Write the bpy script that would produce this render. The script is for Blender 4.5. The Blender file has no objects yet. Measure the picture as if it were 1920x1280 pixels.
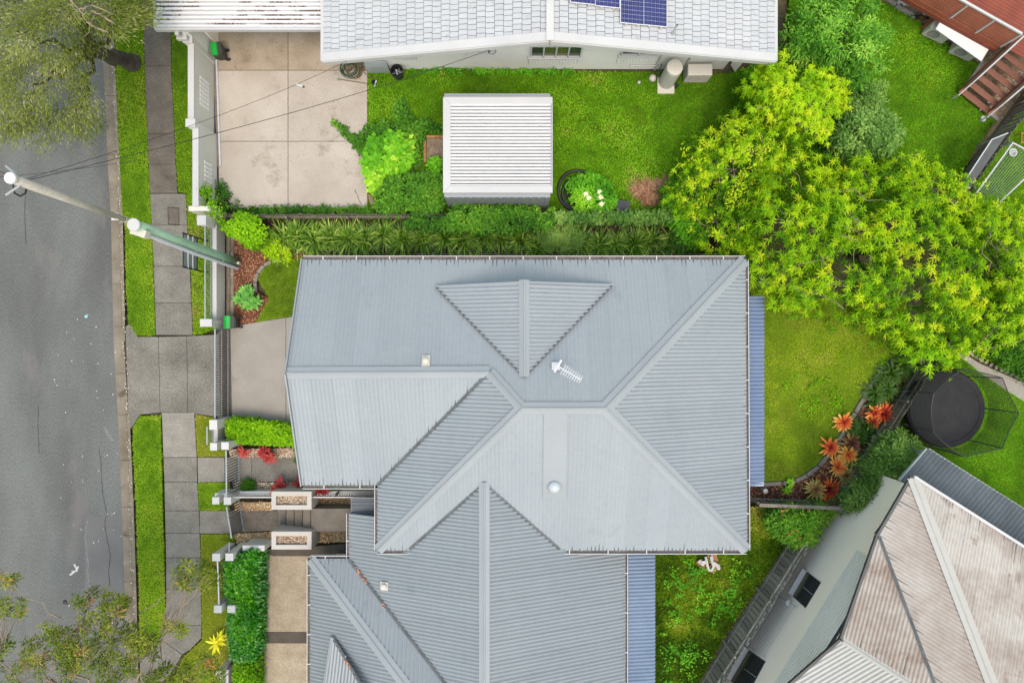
import bpy, math, random
import numpy as np
from mathutils import Vector, Matrix

scene = bpy.context.scene
rng = np.random.default_rng(7)
random.seed(7)

# ------------------------------------------------------------------ camera, sky, sun, exposure
H, FPX = 30.0, 1280.0                      # drone height in metres, focal length in photo pixels
cam_d = bpy.data.cameras.new('drone_camera')
cam_d.sensor_width = 36.0
cam_d.lens = 36.0 * FPX / 1920.0
cam_d.clip_end = 2000.0
cam = bpy.data.objects.new('drone_camera', cam_d)
cam.location = (0, 0, H)
scene.collection.objects.link(cam)
scene.camera = cam

SUN_EL, SUN_AZ = 70.0, 165.0
world = bpy.data.worlds.new('World')
scene.world = world
world.use_nodes = True
wn = world.node_tree.nodes
sky = wn.new('ShaderNodeTexSky')
sky.sky_type = 'NISHITA'
sky.sun_disc = False
sky.sun_elevation = math.radians(SUN_EL)
sky.sun_rotation = math.radians(SUN_AZ)
sky.air_density = 2.6
sky.dust_density = 3.5
sky.ozone_density = 0.0
world.node_tree.links.new(sky.outputs[0], wn['Background'].inputs[0])
wn['Background'].inputs[1].default_value = 0.15

sun_d = bpy.data.lights.new('sun', 'SUN')
sun_d.energy = 1.0
sun_d.angle = math.radians(22)
sun_d.color = (1.0, 0.86, 0.80)
sun = bpy.data.objects.new('sun', sun_d)
az, el = math.radians(SUN_AZ), math.radians(SUN_EL)
to_sun = Vector((math.sin(az) * math.cos(el), math.cos(az) * math.cos(el), math.sin(el)))
sun.rotation_euler = to_sun.to_track_quat('Z', 'Y').to_euler()
sun.location = (0, 0, 60)
scene.collection.objects.link(sun)

scene.view_settings.view_transform = 'Standard'
scene.view_settings.look = 'None'
scene.view_settings.gamma = 1.0
scene.view_settings.use_curve_mapping = False
scene.view_settings.exposure = 1.05

# ------------------------------------------------------------------ helpers
COL = scene.collection
OFF = {}


def P(px, py, z=0.0):
    """photo pixel + height above ground -> world point"""
    s = (H - z) / FPX
    return Vector(((px - 960) * s, (640 - py) * s, z))


def PP(lst, z=None):
    return [P(*p) if z is None else P(p[0], p[1], z) for p in lst]


def vn(x, y, s, seed=0):
    """smooth value-like noise from a few sines, -1..1"""
    r = np.random.default_rng(seed)
    o = 0
    for k in range(7):
        a = r.uniform(0, 6.28); f = s * r.uniform(0.5, 1.9); p = r.uniform(0, 6.28)
        o = o + np.sin((x * math.cos(a) + y * math.sin(a)) * f + p)
    return o / 3.2


def inpoly(x, y, poly):
    ins = np.zeros(len(x), bool)
    n = len(poly)
    for i in range(n):
        x1, y1 = poly[i][0], poly[i][1]; x2, y2 = poly[(i + 1) % n][0], poly[(i + 1) % n][1]
        c = ((y1 > y) != (y2 > y)) & (x < (x2 - x1) * (y - y1) / ((y2 - y1) if y2 != y1 else 1e-9) + x1)
        ins ^= c
    return ins


def edgedist(x, y, poly):
    d = np.full(len(x), 1e9)
    n = len(poly)
    for i in range(n):
        x1, y1 = poly[i][0], poly[i][1]; x2, y2 = poly[(i + 1) % n][0], poly[(i + 1) % n][1]
        dx, dy = x2 - x1, y2 - y1
        t = np.clip(((x - x1) * dx + (y - y1) * dy) / max(dx * dx + dy * dy, 1e-9), 0, 1)
        d = np.minimum(d, np.hypot(x - x1 - t * dx, y - y1 - t * dy))
    return d


def sample_poly(poly, n, r=None):
    r = r or rng
    xs = [p[0] for p in poly]; ys = [p[1] for p in poly]
    X, Y = [], []
    tot = 0
    while tot < n:
        x = r.uniform(min(xs), max(xs), n); y = r.uniform(min(ys), max(ys), n)
        m = inpoly(x, y, poly)
        X.append(x[m]); Y.append(y[m]); tot += m.sum()
    return np.concatenate(X)[:n], np.concatenate(Y)[:n]


def tag(o, label=None, cat=None, group=None, kind=None):
    if label: o['label'] = label
    if cat: o['category'] = cat
    if group: o['group'] = group
    if kind: o['kind'] = kind
    return o


def thing(name, label, cat, loc=(0, 0, 0), group=None, rotz=0.0):
    o = bpy.data.objects.new(name, None)
    o.empty_display_size = 0.2
    o.location = loc
    o.rotation_euler = (0, 0, rotz)
    COL.objects.link(o)
    OFF[o] = Vector(loc)
    return tag(o, label, cat, group)


def link(name, me, mat, parent=None, origin=None, loc=None):
    """link mesh data (coordinates local to origin) as an object"""
    o = bpy.data.objects.new(name, me)
    if mat is not None and len(me.materials) == 0:
        me.materials.append(mat)
    COL.objects.link(o)
    po = OFF.get(parent, Vector((0, 0, 0))) if parent else Vector((0, 0, 0))
    og = Vector(origin) if origin is not None else po
    o.location = (og - po) if loc is None else loc
    if parent: o.parent = parent
    OFF[o] = og
    return o


def copy_tree(o, parent=None, loc=None, rotz=None, label=None, scale=None):
    c = o.copy()
    COL.objects.link(c)
    if parent is not None: c.parent = parent
    if loc is not None: c.location = loc
    if rotz is not None: c.rotation_euler = (0, 0, rotz)
    if scale is not None: c.scale = (scale,) * 3
    if label: c['label'] = label
    OFF[c] = Vector(loc) if loc is not None else OFF.get(o, Vector())
    for ch in list(o.children):
        copy_tree(ch, c)
    return c


class MB:
    def __init__(self):
        self.v = []; self.f = []; self.m = []; self.mi = 0

    def face(self, pts):
        b = len(self.v)
        self.v += [tuple(p) for p in pts]
        self.f.append(tuple(range(b, b + len(pts)))); self.m.append(self.mi)
        return self

    def box(self, c, s, rz=0.0, rx=0.0, ry=0.0):
        R = Matrix.Rotation(rz, 3, 'Z') @ Matrix.Rotation(ry, 3, 'Y') @ Matrix.Rotation(rx, 3, 'X')
        c = Vector(c); b = len(self.v)
        for dz in (-.5, .5):
            for dx, dy in ((-.5, -.5), (.5, -.5), (.5, .5), (-.5, .5)):
                self.v.append(tuple(c + R @ Vector((dx * s[0], dy * s[1], dz * s[2]))))
        for q in ((3, 2, 1, 0), (4, 5, 6, 7), (0, 1, 5, 4), (1, 2, 6, 5), (2, 3, 7, 6), (3, 0, 4, 7)):
            self.f.append(tuple(b + i for i in q)); self.m.append(self.mi)
        return self

    def prism(self, poly, z0, z1):
        """vertical prism from xy points; z0/z1 numbers or lists"""
        n = len(poly)
        a = sum(poly[i][0] * poly[(i + 1) % n][1] - poly[(i + 1) % n][0] * poly[i][1] for i in range(n))
        pts = list(poly) if a > 0 else list(poly)[::-1]
        zz = (lambda z, i: z[i] if isinstance(z, (list, tuple)) else z)
        if a <= 0:
            if isinstance(z0, (list, tuple)): z0 = z0[::-1]
            if isinstance(z1, (list, tuple)): z1 = z1[::-1]
        b = len(self.v)
        for i, p in enumerate(pts): self.v.append((p[0], p[1], zz(z0, i)))
        for i, p in enumerate(pts): self.v.append((p[0], p[1], zz(z1, i)))
        self.f.append(tuple(b + n + i for i in range(n))); self.m.append(self.mi)
        self.f.append(tuple(b + n - 1 - i for i in range(n))); self.m.append(self.mi)
        for i in range(n):
            j = (i + 1) % n
            self.f.append((b + i, b + j, b + n + j, b + n + i)); self.m.append(self.mi)
        return self

    def bar(self, p0, p1, w, h, up=(0, 0, 1), off=0.0, dz=0.0):
        """rectangular bar from p0 to p1; w sideways, h along up; centred (shifted off sideways, dz up)"""
        p0 = Vector(p0); p1 = Vector(p1)
        d = (p1 - p0).normalized(); up = Vector(up)
        s = d.cross(up)
        if s.length < 1e-4: s = Vector((1, 0, 0))
        s.normalize(); u = s.cross(d).normalized()
        b = len(self.v)
        for p in (p0, p1):
            for a, c in ((-.5, -.5), (.5, -.5), (.5, .5), (-.5, .5)):
                self.v.append(tuple(p + s * (a * w + off) + u * (c * h + dz)))
        for q in ((3, 2, 1, 0), (4, 5, 6, 7), (0, 1, 5, 4), (1, 2, 6, 5), (2, 3, 7, 6), (3, 0, 4, 7)):
            self.f.append(tuple(b + i for i in q)); self.m.append(self.mi)
        return self

    def tube(self, pts, r, n=8, cap=True):
        pts = [Vector(p) for p in pts]
        rs = r if isinstance(r, (list, tuple)) else [r] * len(pts)
        b = len(self.v)
        prev = None
        for i, p in enumerate(pts):
            d = (pts[min(i + 1, len(pts) - 1)] - pts[max(i - 1, 0)]).normalized()
            if prev is None:
                a = Vector((0, 0, 1)) if abs(d.z) < .9 else Vector((1, 0, 0))
                s = d.cross(a).normalized()
            else:
                s = (prev - d * prev.dot(d)).normalized()
            prev = s
            t = d.cross(s)
            for k in range(n):
                an = 2 * math.pi * k / n
                self.v.append(tuple(p + (s * math.cos(an) + t * math.sin(an)) * rs[i]))
        for i in range(len(pts) - 1):
            for k in range(n):
                a0 = b + i * n + k; a1 = b + i * n + (k + 1) % n
                self.f.append((a0, a1, a1 + n, a0 + n)); self.m.append(self.mi)
        if cap:
            self.f.append(tuple(b + n - 1 - k for k in range(n))); self.m.append(self.mi)
            e = b + (len(pts) - 1) * n
            self.f.append(tuple(e + k for k in range(n))); self.m.append(self.mi)
        return self

    def lathe(self, c, prof, n=24):
        """prof: list of (radius, z) from bottom to top, about the vertical through c"""
        c = Vector(c); b = len(self.v)
        for r, z in prof:
            for k in range(n):
                a = 2 * math.pi * k / n
                self.v.append((c.x + r * math.cos(a), c.y + r * math.sin(a), c.z + z))
        for i in range(len(prof) - 1):
            for k in range(n):
                a0 = b + i * n + k; a1 = b + i * n + (k + 1) % n
                self.f.append((a0, a1, a1 + n, a0 + n)); self.m.append(self.mi)
        e = b + (len(prof) - 1) * n
        self.f.append(tuple(e + k for k in range(n))); self.m.append(self.mi)
        self.f.append(tuple(b + n - 1 - k for k in range(n))); self.m.append(self.mi)
        return self

    def mesh(self, name, origin=(0, 0, 0), smooth=False, mats=None):
        me = bpy.data.meshes.new(name)
        o = origin
        me.from_pydata([(v[0] - o[0], v[1] - o[1], v[2] - o[2]) for v in self.v], [], self.f)
        if mats:
            for m in mats: me.materials.append(m)
            me.polygons.foreach_set('material_index', self.m)
        if smooth:
            me.polygons.foreach_set('use_smooth', [True] * len(self.f))
        me.update()
        return me

    def build(self, name, mat, parent=None, origin=None, smooth=False, bevel=0.0, mats=None):
        og = Vector(origin) if origin is not None else OFF.get(parent, Vector((0, 0, 0)))
        o = link(name, self.mesh(name, og, smooth, mats), mat, parent, og)
        if bevel > 0:
            md = o.modifiers.new('bevel', 'BEVEL'); md.width = bevel; md.segments = 2; md.limit_method = 'ANGLE'
        return o


class LM:
    """leaf mesh: many small triangles with a per-vertex tint attribute"""
    def __init__(self):
        self.V = []; self.F = []; self.T = []; self.n = 0

    def add(self, V, F, T):
        self.V.append(V.reshape(-1, 3)); self.F.append(F + self.n); self.T.append(T); self.n += len(V.reshape(-1, 3))

    def leaves(self, base, d, L, W, tint, up=None, bend=0.15, fold=0.12, mid=0.45):
        N = len(base)
        if N == 0: return
        d = d / np.linalg.norm(d, axis=1, keepdims=True)
        if up is None: up = np.tile(np.array([0., 0., 1.]), (N, 1))
        s = np.cross(d, up); ln = np.linalg.norm(s, axis=1, keepdims=True); ln[ln < 1e-5] = 1
        s = s / ln
        nn = np.cross(s, d)
        L = np.broadcast_to(np.asarray(L, float), (N,))[:, None]; W = np.broadcast_to(np.asarray(W, float), (N,))[:, None]
        c = base + d * L * mid
        v0 = base
        v1 = c + s * W / 2 + nn * W * fold
        v2 = c - s * W / 2 + nn * W * fold
        v3 = base + d * L - np.array([0, 0, 1.]) * bend * L
        V = np.stack([v0, v1, v2, v3], 1)
        i = np.arange(N)[:, None] * 4
        F = np.concatenate([i + np.array([[0, 1, 3]]), i + np.array([[0, 3, 2]])], 0)
        self.add(V, F, np.repeat(np.broadcast_to(tint, (N,)), 4))

    def straps(self, base, d, L, W, tint, bend=0.5, seg=4, grad=0.0, blunt=0.7):
        """long arching leaves: d start direction, bend = droop"""
        N = len(base)
        if N == 0: return
        d = d / np.linalg.norm(d, axis=1, keepdims=True)
        hd = d.copy(); hd[:, 2] = 0
        s = np.cross(d, np.array([0, 0, 1.])); ln = np.linalg.norm(s, axis=1, keepdims=True); ln[ln < 1e-5] = 1; s /= ln
        L = np.broadcast_to(np.asarray(L, float), (N,))[:, None]; W = np.broadcast_to(np.asarray(W, float), (N,))[:, None]
        bend = np.broadcast_to(np.asarray(bend, float), (N,))[:, None]
        pts = []
        for k in range(seg + 1):
            t = k / seg
            c = base + d * L * t - np.array([0, 0, 1.]) * bend * L * t * t
            w = W * (0.55 + 0.9 * t if t < .5 else 1.0 * (1 - (t - .5) / .5) ** blunt + 0.02) * .5
            pts.append(c + s * w); pts.append(c - s * w)
        V = np.stack(pts, 1)
        n = 2 * (seg + 1)
        i = np.arange(N)[:, None] * n
        F = []
        for k in range(seg):
            a = 2 * k
            F.append(i + np.array([[a, a + 1, a + 3]])); F.append(i + np.array([[a, a + 3, a + 2]]))
        tv = np.repeat(np.broadcast_to(tint, (N,)), n) + np.tile(np.repeat((np.arange(seg + 1) / seg - .5) * grad, 2), N)
        self.add(V, np.concatenate(F, 0), tv)

    def rosettes(self, C, n, L, W, tint, elev=(0.0, 0.9), tilt=0.35, bend=0.25, r=None, straps=False, grad=0.0, blunt=.7, inner=.12):
        """n leaves round each centre"""
        r = r or rng
        N = len(C)
        ax = np.stack([r.normal(0, tilt, N), r.normal(0, tilt, N), np.ones(N)], 1)
        ax /= np.linalg.norm(ax, axis=1, keepdims=True)
        e1 = np.cross(ax, np.array([1, .01, 0])); e1 /= np.linalg.norm(e1, axis=1, keepdims=True)
        e2 = np.cross(ax, e1)
        k = np.tile(np.arange(n), N); ci = np.repeat(np.arange(N), n)
        a = k * 2.399 + np.repeat(r.uniform(0, 6.28, N), n) + r.normal(0, .15, N * n)
        el = elev[0] + (elev[1] - elev[0]) * (k / max(n - 1, 1)) ** 1.5 + r.normal(0, .08, N * n)
        d = (e1[ci] * np.cos(a)[:, None] + e2[ci] * np.sin(a)[:, None]) * np.cos(el)[:, None] + ax[ci] * np.sin(el)[:, None]
        Ls = np.broadcast_to(np.asarray(L, float), (N,))[ci] * r.uniform(.75, 1.15, N * n) * (1 - .3 * (k / max(n - 1, 1)))
        Ws = np.broadcast_to(np.asarray(W, float), (N,))[ci] * r.uniform(.8, 1.15, N * n)
        t = np.broadcast_to(tint, (N,))[ci] + r.normal(0, .06, N * n) + inner * (k / max(n - 1, 1))
        if straps: self.straps(C[ci], d, Ls, Ws, t, bend=bend, grad=grad, blunt=blunt)
        else: self.leaves(C[ci], d, Ls, Ws, t, up=ax[ci], bend=bend)

    def build(self, name, mat, parent=None, origin=None):
        V = np.concatenate(self.V); F = np.concatenate(self.F); T = np.concatenate(self.T)
        og = Vector(origin) if origin is not None else OFF.get(parent, Vector((0, 0, 0)))
        V = V - np.array(og)
        me = bpy.data.meshes.new(name)
        me.vertices.add(len(V)); me.vertices.foreach_set('co', V.astype(np.float32).ravel())
        me.loops.add(len(F) * 3); me.loops.foreach_set('vertex_index', F.astype(np.int32).ravel())
        me.polygons.add(len(F))
        me.polygons.foreach_set('loop_start', (np.arange(len(F)) * 3).astype(np.int32))
        me.update(calc_edges=True)
        at = me.attributes.new('tint', 'FLOAT', 'POINT'); at.data.foreach_set('value', T.astype(np.float32))
        return link(name, me, mat, parent, og)


# ------------------------------------------------------------------ materials
def srgb(r, g, b):
    f = lambda c: (c / 255 / 12.92) if c / 255 <= .04045 else ((c / 255 + .055) / 1.055) ** 2.4
    return (f(r), f(g), f(b))


KM, KL = 0.74, 1.12                       # overall reflectance of hard surfaces and of leaves


def mk(name, c1, c2=None, scale=1.0, rough=0.7, fine=(30.0, 0.25), bump=None, spec=0.3, metal=0.0,
       stretch=(1, 1, 1), spots=None, objvar=0.0, contrast=(0.3, 0.7), coord='pos'):
    m = bpy.data.materials.new(name); m.use_nodes = True
    nt = m.node_tree; N = nt.nodes; Lk = nt.links.new
    bs = N['Principled BSDF']
    c2 = c2 or tuple(c * .8 for c in c1)
    c1 = tuple(c * KM for c in c1); c2 = tuple(c * KM for c in c2)
    if spots: spots = (spots[0], spots[1], tuple(c * KM for c in spots[2]), spots[3])
    if coord == 'pos':
        g = N.new('ShaderNodeNewGeometry').outputs['Position']
    else:
        g = N.new('ShaderNodeTexCoord').outputs['Object']
    mp = N.new('ShaderNodeMapping'); mp.inputs['Scale'].default_value = stretch
    Lk(g, mp.inputs['Vector'])
    n1 = N.new('ShaderNodeTexNoise'); n1.inputs['Scale'].default_value = scale; n1.inputs['Detail'].default_value = 5
    n1.inputs['Roughness'].default_value = .6
    Lk(mp.outputs[0], n1.inputs['Vector'])
    rp = N.new('ShaderNodeValToRGB')
    rp.color_ramp.elements[0].position = contrast[0]; rp.color_ramp.elements[1].position = contrast[1]
    rp.color_ramp.elements[0].color = (*c1, 1); rp.color_ramp.elements[1].color = (*c2, 1)
    Lk(n1.outputs['Fac'], rp.inputs[0])
    out = rp.outputs[0]
    if fine:
        n2 = N.new('ShaderNodeTexNoise'); n2.inputs['Scale'].default_value = fine[0]; n2.inputs['Detail'].default_value = 3
        Lk(mp.outputs[0], n2.inputs['Vector'])
        mr = N.new('ShaderNodeMapRange'); mr.inputs[1].default_value = .25; mr.inputs[2].default_value = .75
        mr.inputs[3].default_value = 1 - fine[1]; mr.inputs[4].default_value = 1 + fine[1]
        Lk(n2.outputs['Fac'], mr.inputs[0])
        mx = N.new('ShaderNodeVectorMath'); mx.operation = 'SCALE'
        Lk(out, mx.inputs[0]); Lk(mr.outputs[0], mx.inputs['Scale']); out = mx.outputs[0]
    if spots:                                   # (scale, threshold, colour, amount)
        n3 = N.new('ShaderNodeTexNoise'); n3.inputs['Scale'].default_value = spots[0]; n3.inputs['Detail'].default_value = 6
        n3.inputs['Roughness'].default_value = .7
        Lk(mp.outputs[0], n3.inputs['Vector'])
        mr = N.new('ShaderNodeMapRange'); mr.inputs[1].default_value = spots[1]; mr.inputs[2].default_value = spots[1] + .1
        mr.inputs[3].default_value = 0; mr.inputs[4].default_value = spots[3]
        Lk(n3.outputs['Fac'], mr.inputs[0])
        mx = N.new('ShaderNodeMix'); mx.data_type = 'RGBA'
        Lk(mr.outputs[0], mx.inputs['Factor']); Lk(out, mx.inputs['A']); mx.inputs['B'].default_value = (*spots[2], 1)
        out = mx.outputs['Result']
    if objvar:
        oi = N.new('ShaderNodeObjectInfo')
        mr = N.new('ShaderNodeMapRange'); mr.inputs[3].default_value = 1 - objvar; mr.inputs[4].default_value = 1 + objvar
        Lk(oi.outputs['Random'], mr.inputs[0])
        mx = N.new('ShaderNodeVectorMath'); mx.operation = 'SCALE'
        Lk(out, mx.inputs[0]); Lk(mr.outputs[0], mx.inputs['Scale']); out = mx.outputs[0]
    Lk(out, bs.inputs['Base Color'])
    bs.inputs['Roughness'].default_value = rough
    bs.inputs['Metallic'].default_value = metal
    bs.inputs['Specular IOR Level'].default_value = spec
    if bump:
        nb = N.new('ShaderNodeTexNoise'); nb.inputs['Scale'].default_value = bump[0]; nb.inputs['Detail'].default_value = 4
        Lk(mp.outputs[0], nb.inputs['Vector'])
        bp = N.new('ShaderNodeBump'); bp.inputs['Strength'].default_value = bump[1]; bp.inputs['Distance'].default_value = bump[2] if len(bump) > 2 else .02
        Lk(nb.outputs['Fac'], bp.inputs['Height']); Lk(bp.outputs[0], bs.inputs['Normal'])
    return m


def leafmat(name, cols, trans=0.3, rough=0.6, spec=0.12, clump=(0.8, 0.12)):
    """cols: list of (pos, colour) over the tint attribute; slow noise adds clump-wise variation of the tint"""
    m = bpy.data.materials.new(name); m.use_nodes = True
    nt = m.node_tree; N = nt.nodes; Lk = nt.links.new
    bs = N['Principled BSDF']; out = N['Material Output']
    at = N.new('ShaderNodeAttribute'); at.attribute_name = 'tint'
    g = N.new('ShaderNodeNewGeometry')
    n1 = N.new('ShaderNodeTexNoise'); n1.inputs['Scale'].default_value = clump[0]; n1.inputs['Detail'].default_value = 3
    Lk(g.outputs['Position'], n1.inputs['Vector'])
    mr = N.new('ShaderNodeMapRange'); mr.inputs[1].default_value = .3; mr.inputs[2].default_value = .7
    mr.inputs[3].default_value = -clump[1]; mr.inputs[4].default_value = clump[1]
    Lk(n1.outputs['Fac'], mr.inputs[0])
    ad = N.new('ShaderNodeMath'); ad.operation = 'ADD'
    Lk(at.outputs['Fac'], ad.inputs[0]); Lk(mr.outputs[0], ad.inputs[1])
    rp = N.new('ShaderNodeValToRGB')
    while len(rp.color_ramp.elements) < len(cols): rp.color_ramp.elements.new(.5)
    for e, (p, c) in zip(rp.color_ramp.elements, cols):
        e.position = p; e.color = (c[0] * KL, c[1] * KL, c[2] * KL * (.6 if c[1] > c[0] * 1.08 else 1.0), 1)
    Lk(ad.outputs[0], rp.inputs[0])
    Lk(rp.outputs[0], bs.inputs['Base Color'])
    bs.inputs['Roughness'].default_value = rough; bs.inputs['Specular IOR Level'].default_value = spec
    if trans > 0:
        tr = N.new('ShaderNodeBsdfTranslucent'); mx = N.new('ShaderNodeMixShader'); mx.inputs[0].default_value = trans
        Lk(rp.outputs[0], tr.inputs['Color'])
        Lk(bs.outputs[0], mx.inputs[1]); Lk(tr.outputs[0], mx.inputs[2]); Lk(mx.outputs[0], out.inputs['Surface'])
    return m


M = {}
M['soil'] = mk('soil', srgb(96, 88, 62), srgb(70, 62, 44), 1.2, .95, (14, .35), (20, .6))
M['turf'] = mk('turf_soil', srgb(84, 116, 22), srgb(60, 90, 16), 1.5, 1.0, (22, .35), spec=0.0)
M['drysoil'] = mk('dry_turf_soil', srgb(112, 124, 40), srgb(84, 104, 22), 1.5, 1.0, (22, .35), spec=0.0)
M['asphalt'] = mk('asphalt', srgb(104, 107, 105), srgb(86, 87, 86), .35, .9, (30, .36), (60, .6, .01), stretch=(1.0, .35, 1.0), spots=(.45, .56, srgb(112, 108, 106), .7), contrast=(.35, .65))
M['asphalt_new'] = mk('asphalt_patch', srgb(108, 107, 107), srgb(98, 97, 97), .5, .9, (40, .25), (60, .5, .01))
M['crack'] = mk('crack_tar', srgb(62, 62, 64), srgb(50, 50, 52), 2, .8)
M['chalk'] = mk('pale_scrape', srgb(126, 124, 122), srgb(112, 111, 110), 4, .9, (20, .4))
M['kerb'] = mk('kerb_concrete', srgb(134, 126, 112), srgb(104, 96, 82), .9, .9, (22, .28), (40, .4, .01), spots=(1.6, .58, srgb(66, 58, 46), .7))
M['path_dark'] = mk('path_concrete_dark', srgb(108, 102, 93), srgb(86, 80, 72), 1.6, .92, (13, .26), (50, .4, .01), objvar=.05, spots=(1.3, .6, srgb(70, 64, 58), .5))
M['path'] = mk('path_concrete', srgb(126, 123, 115), srgb(104, 101, 94), 1.6, .92, (13, .26), (50, .4, .01), objvar=.06, spots=(1.1, .62, srgb(88, 84, 78), .5))
M['path_pale'] = mk('path_concrete_pale', srgb(142, 138, 129), srgb(122, 118, 110), 1.6, .92, (13, .22), (50, .4, .01), objvar=.05)
M['crossover'] = mk('crossover_concrete', srgb(128, 125, 116), srgb(98, 95, 88), .8, .92, (12, .30), (50, .4, .01), objvar=.03)
M['drive'] = mk('drive_concrete', srgb(158, 153, 145), srgb(140, 135, 127), .6, .92, (26, .16), (50, .4, .01), objvar=.02, spots=(.7, .6, srgb(116, 112, 104), .5))
M['drive_pink'] = mk('drive_concrete_beige', srgb(184, 176, 165), srgb(164, 154, 141), .5, .92, (20, .12), (50, .3, .01), objvar=.03, spots=(.8, .57, srgb(134, 120, 104), .6))
M['drive_stained'] = mk('stained_drive_concrete', srgb(172, 160, 142), srgb(140, 126, 106), .7, .92, (16, .16), (50, .3, .01), objvar=.03, spots=(.9, .55, srgb(124, 110, 90), .6))
M['rust_pale'] = mk('pale_weathered_iron', srgb(186, 180, 174), srgb(160, 148, 139), .5, .7, (5, .08), spots=(1.1, .58, srgb(146, 130, 120), .6), objvar=.04)
M['aggregate'] = mk('exposed_aggregate', srgb(170, 158, 138), srgb(146, 134, 113), 1.8, .92, (11, .20), (30, .5, .01), objvar=.02)
M['band'] = mk('dark_concrete_band', srgb(92, 86, 77), srgb(76, 70, 62), 1.5, .92, (26, .2), objvar=.04)
M['step'] = mk('step_concrete', srgb(120, 114, 104), srgb(98, 92, 84), 1.5, .92, (26, .2), objvar=.05)
M['joint'] = mk('joint_dirt_and_riser_shade', srgb(66, 58, 48), srgb(52, 46, 38), 3, .95)
M['roof'] = mk('roof_steel_grey', srgb(144, 151, 156), srgb(137, 145, 151), .3, .42, (6, .04), spec=.35, objvar=.032, spots=(.9, .60, srgb(132, 138, 142), .6))
M['roof_low'] = mk('roof_steel_bluegrey', srgb(138, 145, 150), srgb(131, 139, 144), .3, .42, (6, .04), spec=.35, objvar=.032, spots=(.9, .60, srgb(120, 129, 135), .6))
M['cap'] = mk('roof_capping', srgb(146, 152, 156), srgb(139, 145, 150), .4, .42, (8, .03), spec=.35)
M['valley'] = mk('valley_gutter', srgb(100, 105, 108), srgb(72, 75, 77), 2.5, .7, (20, .3))
M['white_metal'] = mk('white_steel', srgb(214, 214, 214), srgb(205, 205, 205), .6, .45, (8, .03), spec=.35)
M['white_trim'] = mk('white_trim_paint', srgb(190, 190, 189), srgb(181, 181, 181), .6, .55, (10, .03))
M['gutter_in'] = mk('gutter_dirt', srgb(90, 84, 84), srgb(120, 112, 106), 3, .9, (20, .4))
M['render'] = mk('cream_render', srgb(212, 209, 200), srgb(202, 199, 189), .7, .85, (30, .05), (60, .2, .005), spots=(1.5, .66, srgb(168, 164, 152), .5))
M['render_grey'] = mk('grey_render', srgb(255, 244, 230), srgb(250, 236, 221), .7, .85, (30, .05), (60, .2, .005))
M['wall_white'] = mk('white_masonry', srgb(232, 230, 226), srgb(222, 220, 215), .7, .8, (20, .05), (40, .3, .005))
M['planter'] = mk('planter_render', srgb(186, 181, 174), srgb(176, 171, 163), .7, .85, (30, .05), (60, .2, .005), spots=(1.5, .64, srgb(158, 152, 142), .5))
M['fence_wood'] = mk('weathered_grey_timber', srgb(146, 140, 128), srgb(108, 103, 94), 2.2, .9, (28, .35), (40, .6, .01), objvar=.16, spots=(2, .62, srgb(58, 54, 46), .6), coord='obj')
M['fence_dark'] = mk('dark_timber', srgb(122, 117, 104), srgb(90, 86, 75), 2.2, .9, (28, .3), (40, .6, .01), objvar=.18, coord='obj')
M['sleeper'] = mk('timber_sleeper', srgb(140, 126, 104), srgb(112, 98, 80), 2.5, .9, (24, .3), (40, .6, .01), objvar=.12)
M['grey_metal'] = mk('grey_powdercoat', srgb(150, 158, 162), srgb(140, 148, 152), 1, .5, (10, .03), spec=.4)
M['dark_metal'] = mk('charcoal_steel', srgb(70, 73, 76), srgb(58, 61, 64), 1, .5, (10, .05), spec=.4)
M['black'] = mk('black_plastic', srgb(40, 42, 44), srgb(30, 32, 34), 3, .5, (20, .15), spec=.4)
M['black_cloth'] = mk('black_mat', srgb(42, 43, 46), srgb(33, 34, 37), 3, .8, (40, .2))
M['glass'] = mk('dark_glass', srgb(56, 60, 62), srgb(44, 48, 50), .8, .08, (2, .1), spec=.6)
M['glass_green'] = mk('reflecting_glass', srgb(96, 98, 64), srgb(60, 66, 40), 1.5, .08, (3, .3), spec=.6)
M['poly'] = mk('blue_polycarbonate', srgb(128, 142, 168), srgb(110, 126, 156), .5, .25, (6, .05), spec=.5, objvar=.02)
M['poly_low'] = mk('grey_blue_polycarbonate', srgb(132, 148, 168), srgb(116, 133, 155), .5, .25, (6, .06), spec=.5, objvar=.02)
M['tile'] = mk('white_painted_tile', srgb(180, 182, 184), srgb(170, 173, 176), .7, .6, (10, .05), objvar=.05, spots=(2.6, .60, srgb(146, 147, 148), .7))
M['tilebed'] = mk('tile_underlay', srgb(70, 71, 73), srgb(54, 55, 57), 2, .9)
M['rust_roof'] = mk('weathered_white_iron', srgb(184, 178, 171), srgb(150, 134, 124), .35, .7, (5, .10), spots=(.9, .56, srgb(140, 120, 108), .75), contrast=(.42, .62), objvar=.04)
M['white_roof'] = mk('white_iron', srgb(190, 188, 183), srgb(180, 178, 172), .4, .6, (5, .04), objvar=.02)
M['dark_roof'] = mk('dark_patio_iron', srgb(98, 106, 112), srgb(76, 84, 90), .4, .6, (5, .08), objvar=.04)
M['deck_red'] = mk('red_brown_deck', srgb(136, 70, 52), srgb(116, 58, 44), 1.5, .75, (30, .18), objvar=.06)
M['deck_slat'] = mk('oiled_slat', srgb(158, 92, 66), srgb(138, 76, 54), 1.5, .6, (20, .1), objvar=.06)
M['tread'] = mk('worn_tread', srgb(130, 88, 72), srgb(112, 74, 60), 1.5, .8, (20, .2), objvar=.08)
M['brick'] = mk('orange_brick', srgb(178, 132, 92), srgb(150, 104, 70), 3, .9, (20, .2), objvar=.15)
M['mulch'] = mk('bark_mulch_bed', srgb(104, 66, 48), srgb(70, 44, 34), 3, .95, (26, .5), (30, .9, .03))
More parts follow.
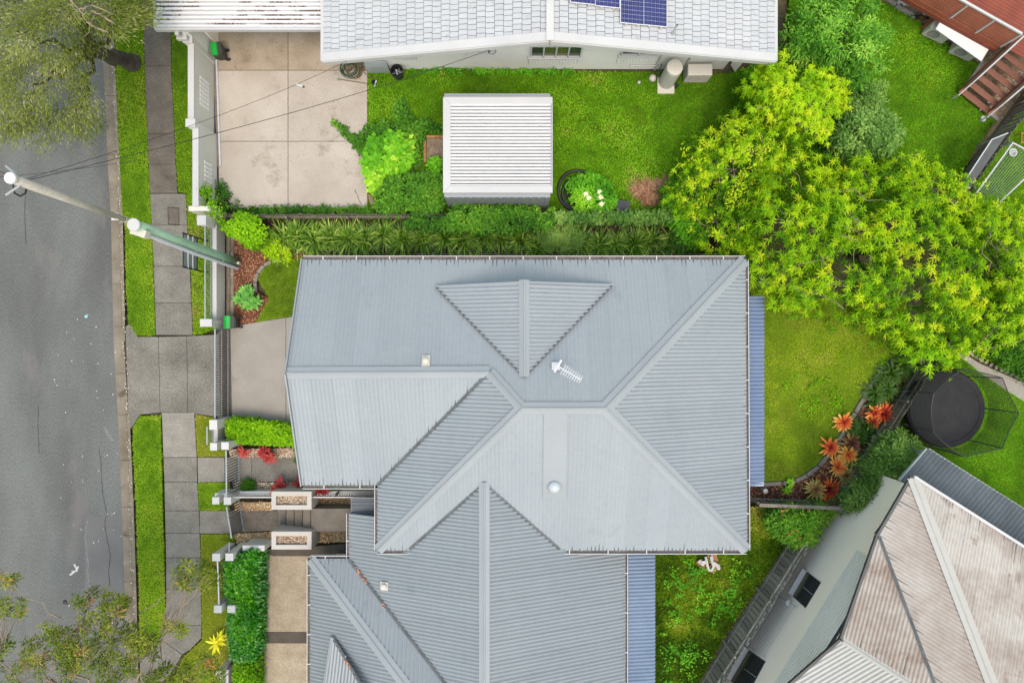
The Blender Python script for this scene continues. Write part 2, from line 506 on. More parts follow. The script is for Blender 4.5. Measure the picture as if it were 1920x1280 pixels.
M['mulch_dark'] = mk('dark_mulch_bed', srgb(72, 52, 42), srgb(46, 34, 28), 3, .95, (26, .5), (30, .9, .03))
M['pebble_bed'] = mk('pebble_bed', srgb(150, 132, 112), srgb(110, 94, 78), 4, .9, (30, .4), (30, .8, .02))
M['bark'] = mk('dark_bark', srgb(92, 82, 72), srgb(58, 52, 46), 2, .9, (16, .4), (14, .9, .03))
M['twig'] = mk('pale_twig', srgb(156, 140, 122), srgb(124, 108, 92), 2, .85, (16, .2))
M['pole_green'] = mk('treated_pole_green', srgb(156, 190, 164), srgb(130, 162, 138), .9, .85, (10, .15), stretch=(1, 1, .25), spots=(.9, .64, srgb(110, 130, 104), .5))
M['pole_grey'] = mk('grey_timber_pole', srgb(192, 189, 180), srgb(168, 163, 154), .9, .85, (10, .15))
M['conduit'] = mk('white_conduit', srgb(196, 202, 210), srgb(186, 190, 200), .8, .5)
M['green_lid'] = mk('green_lid', srgb(24, 168, 62), srgb(18, 146, 52), 1, .45, spec=.4)
M['bin'] = mk('dark_bin', srgb(62, 66, 58), srgb(52, 54, 50), 1, .55)
M['cream_metal'] = mk('cream_enamel', srgb(198, 194, 184), srgb(188, 184, 174), .6, .5, (10, .03), spec=.35)
M['blue_cell'] = mk('solar_cell', srgb(34, 38, 104), srgb(26, 28, 84), 3, .3, (10, .15), spec=.5)
M['cell_line'] = mk('silver_busbar', srgb(176, 182, 200), srgb(166, 172, 190), 1, .4)
# ------------------------------------------------------------------ ground, road, paths
def sheet(name, poly, z, mat, kind='structure', zb=-0.25, parent=None):
    """flat slab from a pixel polygon, top at z"""
    pts = PP(poly, z)
    o = MB().prism(pts, zb, z).build(name, mat, parent)
    if parent is None: tag(o, kind=kind)
    return o


g = MB(); g.face([(-400, -400, -.26), (400, -400, -.26), (400, 400, -.26), (-400, 400, -.26)])
tag(g.build('ground', M['soil']), kind='structure')

ZR = -0.10
kx = [(-120, 183), (0, 188), (105, 193), (320, 203), (405, 208), (640, 213), (800, 222), (960, 229), (1120, 234), (1280, 238), (1420, 241)]


def kerbx(y):
    return float(np.interp(y, [a for a, b in kx], [b for a, b in kx]))


road_edge = [(b + 1, a) for a, b in kx]
road = tag(MB().prism([P(*p, ZR) for p in road_edge] + [Vector((-34, -20, ZR)), Vector((-34, 20, ZR))], -.24, ZR).build('road', M['asphalt']), kind='structure')

# worn patches, cracks and scrapes on the asphalt
def flat(poly, z): return [P(p[0], p[1], z) for p in poly]
MB().face(flat([(160, 968), (166, 968), (231, 964), (233, 1280), (162, 1280), (158, 1010)][::-1], ZR + .004)).build('asphalt_patch', M['asphalt_new'], road)


def ribbon(pts, w, z, jit=.25, n=10):
    """thin wavering strip on the ground through pixel points"""
    pp = [P(a, b, z) for a, b in pts]
    out = []
    for i in range(len(pp) - 1):
        for k in range(n):
            out.append(pp[i].lerp(pp[i + 1], k / n))
    out.append(pp[-1])
    L, R = [], []
    for i, p in enumerate(out):
        d = (out[min(i + 1, len(out) - 1)] - out[max(i - 1, 0)]).normalized()
        s = Vector((-d.y, d.x, 0))
        o = random.uniform(-jit, jit) * w * 2
        ww = w * random.uniform(.4, 1.2) / 2
        L.append(p + s * (o + ww)); R.append(p + s * (o - ww))
    return L, R


def crack(pts, w, z, mat, parent, name='crack'):
    L, R = ribbon(pts, w, z)
    b = MB()
    for i in range(len(L) - 1):
        b.face([R[i], R[i + 1], L[i + 1], L[i]])
    return b.build(name, mat, parent)


crack([(201, 965), (196, 980), (201, 1010), (207, 1040), (204, 1070), (206, 1100)], .035, ZR + .008, M['crack'], road)
crack([(186, 840), (190, 880), (192, 920), (199, 960)], .03, ZR + .008, M['crack'], road)
crack([(72, 760), (71, 800), (73, 850)], .025, ZR + .008, M['crack'], road)
crack([(48, 350), (46, 400), (49, 460)], .025, ZR + .008, M['crack'], road)
crack([(164, 975), (160, 1010), (165, 1060), (166, 1095)], .07, ZR + .008, M['chalk'], road, 'scrape_mark')
crack([(196, 800), (203, 812), (212, 826)], .12, ZR + .008, M['chalk'], road, 'scrape_mark')

# kerb and channel, cast in lengths
kerb = tag(MB().prism([P(kerbx(y), y, -.13) for y in (-120, 1400)] + [P(kerbx(y) + 20, y, -.13) for y in (1400, -120)], -.24, -.13).build('kerb_channel', M['joint']), kind='structure')
joints = [-120, -40, 70, 180, 290, 405, 533, 612, 700, 777, 862, 950, 1090, 1200, 1310, 1400]
for a, b in zip(joints[:-1], joints[1:]):
    mid = (a + b) / 2
    drop = 600 < mid < 790
    n = 5
    ys = [a + (b - a) * i / n for i in range(n + 1)]
    ys[0] += .35; ys[-1] -= .35
    mb = MB()
    prof = [(0, ZR + .006), (9, ZR + .012), (15, ZR - .012), (16.5, ZR + .0 if drop else .0), (22, -.03 if drop else .01), (22, -.24), (0, -.24)]
    rows = []
    for y in ys:
        rows.append([P(kerbx(y) + dx, y, z) for dx, z in prof])
    for i in range(n):
        for k in range(len(prof)):
            k2 = (k + 1) % len(prof)
            mb.face([rows[i][k], rows[i + 1][k], rows[i + 1][k2], rows[i][k2]])
    mb.face(rows[0]); mb.face(rows[-1][::-1])
    mb.build('kerb_length', M['kerb'], kerb)


# footpath slabs
def fx(y):
    ys = [-80, 0, 125, 250, 320, 362, 363, 440, 520, 629, 772, 857, 905, 960, 1045, 1180]
    l = [264, 267, 271, 276, 279, 281, 281, 285, 289, 292, 303, 306, 308, 309, 311, 311]
    r = [318, 320, 321, 327, 330, 333, 348, 352, 357, 361, 364, 369, 370, 373, 376, 378]
    return float(np.interp(y, ys, l)), float(np.interp(y, ys, r))


foot = tag(MB().prism(PP([(264, -80), (318, -80), (333, 362), (361, 629), (292, 629), (281, 362)], -.03), -.2, -.03).build('footpath', M['joint']), kind='structure')


def slab(poly, mat, parent, name='paving_slab', z=0.0, zb=-.2, gap=0.6):
    """slab inset a little from its pixel outline so that the joints stay open"""
    cx = sum(p[0] for p in poly) / len(poly); cy = sum(p[1] for p in poly) / len(poly)
    q = []
    for x, y in poly:
        dx, dy = x - cx, y - cy
        q.append((x - gap * (1 if dx > 0 else -1) * .6, y - gap * (1 if dy > 0 else -1) * .6))
    return MB().prism(PP(q, z), zb, z).build(name, mat, parent, bevel=.008)


for a, b, m in [(-80, -20, 'path_dark'), (-20, 57, 'path_dark'), (57, 124, 'path_dark'), (124, 251, 'path_dark'), (251, 308, 'path_dark'), (308, 362, 'path_dark'),
                (363, 422, 'path'), (422, 499, 'path'), (499, 568, 'path'), (568, 628, 'path'),
                (773, 857, 'path_pale'), (857, 903, 'path'), (903, 957, 'path'), (957, 999, 'path'), (999, 1045, 'path'), (1045, 1104, 'path'), (1104, 1172, 'path')]:
    (l0, r0), (l1, r1) = fx(a + .01), fx(b - .01)
    slab([(l0, a), (r0, a), (r1, b), (l1, b)], M[m], foot)
slab([(311, 1172), (378, 1172), (377, 1196), (356, 1218), (341, 1226), (299, 1196)], M['path'], foot)
slab([(299, 1196), (341, 1226), (320, 1262), (290, 1290), (262, 1290), (262, 1242), (282, 1212)], M['path'], foot)
slab([(262, 1290), (290, 1290), (286, 1400), (262, 1400)], M['path'], foot)
crack([(339, 913), (332, 930), (329, 948), (325, 966)], .07, .006, M['chalk'], foot, 'pale_stain')
crack([(332, 975), (328, 992), (326, 1010)], .05, .006, M['chalk'], foot, 'pale_stain')
crack([(330, 1030), (328, 1060), (329, 1120), (327, 1160)], .035, .006, M['chalk'], foot, 'pale_stain')
# service pit lid let into the path
pl = thing('service_pit_lid', 'square concrete pit lid set into the footpath beside the power pole', 'pit lid', P(325, 405, 0))
MB().prism(PP([(314, 388), (336, 389), (336.5, 422), (315, 421)], .003), -.1, .003).build('rim', M['joint'], pl)
MB().prism(PP([(315.2, 389.5), (334.8, 390.5), (335.2, 420.5), (316.2, 419.5)], .009), -.1, .009).build('lid', M['path_dark'], pl)

# driveway crossover
cross = tag(MB().prism(PP([(232, 640), (292, 631), (400, 627), (403, 783), (262, 777), (240, 770)], -.02), -.22, -.02).build('driveway_crossover', M['joint']), kind='structure')
slab([(235, 612), (242, 607), (258, 631), (297, 631), (300, 773), (262, 777), (245, 803), (241, 803)], M['crossover'], cross, 'concrete_slab', .0)
slab([(297, 631), (350, 630), (352, 773), (300, 773)], M['crossover'], cross, 'concrete_slab', .0)
slab([(350, 630), (404, 627), (424, 615), (431, 785), (352, 773)], M['crossover'], cross, 'concrete_slab', .0)

# the front drive inside the gate
drive = tag(MB().prism(PP([(424, 612), (560, 590), (560, 798), (431, 786)], -.01), -.2, -.01).build('front_driveway', M['joint']), kind='structure')
slab([(431, 612), (536, 595), (536, 797), (434, 787)], M['drive'], drive, 'concrete_slab', .005)
slab([(536, 595), (600, 586), (600, 797), (536, 797)], M['drive'], drive, 'concrete_slab', .005)

# neighbour's wide beige drive
nd = tag(MB().prism(PP([(408, -60), (690, -60), (690, 390), (412, 392)], -.01), -.2, -.01).build('neighbour_driveway', M['joint']), kind='structure')
cols_ = [(408, 540), (540, 689)]
rows_ = [(-60, 4), (4, 132), (132, 265), (265, 390)]
for (a, b) in cols_:
    for (c, d) in rows_:
        slab([(a, c), (b, c), (b, d), (a + (3 if a < 500 and c > 100 else 0), d)], M['drive_stained' if d < 140 else 'drive_pink'], nd, 'concrete_slab', .006, gap=.8)
for pts in ([(665, 355), (672, 372), (680, 388)],):
    crack(pts, .03, .011, M['crack'], nd)

# paths to the two front doors
p1 = tag(MB().prism(PP([(370, 858), (600, 858), (600, 902), (371, 903)], -.02), -.2, -.02).build('entry_path', M['joint']), kind='structure')
slab([(370, 857), (421, 857), (422, 903), (371, 904)], M['path_pale'], p1)
slab([(422, 857), (472, 857), (472, 903), (423, 903)], M['path'], p1)
slab([(472, 857), (558, 857), (558, 903), (472, 903)], M['path'], p1)
slab([(558, 857), (600, 857), (600, 903), (558, 903)], M['path'], p1)
p2 = tag(MB().prism(PP([(373, 956), (660, 954), (660, 998), (374, 999)], -.02), -.2, -.02).build('lower_entry_path', M['joint']), kind='structure')
slab([(374, 957), (428, 957), (430, 1000), (374, 1000)], M['path'], p2)
slab([(428, 957), (523, 955), (523, 994), (430, 998)], M['path_dark'], p2)

# neighbour's sunken driveway, exposed aggregate with dark bands
sd = tag(MB().prism(PP([(486, 1030), (600, 1030), (600, 1420), (482, 1420)], -.02), -.2, -.02).build('lower_driveway', M['joint']), kind='structure')
for a, b, m in [(1028, 1040, 'band'), (1040, 1184, 'aggregate'), (1184, 1205, 'band'), (1205, 1400, 'aggregate')]:
    slab([(488, a), (640, a), (640, b), (487, b)], M[m], sd, 'concrete_slab', .005, gap=.3)

# side path behind the house, path beside the trampoline
sp = tag(MB().prism(PP([(780, 474), (1440, 470), (1440, 520), (780, 520)], 0.0), -.2, 0.0).build('side_path', M['joint']), kind='structure')
xs = [780, 880, 980, 1080, 1185, 1290, 1390, 1440]
for a, b in zip(xs[:-1], xs[1:]):
    slab([(a, 474), (b, 474), (b, 540), (a, 540)], M['path_dark'], sp, z=.006)
cp = tag(MB().prism(PP([(1780, 640), (1798, 655), (1835, 680), (1920, 718), (1960, 738), (1960, 775), (1920, 752), (1880, 727), (1840, 700), (1800, 668), (1770, 648)], .01), -.2, .01).build('curved_path', M['drive']), kind='structure')

# strip of concrete between the fence and the pale house, lower right
tag(MB().prism(PP([(1330, 1310), (1510, 1000), (1590, 880), (1640, 860), (1420, 1310)], .004), -.2, .004).build('side_concrete', M['drive']), kind='structure')


# ------------------------------------------------------------------ lawns and beds
def grass(label, poly, n, mat, z=0.0, L=(.05, .11), W=(.012, .03), clump=1.2, seed=1, dry_or_shaded=None, excl=(), bare=0.0, base=.45, up=.55, edge=.55):
    r = np.random.default_rng(seed)
    x, y = sample_poly([(p[0], p[1]) for p in PP(poly, z)], n, r)
    keep = np.ones(n, bool)
    for e in excl: keep &= ~inpoly(x, y, [(p[0], p[1]) for p in PP(e, z)])
    nz = vn(x, y, clump * .6, seed) * .4 + vn(x, y, clump * 2.5, seed + 5) * .35 + vn(x, y, clump * 7, seed + 6) * .25
    if bare > 0: keep &= (vn(x, y, clump * 1.7, seed + 9) > -1.1 + bare) | (r.uniform(0, 1, n) < .35)
    x, y, nz = x[keep], y[keep], nz[keep]
    n = len(x)
    x = x + r.normal(0, .022, n); y = y + r.normal(0, .022, n)
    a = r.uniform(0, 6.28, n)
    d = np.stack([np.cos(a), np.sin(a), r.uniform(.15, 1.2, n) * up * 2], 1)
    ed_ = edgedist(x, y, [(p[0], p[1]) for p in PP(poly, z)])
    t = base - .10 + nz * .32 + .16 * vn(x, y, .55, seed + 40) + r.normal(0, .10, n) + edge * np.exp(-ed_ / .07) * r.uniform(0, 1, n)
    if dry_or_shaded is not None:
        for (px, py, rad, amt) in dry_or_shaded:  # positive amounts dry the grass, negative ones paint in a darker, shaded green
            c = P(px, py, z)
            q = np.exp(-((x - c.x) ** 2 + (y - c.y) ** 2) / (rad ** 2))
            t = t + q * amt
    lm = LM()
    lm.leaves(np.stack([x, y, np.full(n, z)], 1), d, r.uniform(*L, n), r.uniform(*W, n), t, bend=.1, fold=.0, mid=.3)
    o = lm.build('grass', mat)
    return tag(o, label, 'grass', kind='stuff')


GB = [(0.0, srgb(46, 84, 14)), (.3, srgb(82, 140, 24)), (.55, srgb(108, 168, 32)), (.8, srgb(140, 184, 52)), (1.0, srgb(176, 166, 92))]
M['grass_bright'] = leafmat('grass_bright', GB, .35, .6)
M['grass_lime'] = leafmat('grass_lime', [(0.0, srgb(62, 92, 20)), (.3, srgb(104, 142, 34)), (.55, srgb(130, 162, 46)), (.8, srgb(152, 166, 66)), (1.0, srgb(164, 140, 92))], .35, .6)
M['grass_olive'] = leafmat('grass_olive', [(0.0, srgb(52, 74, 10)), (.3, srgb(90, 112, 16)), (.55, srgb(120, 136, 28)), (.75, srgb(150, 146, 52)), (1.0, srgb(172, 148, 86))], .3, .7)
M['grass_yard'] = leafmat('grass_yard', [(0.0, srgb(62, 94, 14)), (.3, srgb(100, 142, 22)), (.55, srgb(126, 162, 32)), (.8, srgb(152, 172, 54)), (1.0, srgb(178, 158, 88))], .3, .65)

V1 = [(207, -60), (264, -60), (267, 0), (271, 125), (276, 250), (279, 320), (285, 440), (289, 540), (291, 629), (257, 629), (241, 605), (236, 537), (235, 425), (229, 405), (225, 320), (219, 180), (215, 60)]
V2 = [(320, -60), (322, 60), (322, 125), (328, 250), (331, 320), (335, 361), (349, 361), (353, 440), (358, 520), (362, 628), (380, 626), (415, 612), (415, 400), (392, 396), (392, 60), (392, -60)]
V3 = [(250, 800), (262, 780), (301, 778), (303, 860), (306, 1000), (309, 1100), (310, 1172), (297, 1196), (281, 1212), (262, 1240), (261, 1100), (257, 1000), (253, 900), (250, 840)]
V4 = [(366, 777), (425, 787), (425, 856), (370, 856)]
V5 = [(372, 905), (430, 904), (430, 955), (374, 956)]
V6 = [(376, 1001), (440, 1001), (440, 1300), (300, 1300), (330, 1262), (345, 1230), (379, 1198)]
for nm, v, m in (('verge', V1, 'turf'), ('verge', V2, 'turf'), ('verge', V3, 'turf'), ('verge', V4, 'drysoil'), ('verge', V5, 'turf'), ('verge', V6, 'drysoil')):
    sheet(nm, v, -.005, M[m])
grass('bright green verge grass between the kerb and the footpath, upper left', V1, 16000, M['grass_lime'], -.005, seed=11, dry_or_shaded=[(268, 60, 1.2, -.25), (245, 110, .5, .3), (242, 420, .5, .35)], base=.5)
grass('narrow verge grass between the footpath and the white front wall', V2, 14000, M['grass_lime'], -.005, seed=12, dry_or_shaded=[(365, 580, .7, .5), (362, 520, .6, .5), (358, 440, .6, .35), (345, 100, 1.5, -.18)], base=.42)
grass('long bright verge strip below the driveway crossover', V3, 14000, M['grass_lime'], -.005, seed=13, dry_or_shaded=[(285, 782, .35, .5), (275, 790, .3, -.3)], base=.48)
grass('brown patchy square of grass beside the hedge end', V4, 1800, M['grass_olive'], -.005, seed=14, base=.68, bare=.25)
grass('small green grass square beside the lower path', V5, 3600, M['grass_lime'], -.005, seed=15, base=.42)
grass('worn grass under the tree before the lower hedge', V6, 5200, M['grass_olive'], -.005, seed=16, base=.5, dry_or_shaded=[(400, 1100, .8, .3), (410, 1240, 1.0, .5)], bare=.2)

# north neighbour's lawn
LN = [(690, 128), (1368, 138), (1480, 100), (1480, -40), (1700, -40), (1660, 0), (1715, 33), (1745, 60), (1790, 90), (1836, 122), (1805, 178), (1865, 226), (1840, 262), (1805, 320), (1800, 400), (1290, 412), (690, 402)]
sheet('neighbour_lawn', LN, 0.0, M['turf'])
shedx = [(838, 200), (1030, 200), (1030, 392), (838, 392)]
grass('bright lawn behind the white tiled house', LN, 110000, M['grass_bright'], 0.0, seed=21, L=(.05, .12), excl=[shedx, [(690, 240), (838, 240), (838, 402), (690, 402)]],
      dry_or_shaded=[(1120, 145, .6, .5), (830, 135, .6, .55), (1180, 260, 1.3, .22), (1060, 245, .35, .4), (1750, 280, 2.2, .12), (1700, 300, 1.6, .2), (1215, 355, 1.2, .5), (1430, 140, 1.2, -.2), (1760, 130, 1.6, .06)], base=.43, bare=.06)  # darker spot beside the trees is tree shade painted into the grass

# back lawn of the main house
LB = [(1402, 520), (1520, 560), (1700, 560), (1700, 660), (1640, 706), (1596, 780), (1556, 846), (1520, 882), (1484, 900), (1402, 905)]
sheet('back_lawn', LB, 0.0, M['drysoil'])
grass('yellowish back lawn between the big tree and the garden edging', LB, 36000, M['grass_yard'], 0.0, seed=31, L=(.04, .09),
      dry_or_shaded=[(1450, 760, .35, .5), (1447, 800, .35, .5), (1470, 840, .7, .35), (1600, 610, .7, .25), (1560, 740, 1.0, -.06), (1450, 620, .9, -.25)], base=.52, bare=.1)

# front garden lawn
LF = [(482, 520), (500, 496), (530, 488), (580, 480), (590, 588), (548, 592), (480, 604), (505, 560)]
sheet('front_lawn', LF, 0.0, M['drysoil'])
grass('small front lawn beside the grey roof gable', LF, 7000, M['grass_yard'], 0.0, seed=32, L=(.04, .08), base=.42)

# overgrown yard, lower right
LO = [(1140, 1020), (1400, 1030), (1400, 950), (1520, 945), (1500, 985), (1432, 1083), (1357, 1191), (1310, 1280), (1290, 1320), (1140, 1320)]
sheet('overgrown_yard', LO, 0.0, M['turf'])
M['weeds'] = leafmat('weeds', [(0.0, srgb(52, 78, 14)), (.3, srgb(88, 118, 22)), (.5, srgb(122, 142, 34)), (.7, srgb(154, 158, 60)), (1.0, srgb(176, 142, 92))], .35, .6)
grass('overgrown weedy grass behind the lower house', LO, 24000, M['weeds'], 0.0, seed=33, L=(.10, .24), W=(.03, .07), clump=1.6, base=.42,
      dry_or_shaded=[(1300, 1100, 1.0, .3), (1290, 1160, .8, .3), (1420, 970, .8, .4), (1360, 1110, .8, .2), (1270, 1180, .6, .3), (1400, 1180, 2.0, -.15), (1330, 1270, 1.5, -.12)])
# trampoline yard
LT = [(1640, 880), (1700, 700), (1760, 640), (1800, 668), (1880, 727), (1980, 785), (1980, 1010), (1900, 960), (1742, 850), (1700, 880)]
sheet('trampoline_yard', LT, 0.0, M['turf'])
grass('green grass around the trampoline', LT, 20000, M['grass_bright'], 0.0, seed=34, base=.40, dry_or_shaded=[(1860, 900, 1.2, .2), (1720, 860, 1.5, -.2), (1690, 740, 1.5, -.2)])
LR = [(1800, 330), (1920, 200), (2000, 200), (2000, 720), (1900, 700), (1780, 640), (1820, 560)]
sheet('right_yard', LR, 0.0, M['turf'])
grass('dull grass under the clothesline on the right', LR, 14000, M['grass_bright'], 0.0, seed=35, base=.33)


# garden beds
def chips(label, poly, n, mat, z, size=(.02, .05), seed=3, name='bark_chips', cat='mulch', flatness=.4):
    r = np.random.default_rng(seed)
    x, y = sample_poly([(p[0], p[1]) for p in PP(poly, z)], n, r)
    a = r.uniform(0, 6.28, n)
    lm = LM()
    d = np.stack([np.cos(a), np.sin(a), r.uniform(-.1, .7, n) * flatness], 1)
    lm.leaves(np.stack([x, y, np.full(n, z + .004)], 1), d, r.uniform(*size, n) * 1.6, r.uniform(*size, n), r.uniform(0, 1, n), bend=0, fold=.0, mid=.5)
    return tag(lm.build(name, mat), label, cat, kind='stuff')


M['chip'] = leafmat('bark_chip', [(0, srgb(58, 36, 28)), (.4, srgb(104, 64, 46)), (.8, srgb(146, 100, 74)), (1, srgb(178, 140, 110))], 0, .9)
M['pebble'] = leafmat('pebble', [(0, srgb(92, 74, 60)), (.4, srgb(150, 128, 106)), (.8, srgb(190, 176, 156)), (1, srgb(214, 206, 192))], 0, .8)
M['pebble_tan'] = leafmat('pebble_tan', [(0, srgb(100, 78, 52)), (.4, srgb(150, 120, 84)), (.8, srgb(180, 154, 114)), (1, srgb(200, 180, 146))], 0, .8)
M['litter'] = leafmat('leaf_litter', [(0, srgb(62, 46, 44)), (.5, srgb(104, 78, 70)), (1, srgb(142, 106, 84))], 0, .9)
BF = [(436, 425), (580, 425), (580, 480), (530, 488), (500, 496), (482, 520), (478, 545), (505, 560), (480, 604), (440, 608)]
sheet('front_bed', BF, .0, M['mulch'])
chips('red brown bark chips in the front corner garden', BF, 5200, M['chip'], .0, seed=41)
BS = [(500, 408), (1420, 408), (1420, 474), (500, 474)]
sheet('side_bed', BS, .004, M['mulch_dark'])
BB = [(1402, 905), (1484, 902), (1524, 884), (1560, 848), (1600, 782), (1644, 708), (1704, 660), (1760, 640), (1700, 720), (1560, 940), (1402, 935)]
sheet('back_bed', BB, .0, M['mulch_dark'])
chips('dark bark chips in the back garden bed', BB, 5200, M['chip'], .0, seed=42)
B1 = [(428, 842), (620, 838), (620, 857), (432, 857)]
B2 = [(436, 904), (720, 904), (720, 926), (440, 926)]
B3 = [(440, 941), (512, 941), (512, 956), (440, 957)]
B4 = [(440, 1000), (512, 997), (512, 1022), (445, 1022)]
B5 = [(594, 934), (660, 934), (660, 945), (594, 945)]
B6 = [(594, 990), (660, 990), (660, 1016), (594, 1016)]
for i, (b, m, lab) in enumerate(((B1, 'pebble', 'pale pebbles between the lime hedge and the entry path'), (B2, 'pebble', 'pale pebbles along the entry path below'),
                            (B3, 'pebble_tan', 'tan pebbles beside the white fence, upper side of the lower path'), (B4, 'pebble_tan', 'tan pebbles beside the white pillars, lower side of the lower path'),
                            (B5, 'pebble_tan', 'tan pebbles at the porch end of the upper planter'), (B6, 'pebble_tan', 'tan pebbles at the porch end of the lower planter'))):
    sheet('pebble_bed', b, .0, M['pebble_bed'])
    n = int(abs((b[1][0] - b[0][0]) * (b[2][1] - b[1][1])) * .55)
    chips(lab, b, n, M[m], .0, size=(.02, .05), seed=50 + i, name='pebbles', cat='pebbles', flatness=.9)
# earth and gravel below the deck, top right
BD = [(1660, -40), (1940, -40), (1940, 200), (1868, 226), (1806, 180), (1838, 120), (1790, 84), (1745, 52), (1716, 33), (1660, 0)]
sheet('deck_gravel', BD, .004, M['pebble_bed'])
chips('tan gravel and leaf litter below the red deck', BD, 6000, M['pebble_tan'], .004, size=(.015, .04), seed=60, name='gravel', cat='gravel', flatness=.6)
# litter on the beige drive and the road
LI = [(410, 60), (688, 110), (688, 385), (412, 385)]
chips('brown fallen leaves scattered over the beige driveway', [(480, 130), (688, 130), (688, 330), (520, 330)], 420, M['litter'], .012, size=(.015, .035), seed=61, name='fallen_leaves', cat='leaves')
M['pale_leaf'] = leafmat('pale_leaf', [(0, srgb(170, 160, 140)), (1, srgb(222, 218, 206))], 0, .8)
chips('pale fallen leaves dotted over the road', [(90, 560), (218, 560), (240, 1200), (100, 1200)], 48, M['pale_leaf'], ZR + .004, size=(.02, .045), seed=62, name='fallen_leaves', cat='leaves')
chips('pale fallen leaves caught along the kerb channel', [(kerbx(y) + 14, y) for y in (0, 400, 800, 1280)] + [(kerbx(y) + 21, y) for y in (1280, 800, 400, 0)], 190, M['pale_leaf'], .006, size=(.02, .04), seed=63, name='fallen_leaves', cat='leaves')
# ------------------------------------------------------------------ roofs and houses
def corrugate(poly, vdir, pitch, amp, sheetw, name, mat, parent, prof='sine', lap=.006, sub=6, lift=0.0, dirt=None):
    """ribbed metal sheets filling a planar polygon; ribs run along vdir; one object for each sheet"""
    poly = [Vector(p) for p in poly]
    n = Vector((0, 0, 0))
    for i in range(len(poly)):
        a, b = poly[i], poly[(i + 1) % len(poly)]
        n += a.cross(b)
    n.normalize()
    if n.z < 0: n = -n
    v = Vector(vdir); v = (v - n * v.dot(n)).normalized()
    u = v.cross(n).normalized()
    o = poly[0]
    uv = [((p - o).dot(u), (p - o).dot(v)) for p in poly]
    umin = min(a for a, b in uv); umax = max(a for a, b in uv)
    cuts = set(round(umin + k * pitch / sub, 6) for k in range(int((umax - umin) / (pitch / sub)) + 1))
    cuts |= set(round(a, 6) for a, b in uv)
    ns = max(1, int(math.ceil((umax - umin) / sheetw - .2)))
    sw = (umax - umin) / ns
    cuts |= set(round(umin + k * sw, 6) for k in range(ns + 1))
    cuts = sorted(cuts)
    cuts = [c for i, c in enumerate(cuts) if i == 0 or c - cuts[i - 1] > 1e-4]

    def span(uu):
        vs = []
        for i in range(len(uv)):
            (a0, b0), (a1, b1) = uv[i], uv[(i + 1) % len(uv)]
            if (a0 <= uu < a1) or (a1 <= uu < a0):
                vs.append(b0 + (b1 - b0) * (uu - a0) / (a1 - a0))
        return (min(vs), max(vs)) if len(vs) >= 2 else None

    def hgt(uu):
        t = ((uu - umin) / pitch) % 1.0
        if prof == 'sine': h = .5 + .5 * math.cos(2 * math.pi * t)
        elif prof == 'slot':
            h = 1.0 if t < .60 else (1 - (t - .60) / .06 if t < .66 else (0 if t < .94 else (t - .94) / .06))
        elif prof == 'rib':
            h = 1.0 if t < .22 else (1 - (t - .22) / .1 if t < .32 else (0 if t < .9 else (t - .9) / .1))
        else: h = 0
        f = ((uu - umin) / sw) % 1.0
        return amp * h + lap * f + lift

    res = []
    cur = [MB() for _ in range(ns)]
    e = 1e-5
    for c0, c1 in zip(cuts[:-1], cuts[1:]):
        s0, s1 = span(c0 + e), span(c1 - e)
        if not s0 or not s1: continue
        k = min(ns - 1, int(((c0 + c1) / 2 - umin) / sw))
        h0, h1 = hgt(c0 + e), hgt(c1 - e)
        q = [o + u * c0 + v * s0[0] + n * h0, o + u * c1 + v * s1[0] + n * h1, o + u * c1 + v * s1[1] + n * h1, o + u * c0 + v * s0[1] + n * h0]
        cur[k].face(q)
    for b in cur:
        if b.f: res.append(b.build(name, mat, parent))
    if dirt:                                    # short dirt runs left in the troughs at the lower end of the sheets
        rd = random.Random(int(abs(o.x * 100 + o.y * 10)))
        db = MB()
        for k in range(int((umax - umin) / pitch)):
            uu = umin + (k + .5) * pitch
            s0 = span(uu)
            if not s0 or rd.random() > dirt[0]: continue
            ln = min(dirt[1] * rd.uniform(.15, 1) ** 1.6, (s0[1] - s0[0]) * .8); w = pitch * rd.uniform(.10, .2)
            h = hgt(uu) + .005
            a = o + v * s0[0] + n * h
            db.face([a + u * (uu - w), a + u * (uu + w), a + u * (uu + w * .3) + v * ln, a + u * (uu - w * .3) + v * ln])
        if db.f: tag(db.build('dirt_streaks', M['dirt'], parent), kind='stuff')
    return res


def cap(p0, p1, w, parent, name='ridge_cap', mat=None, drop=.35, rise=.05, roll=.035, mat2=None):
    """folded capping along a ridge or hip"""
    p0, p1 = Vector(p0), Vector(p1)
    d = (p1 - p0).normalized()
    s = Vector((-d.y, d.x, 0)).normalized()
    up = Vector((0, 0, 1))
    prof = [(-w, -w * drop), (-roll * 1.4, -.004), (-roll, roll * .7), (0, roll * 1.15), (roll, roll * .7), (roll * 1.4, -.004), (w, -w * drop)]
    b = MB()
    for (a, c), (a2, c2) in zip(prof[:-1], prof[1:]):
        b.face([p0 + s * a + up * (c + rise), p0 + s * a2 + up * (c2 + rise), p1 + s * a2 + up * (c2 + rise), p1 + s * a + up * (c + rise)])
    L = [p + s * sg * w + up * (rise - w * drop) for p in (p0, p1) for sg in (-1, 1)]
    b.face([L[0], L[2], L[2] - up * .03, L[0] - up * .03]); b.face([L[1], L[3], L[3] - up * .03, L[1] - up * .03])
    return b.build(name, mat or M['cap'], parent)


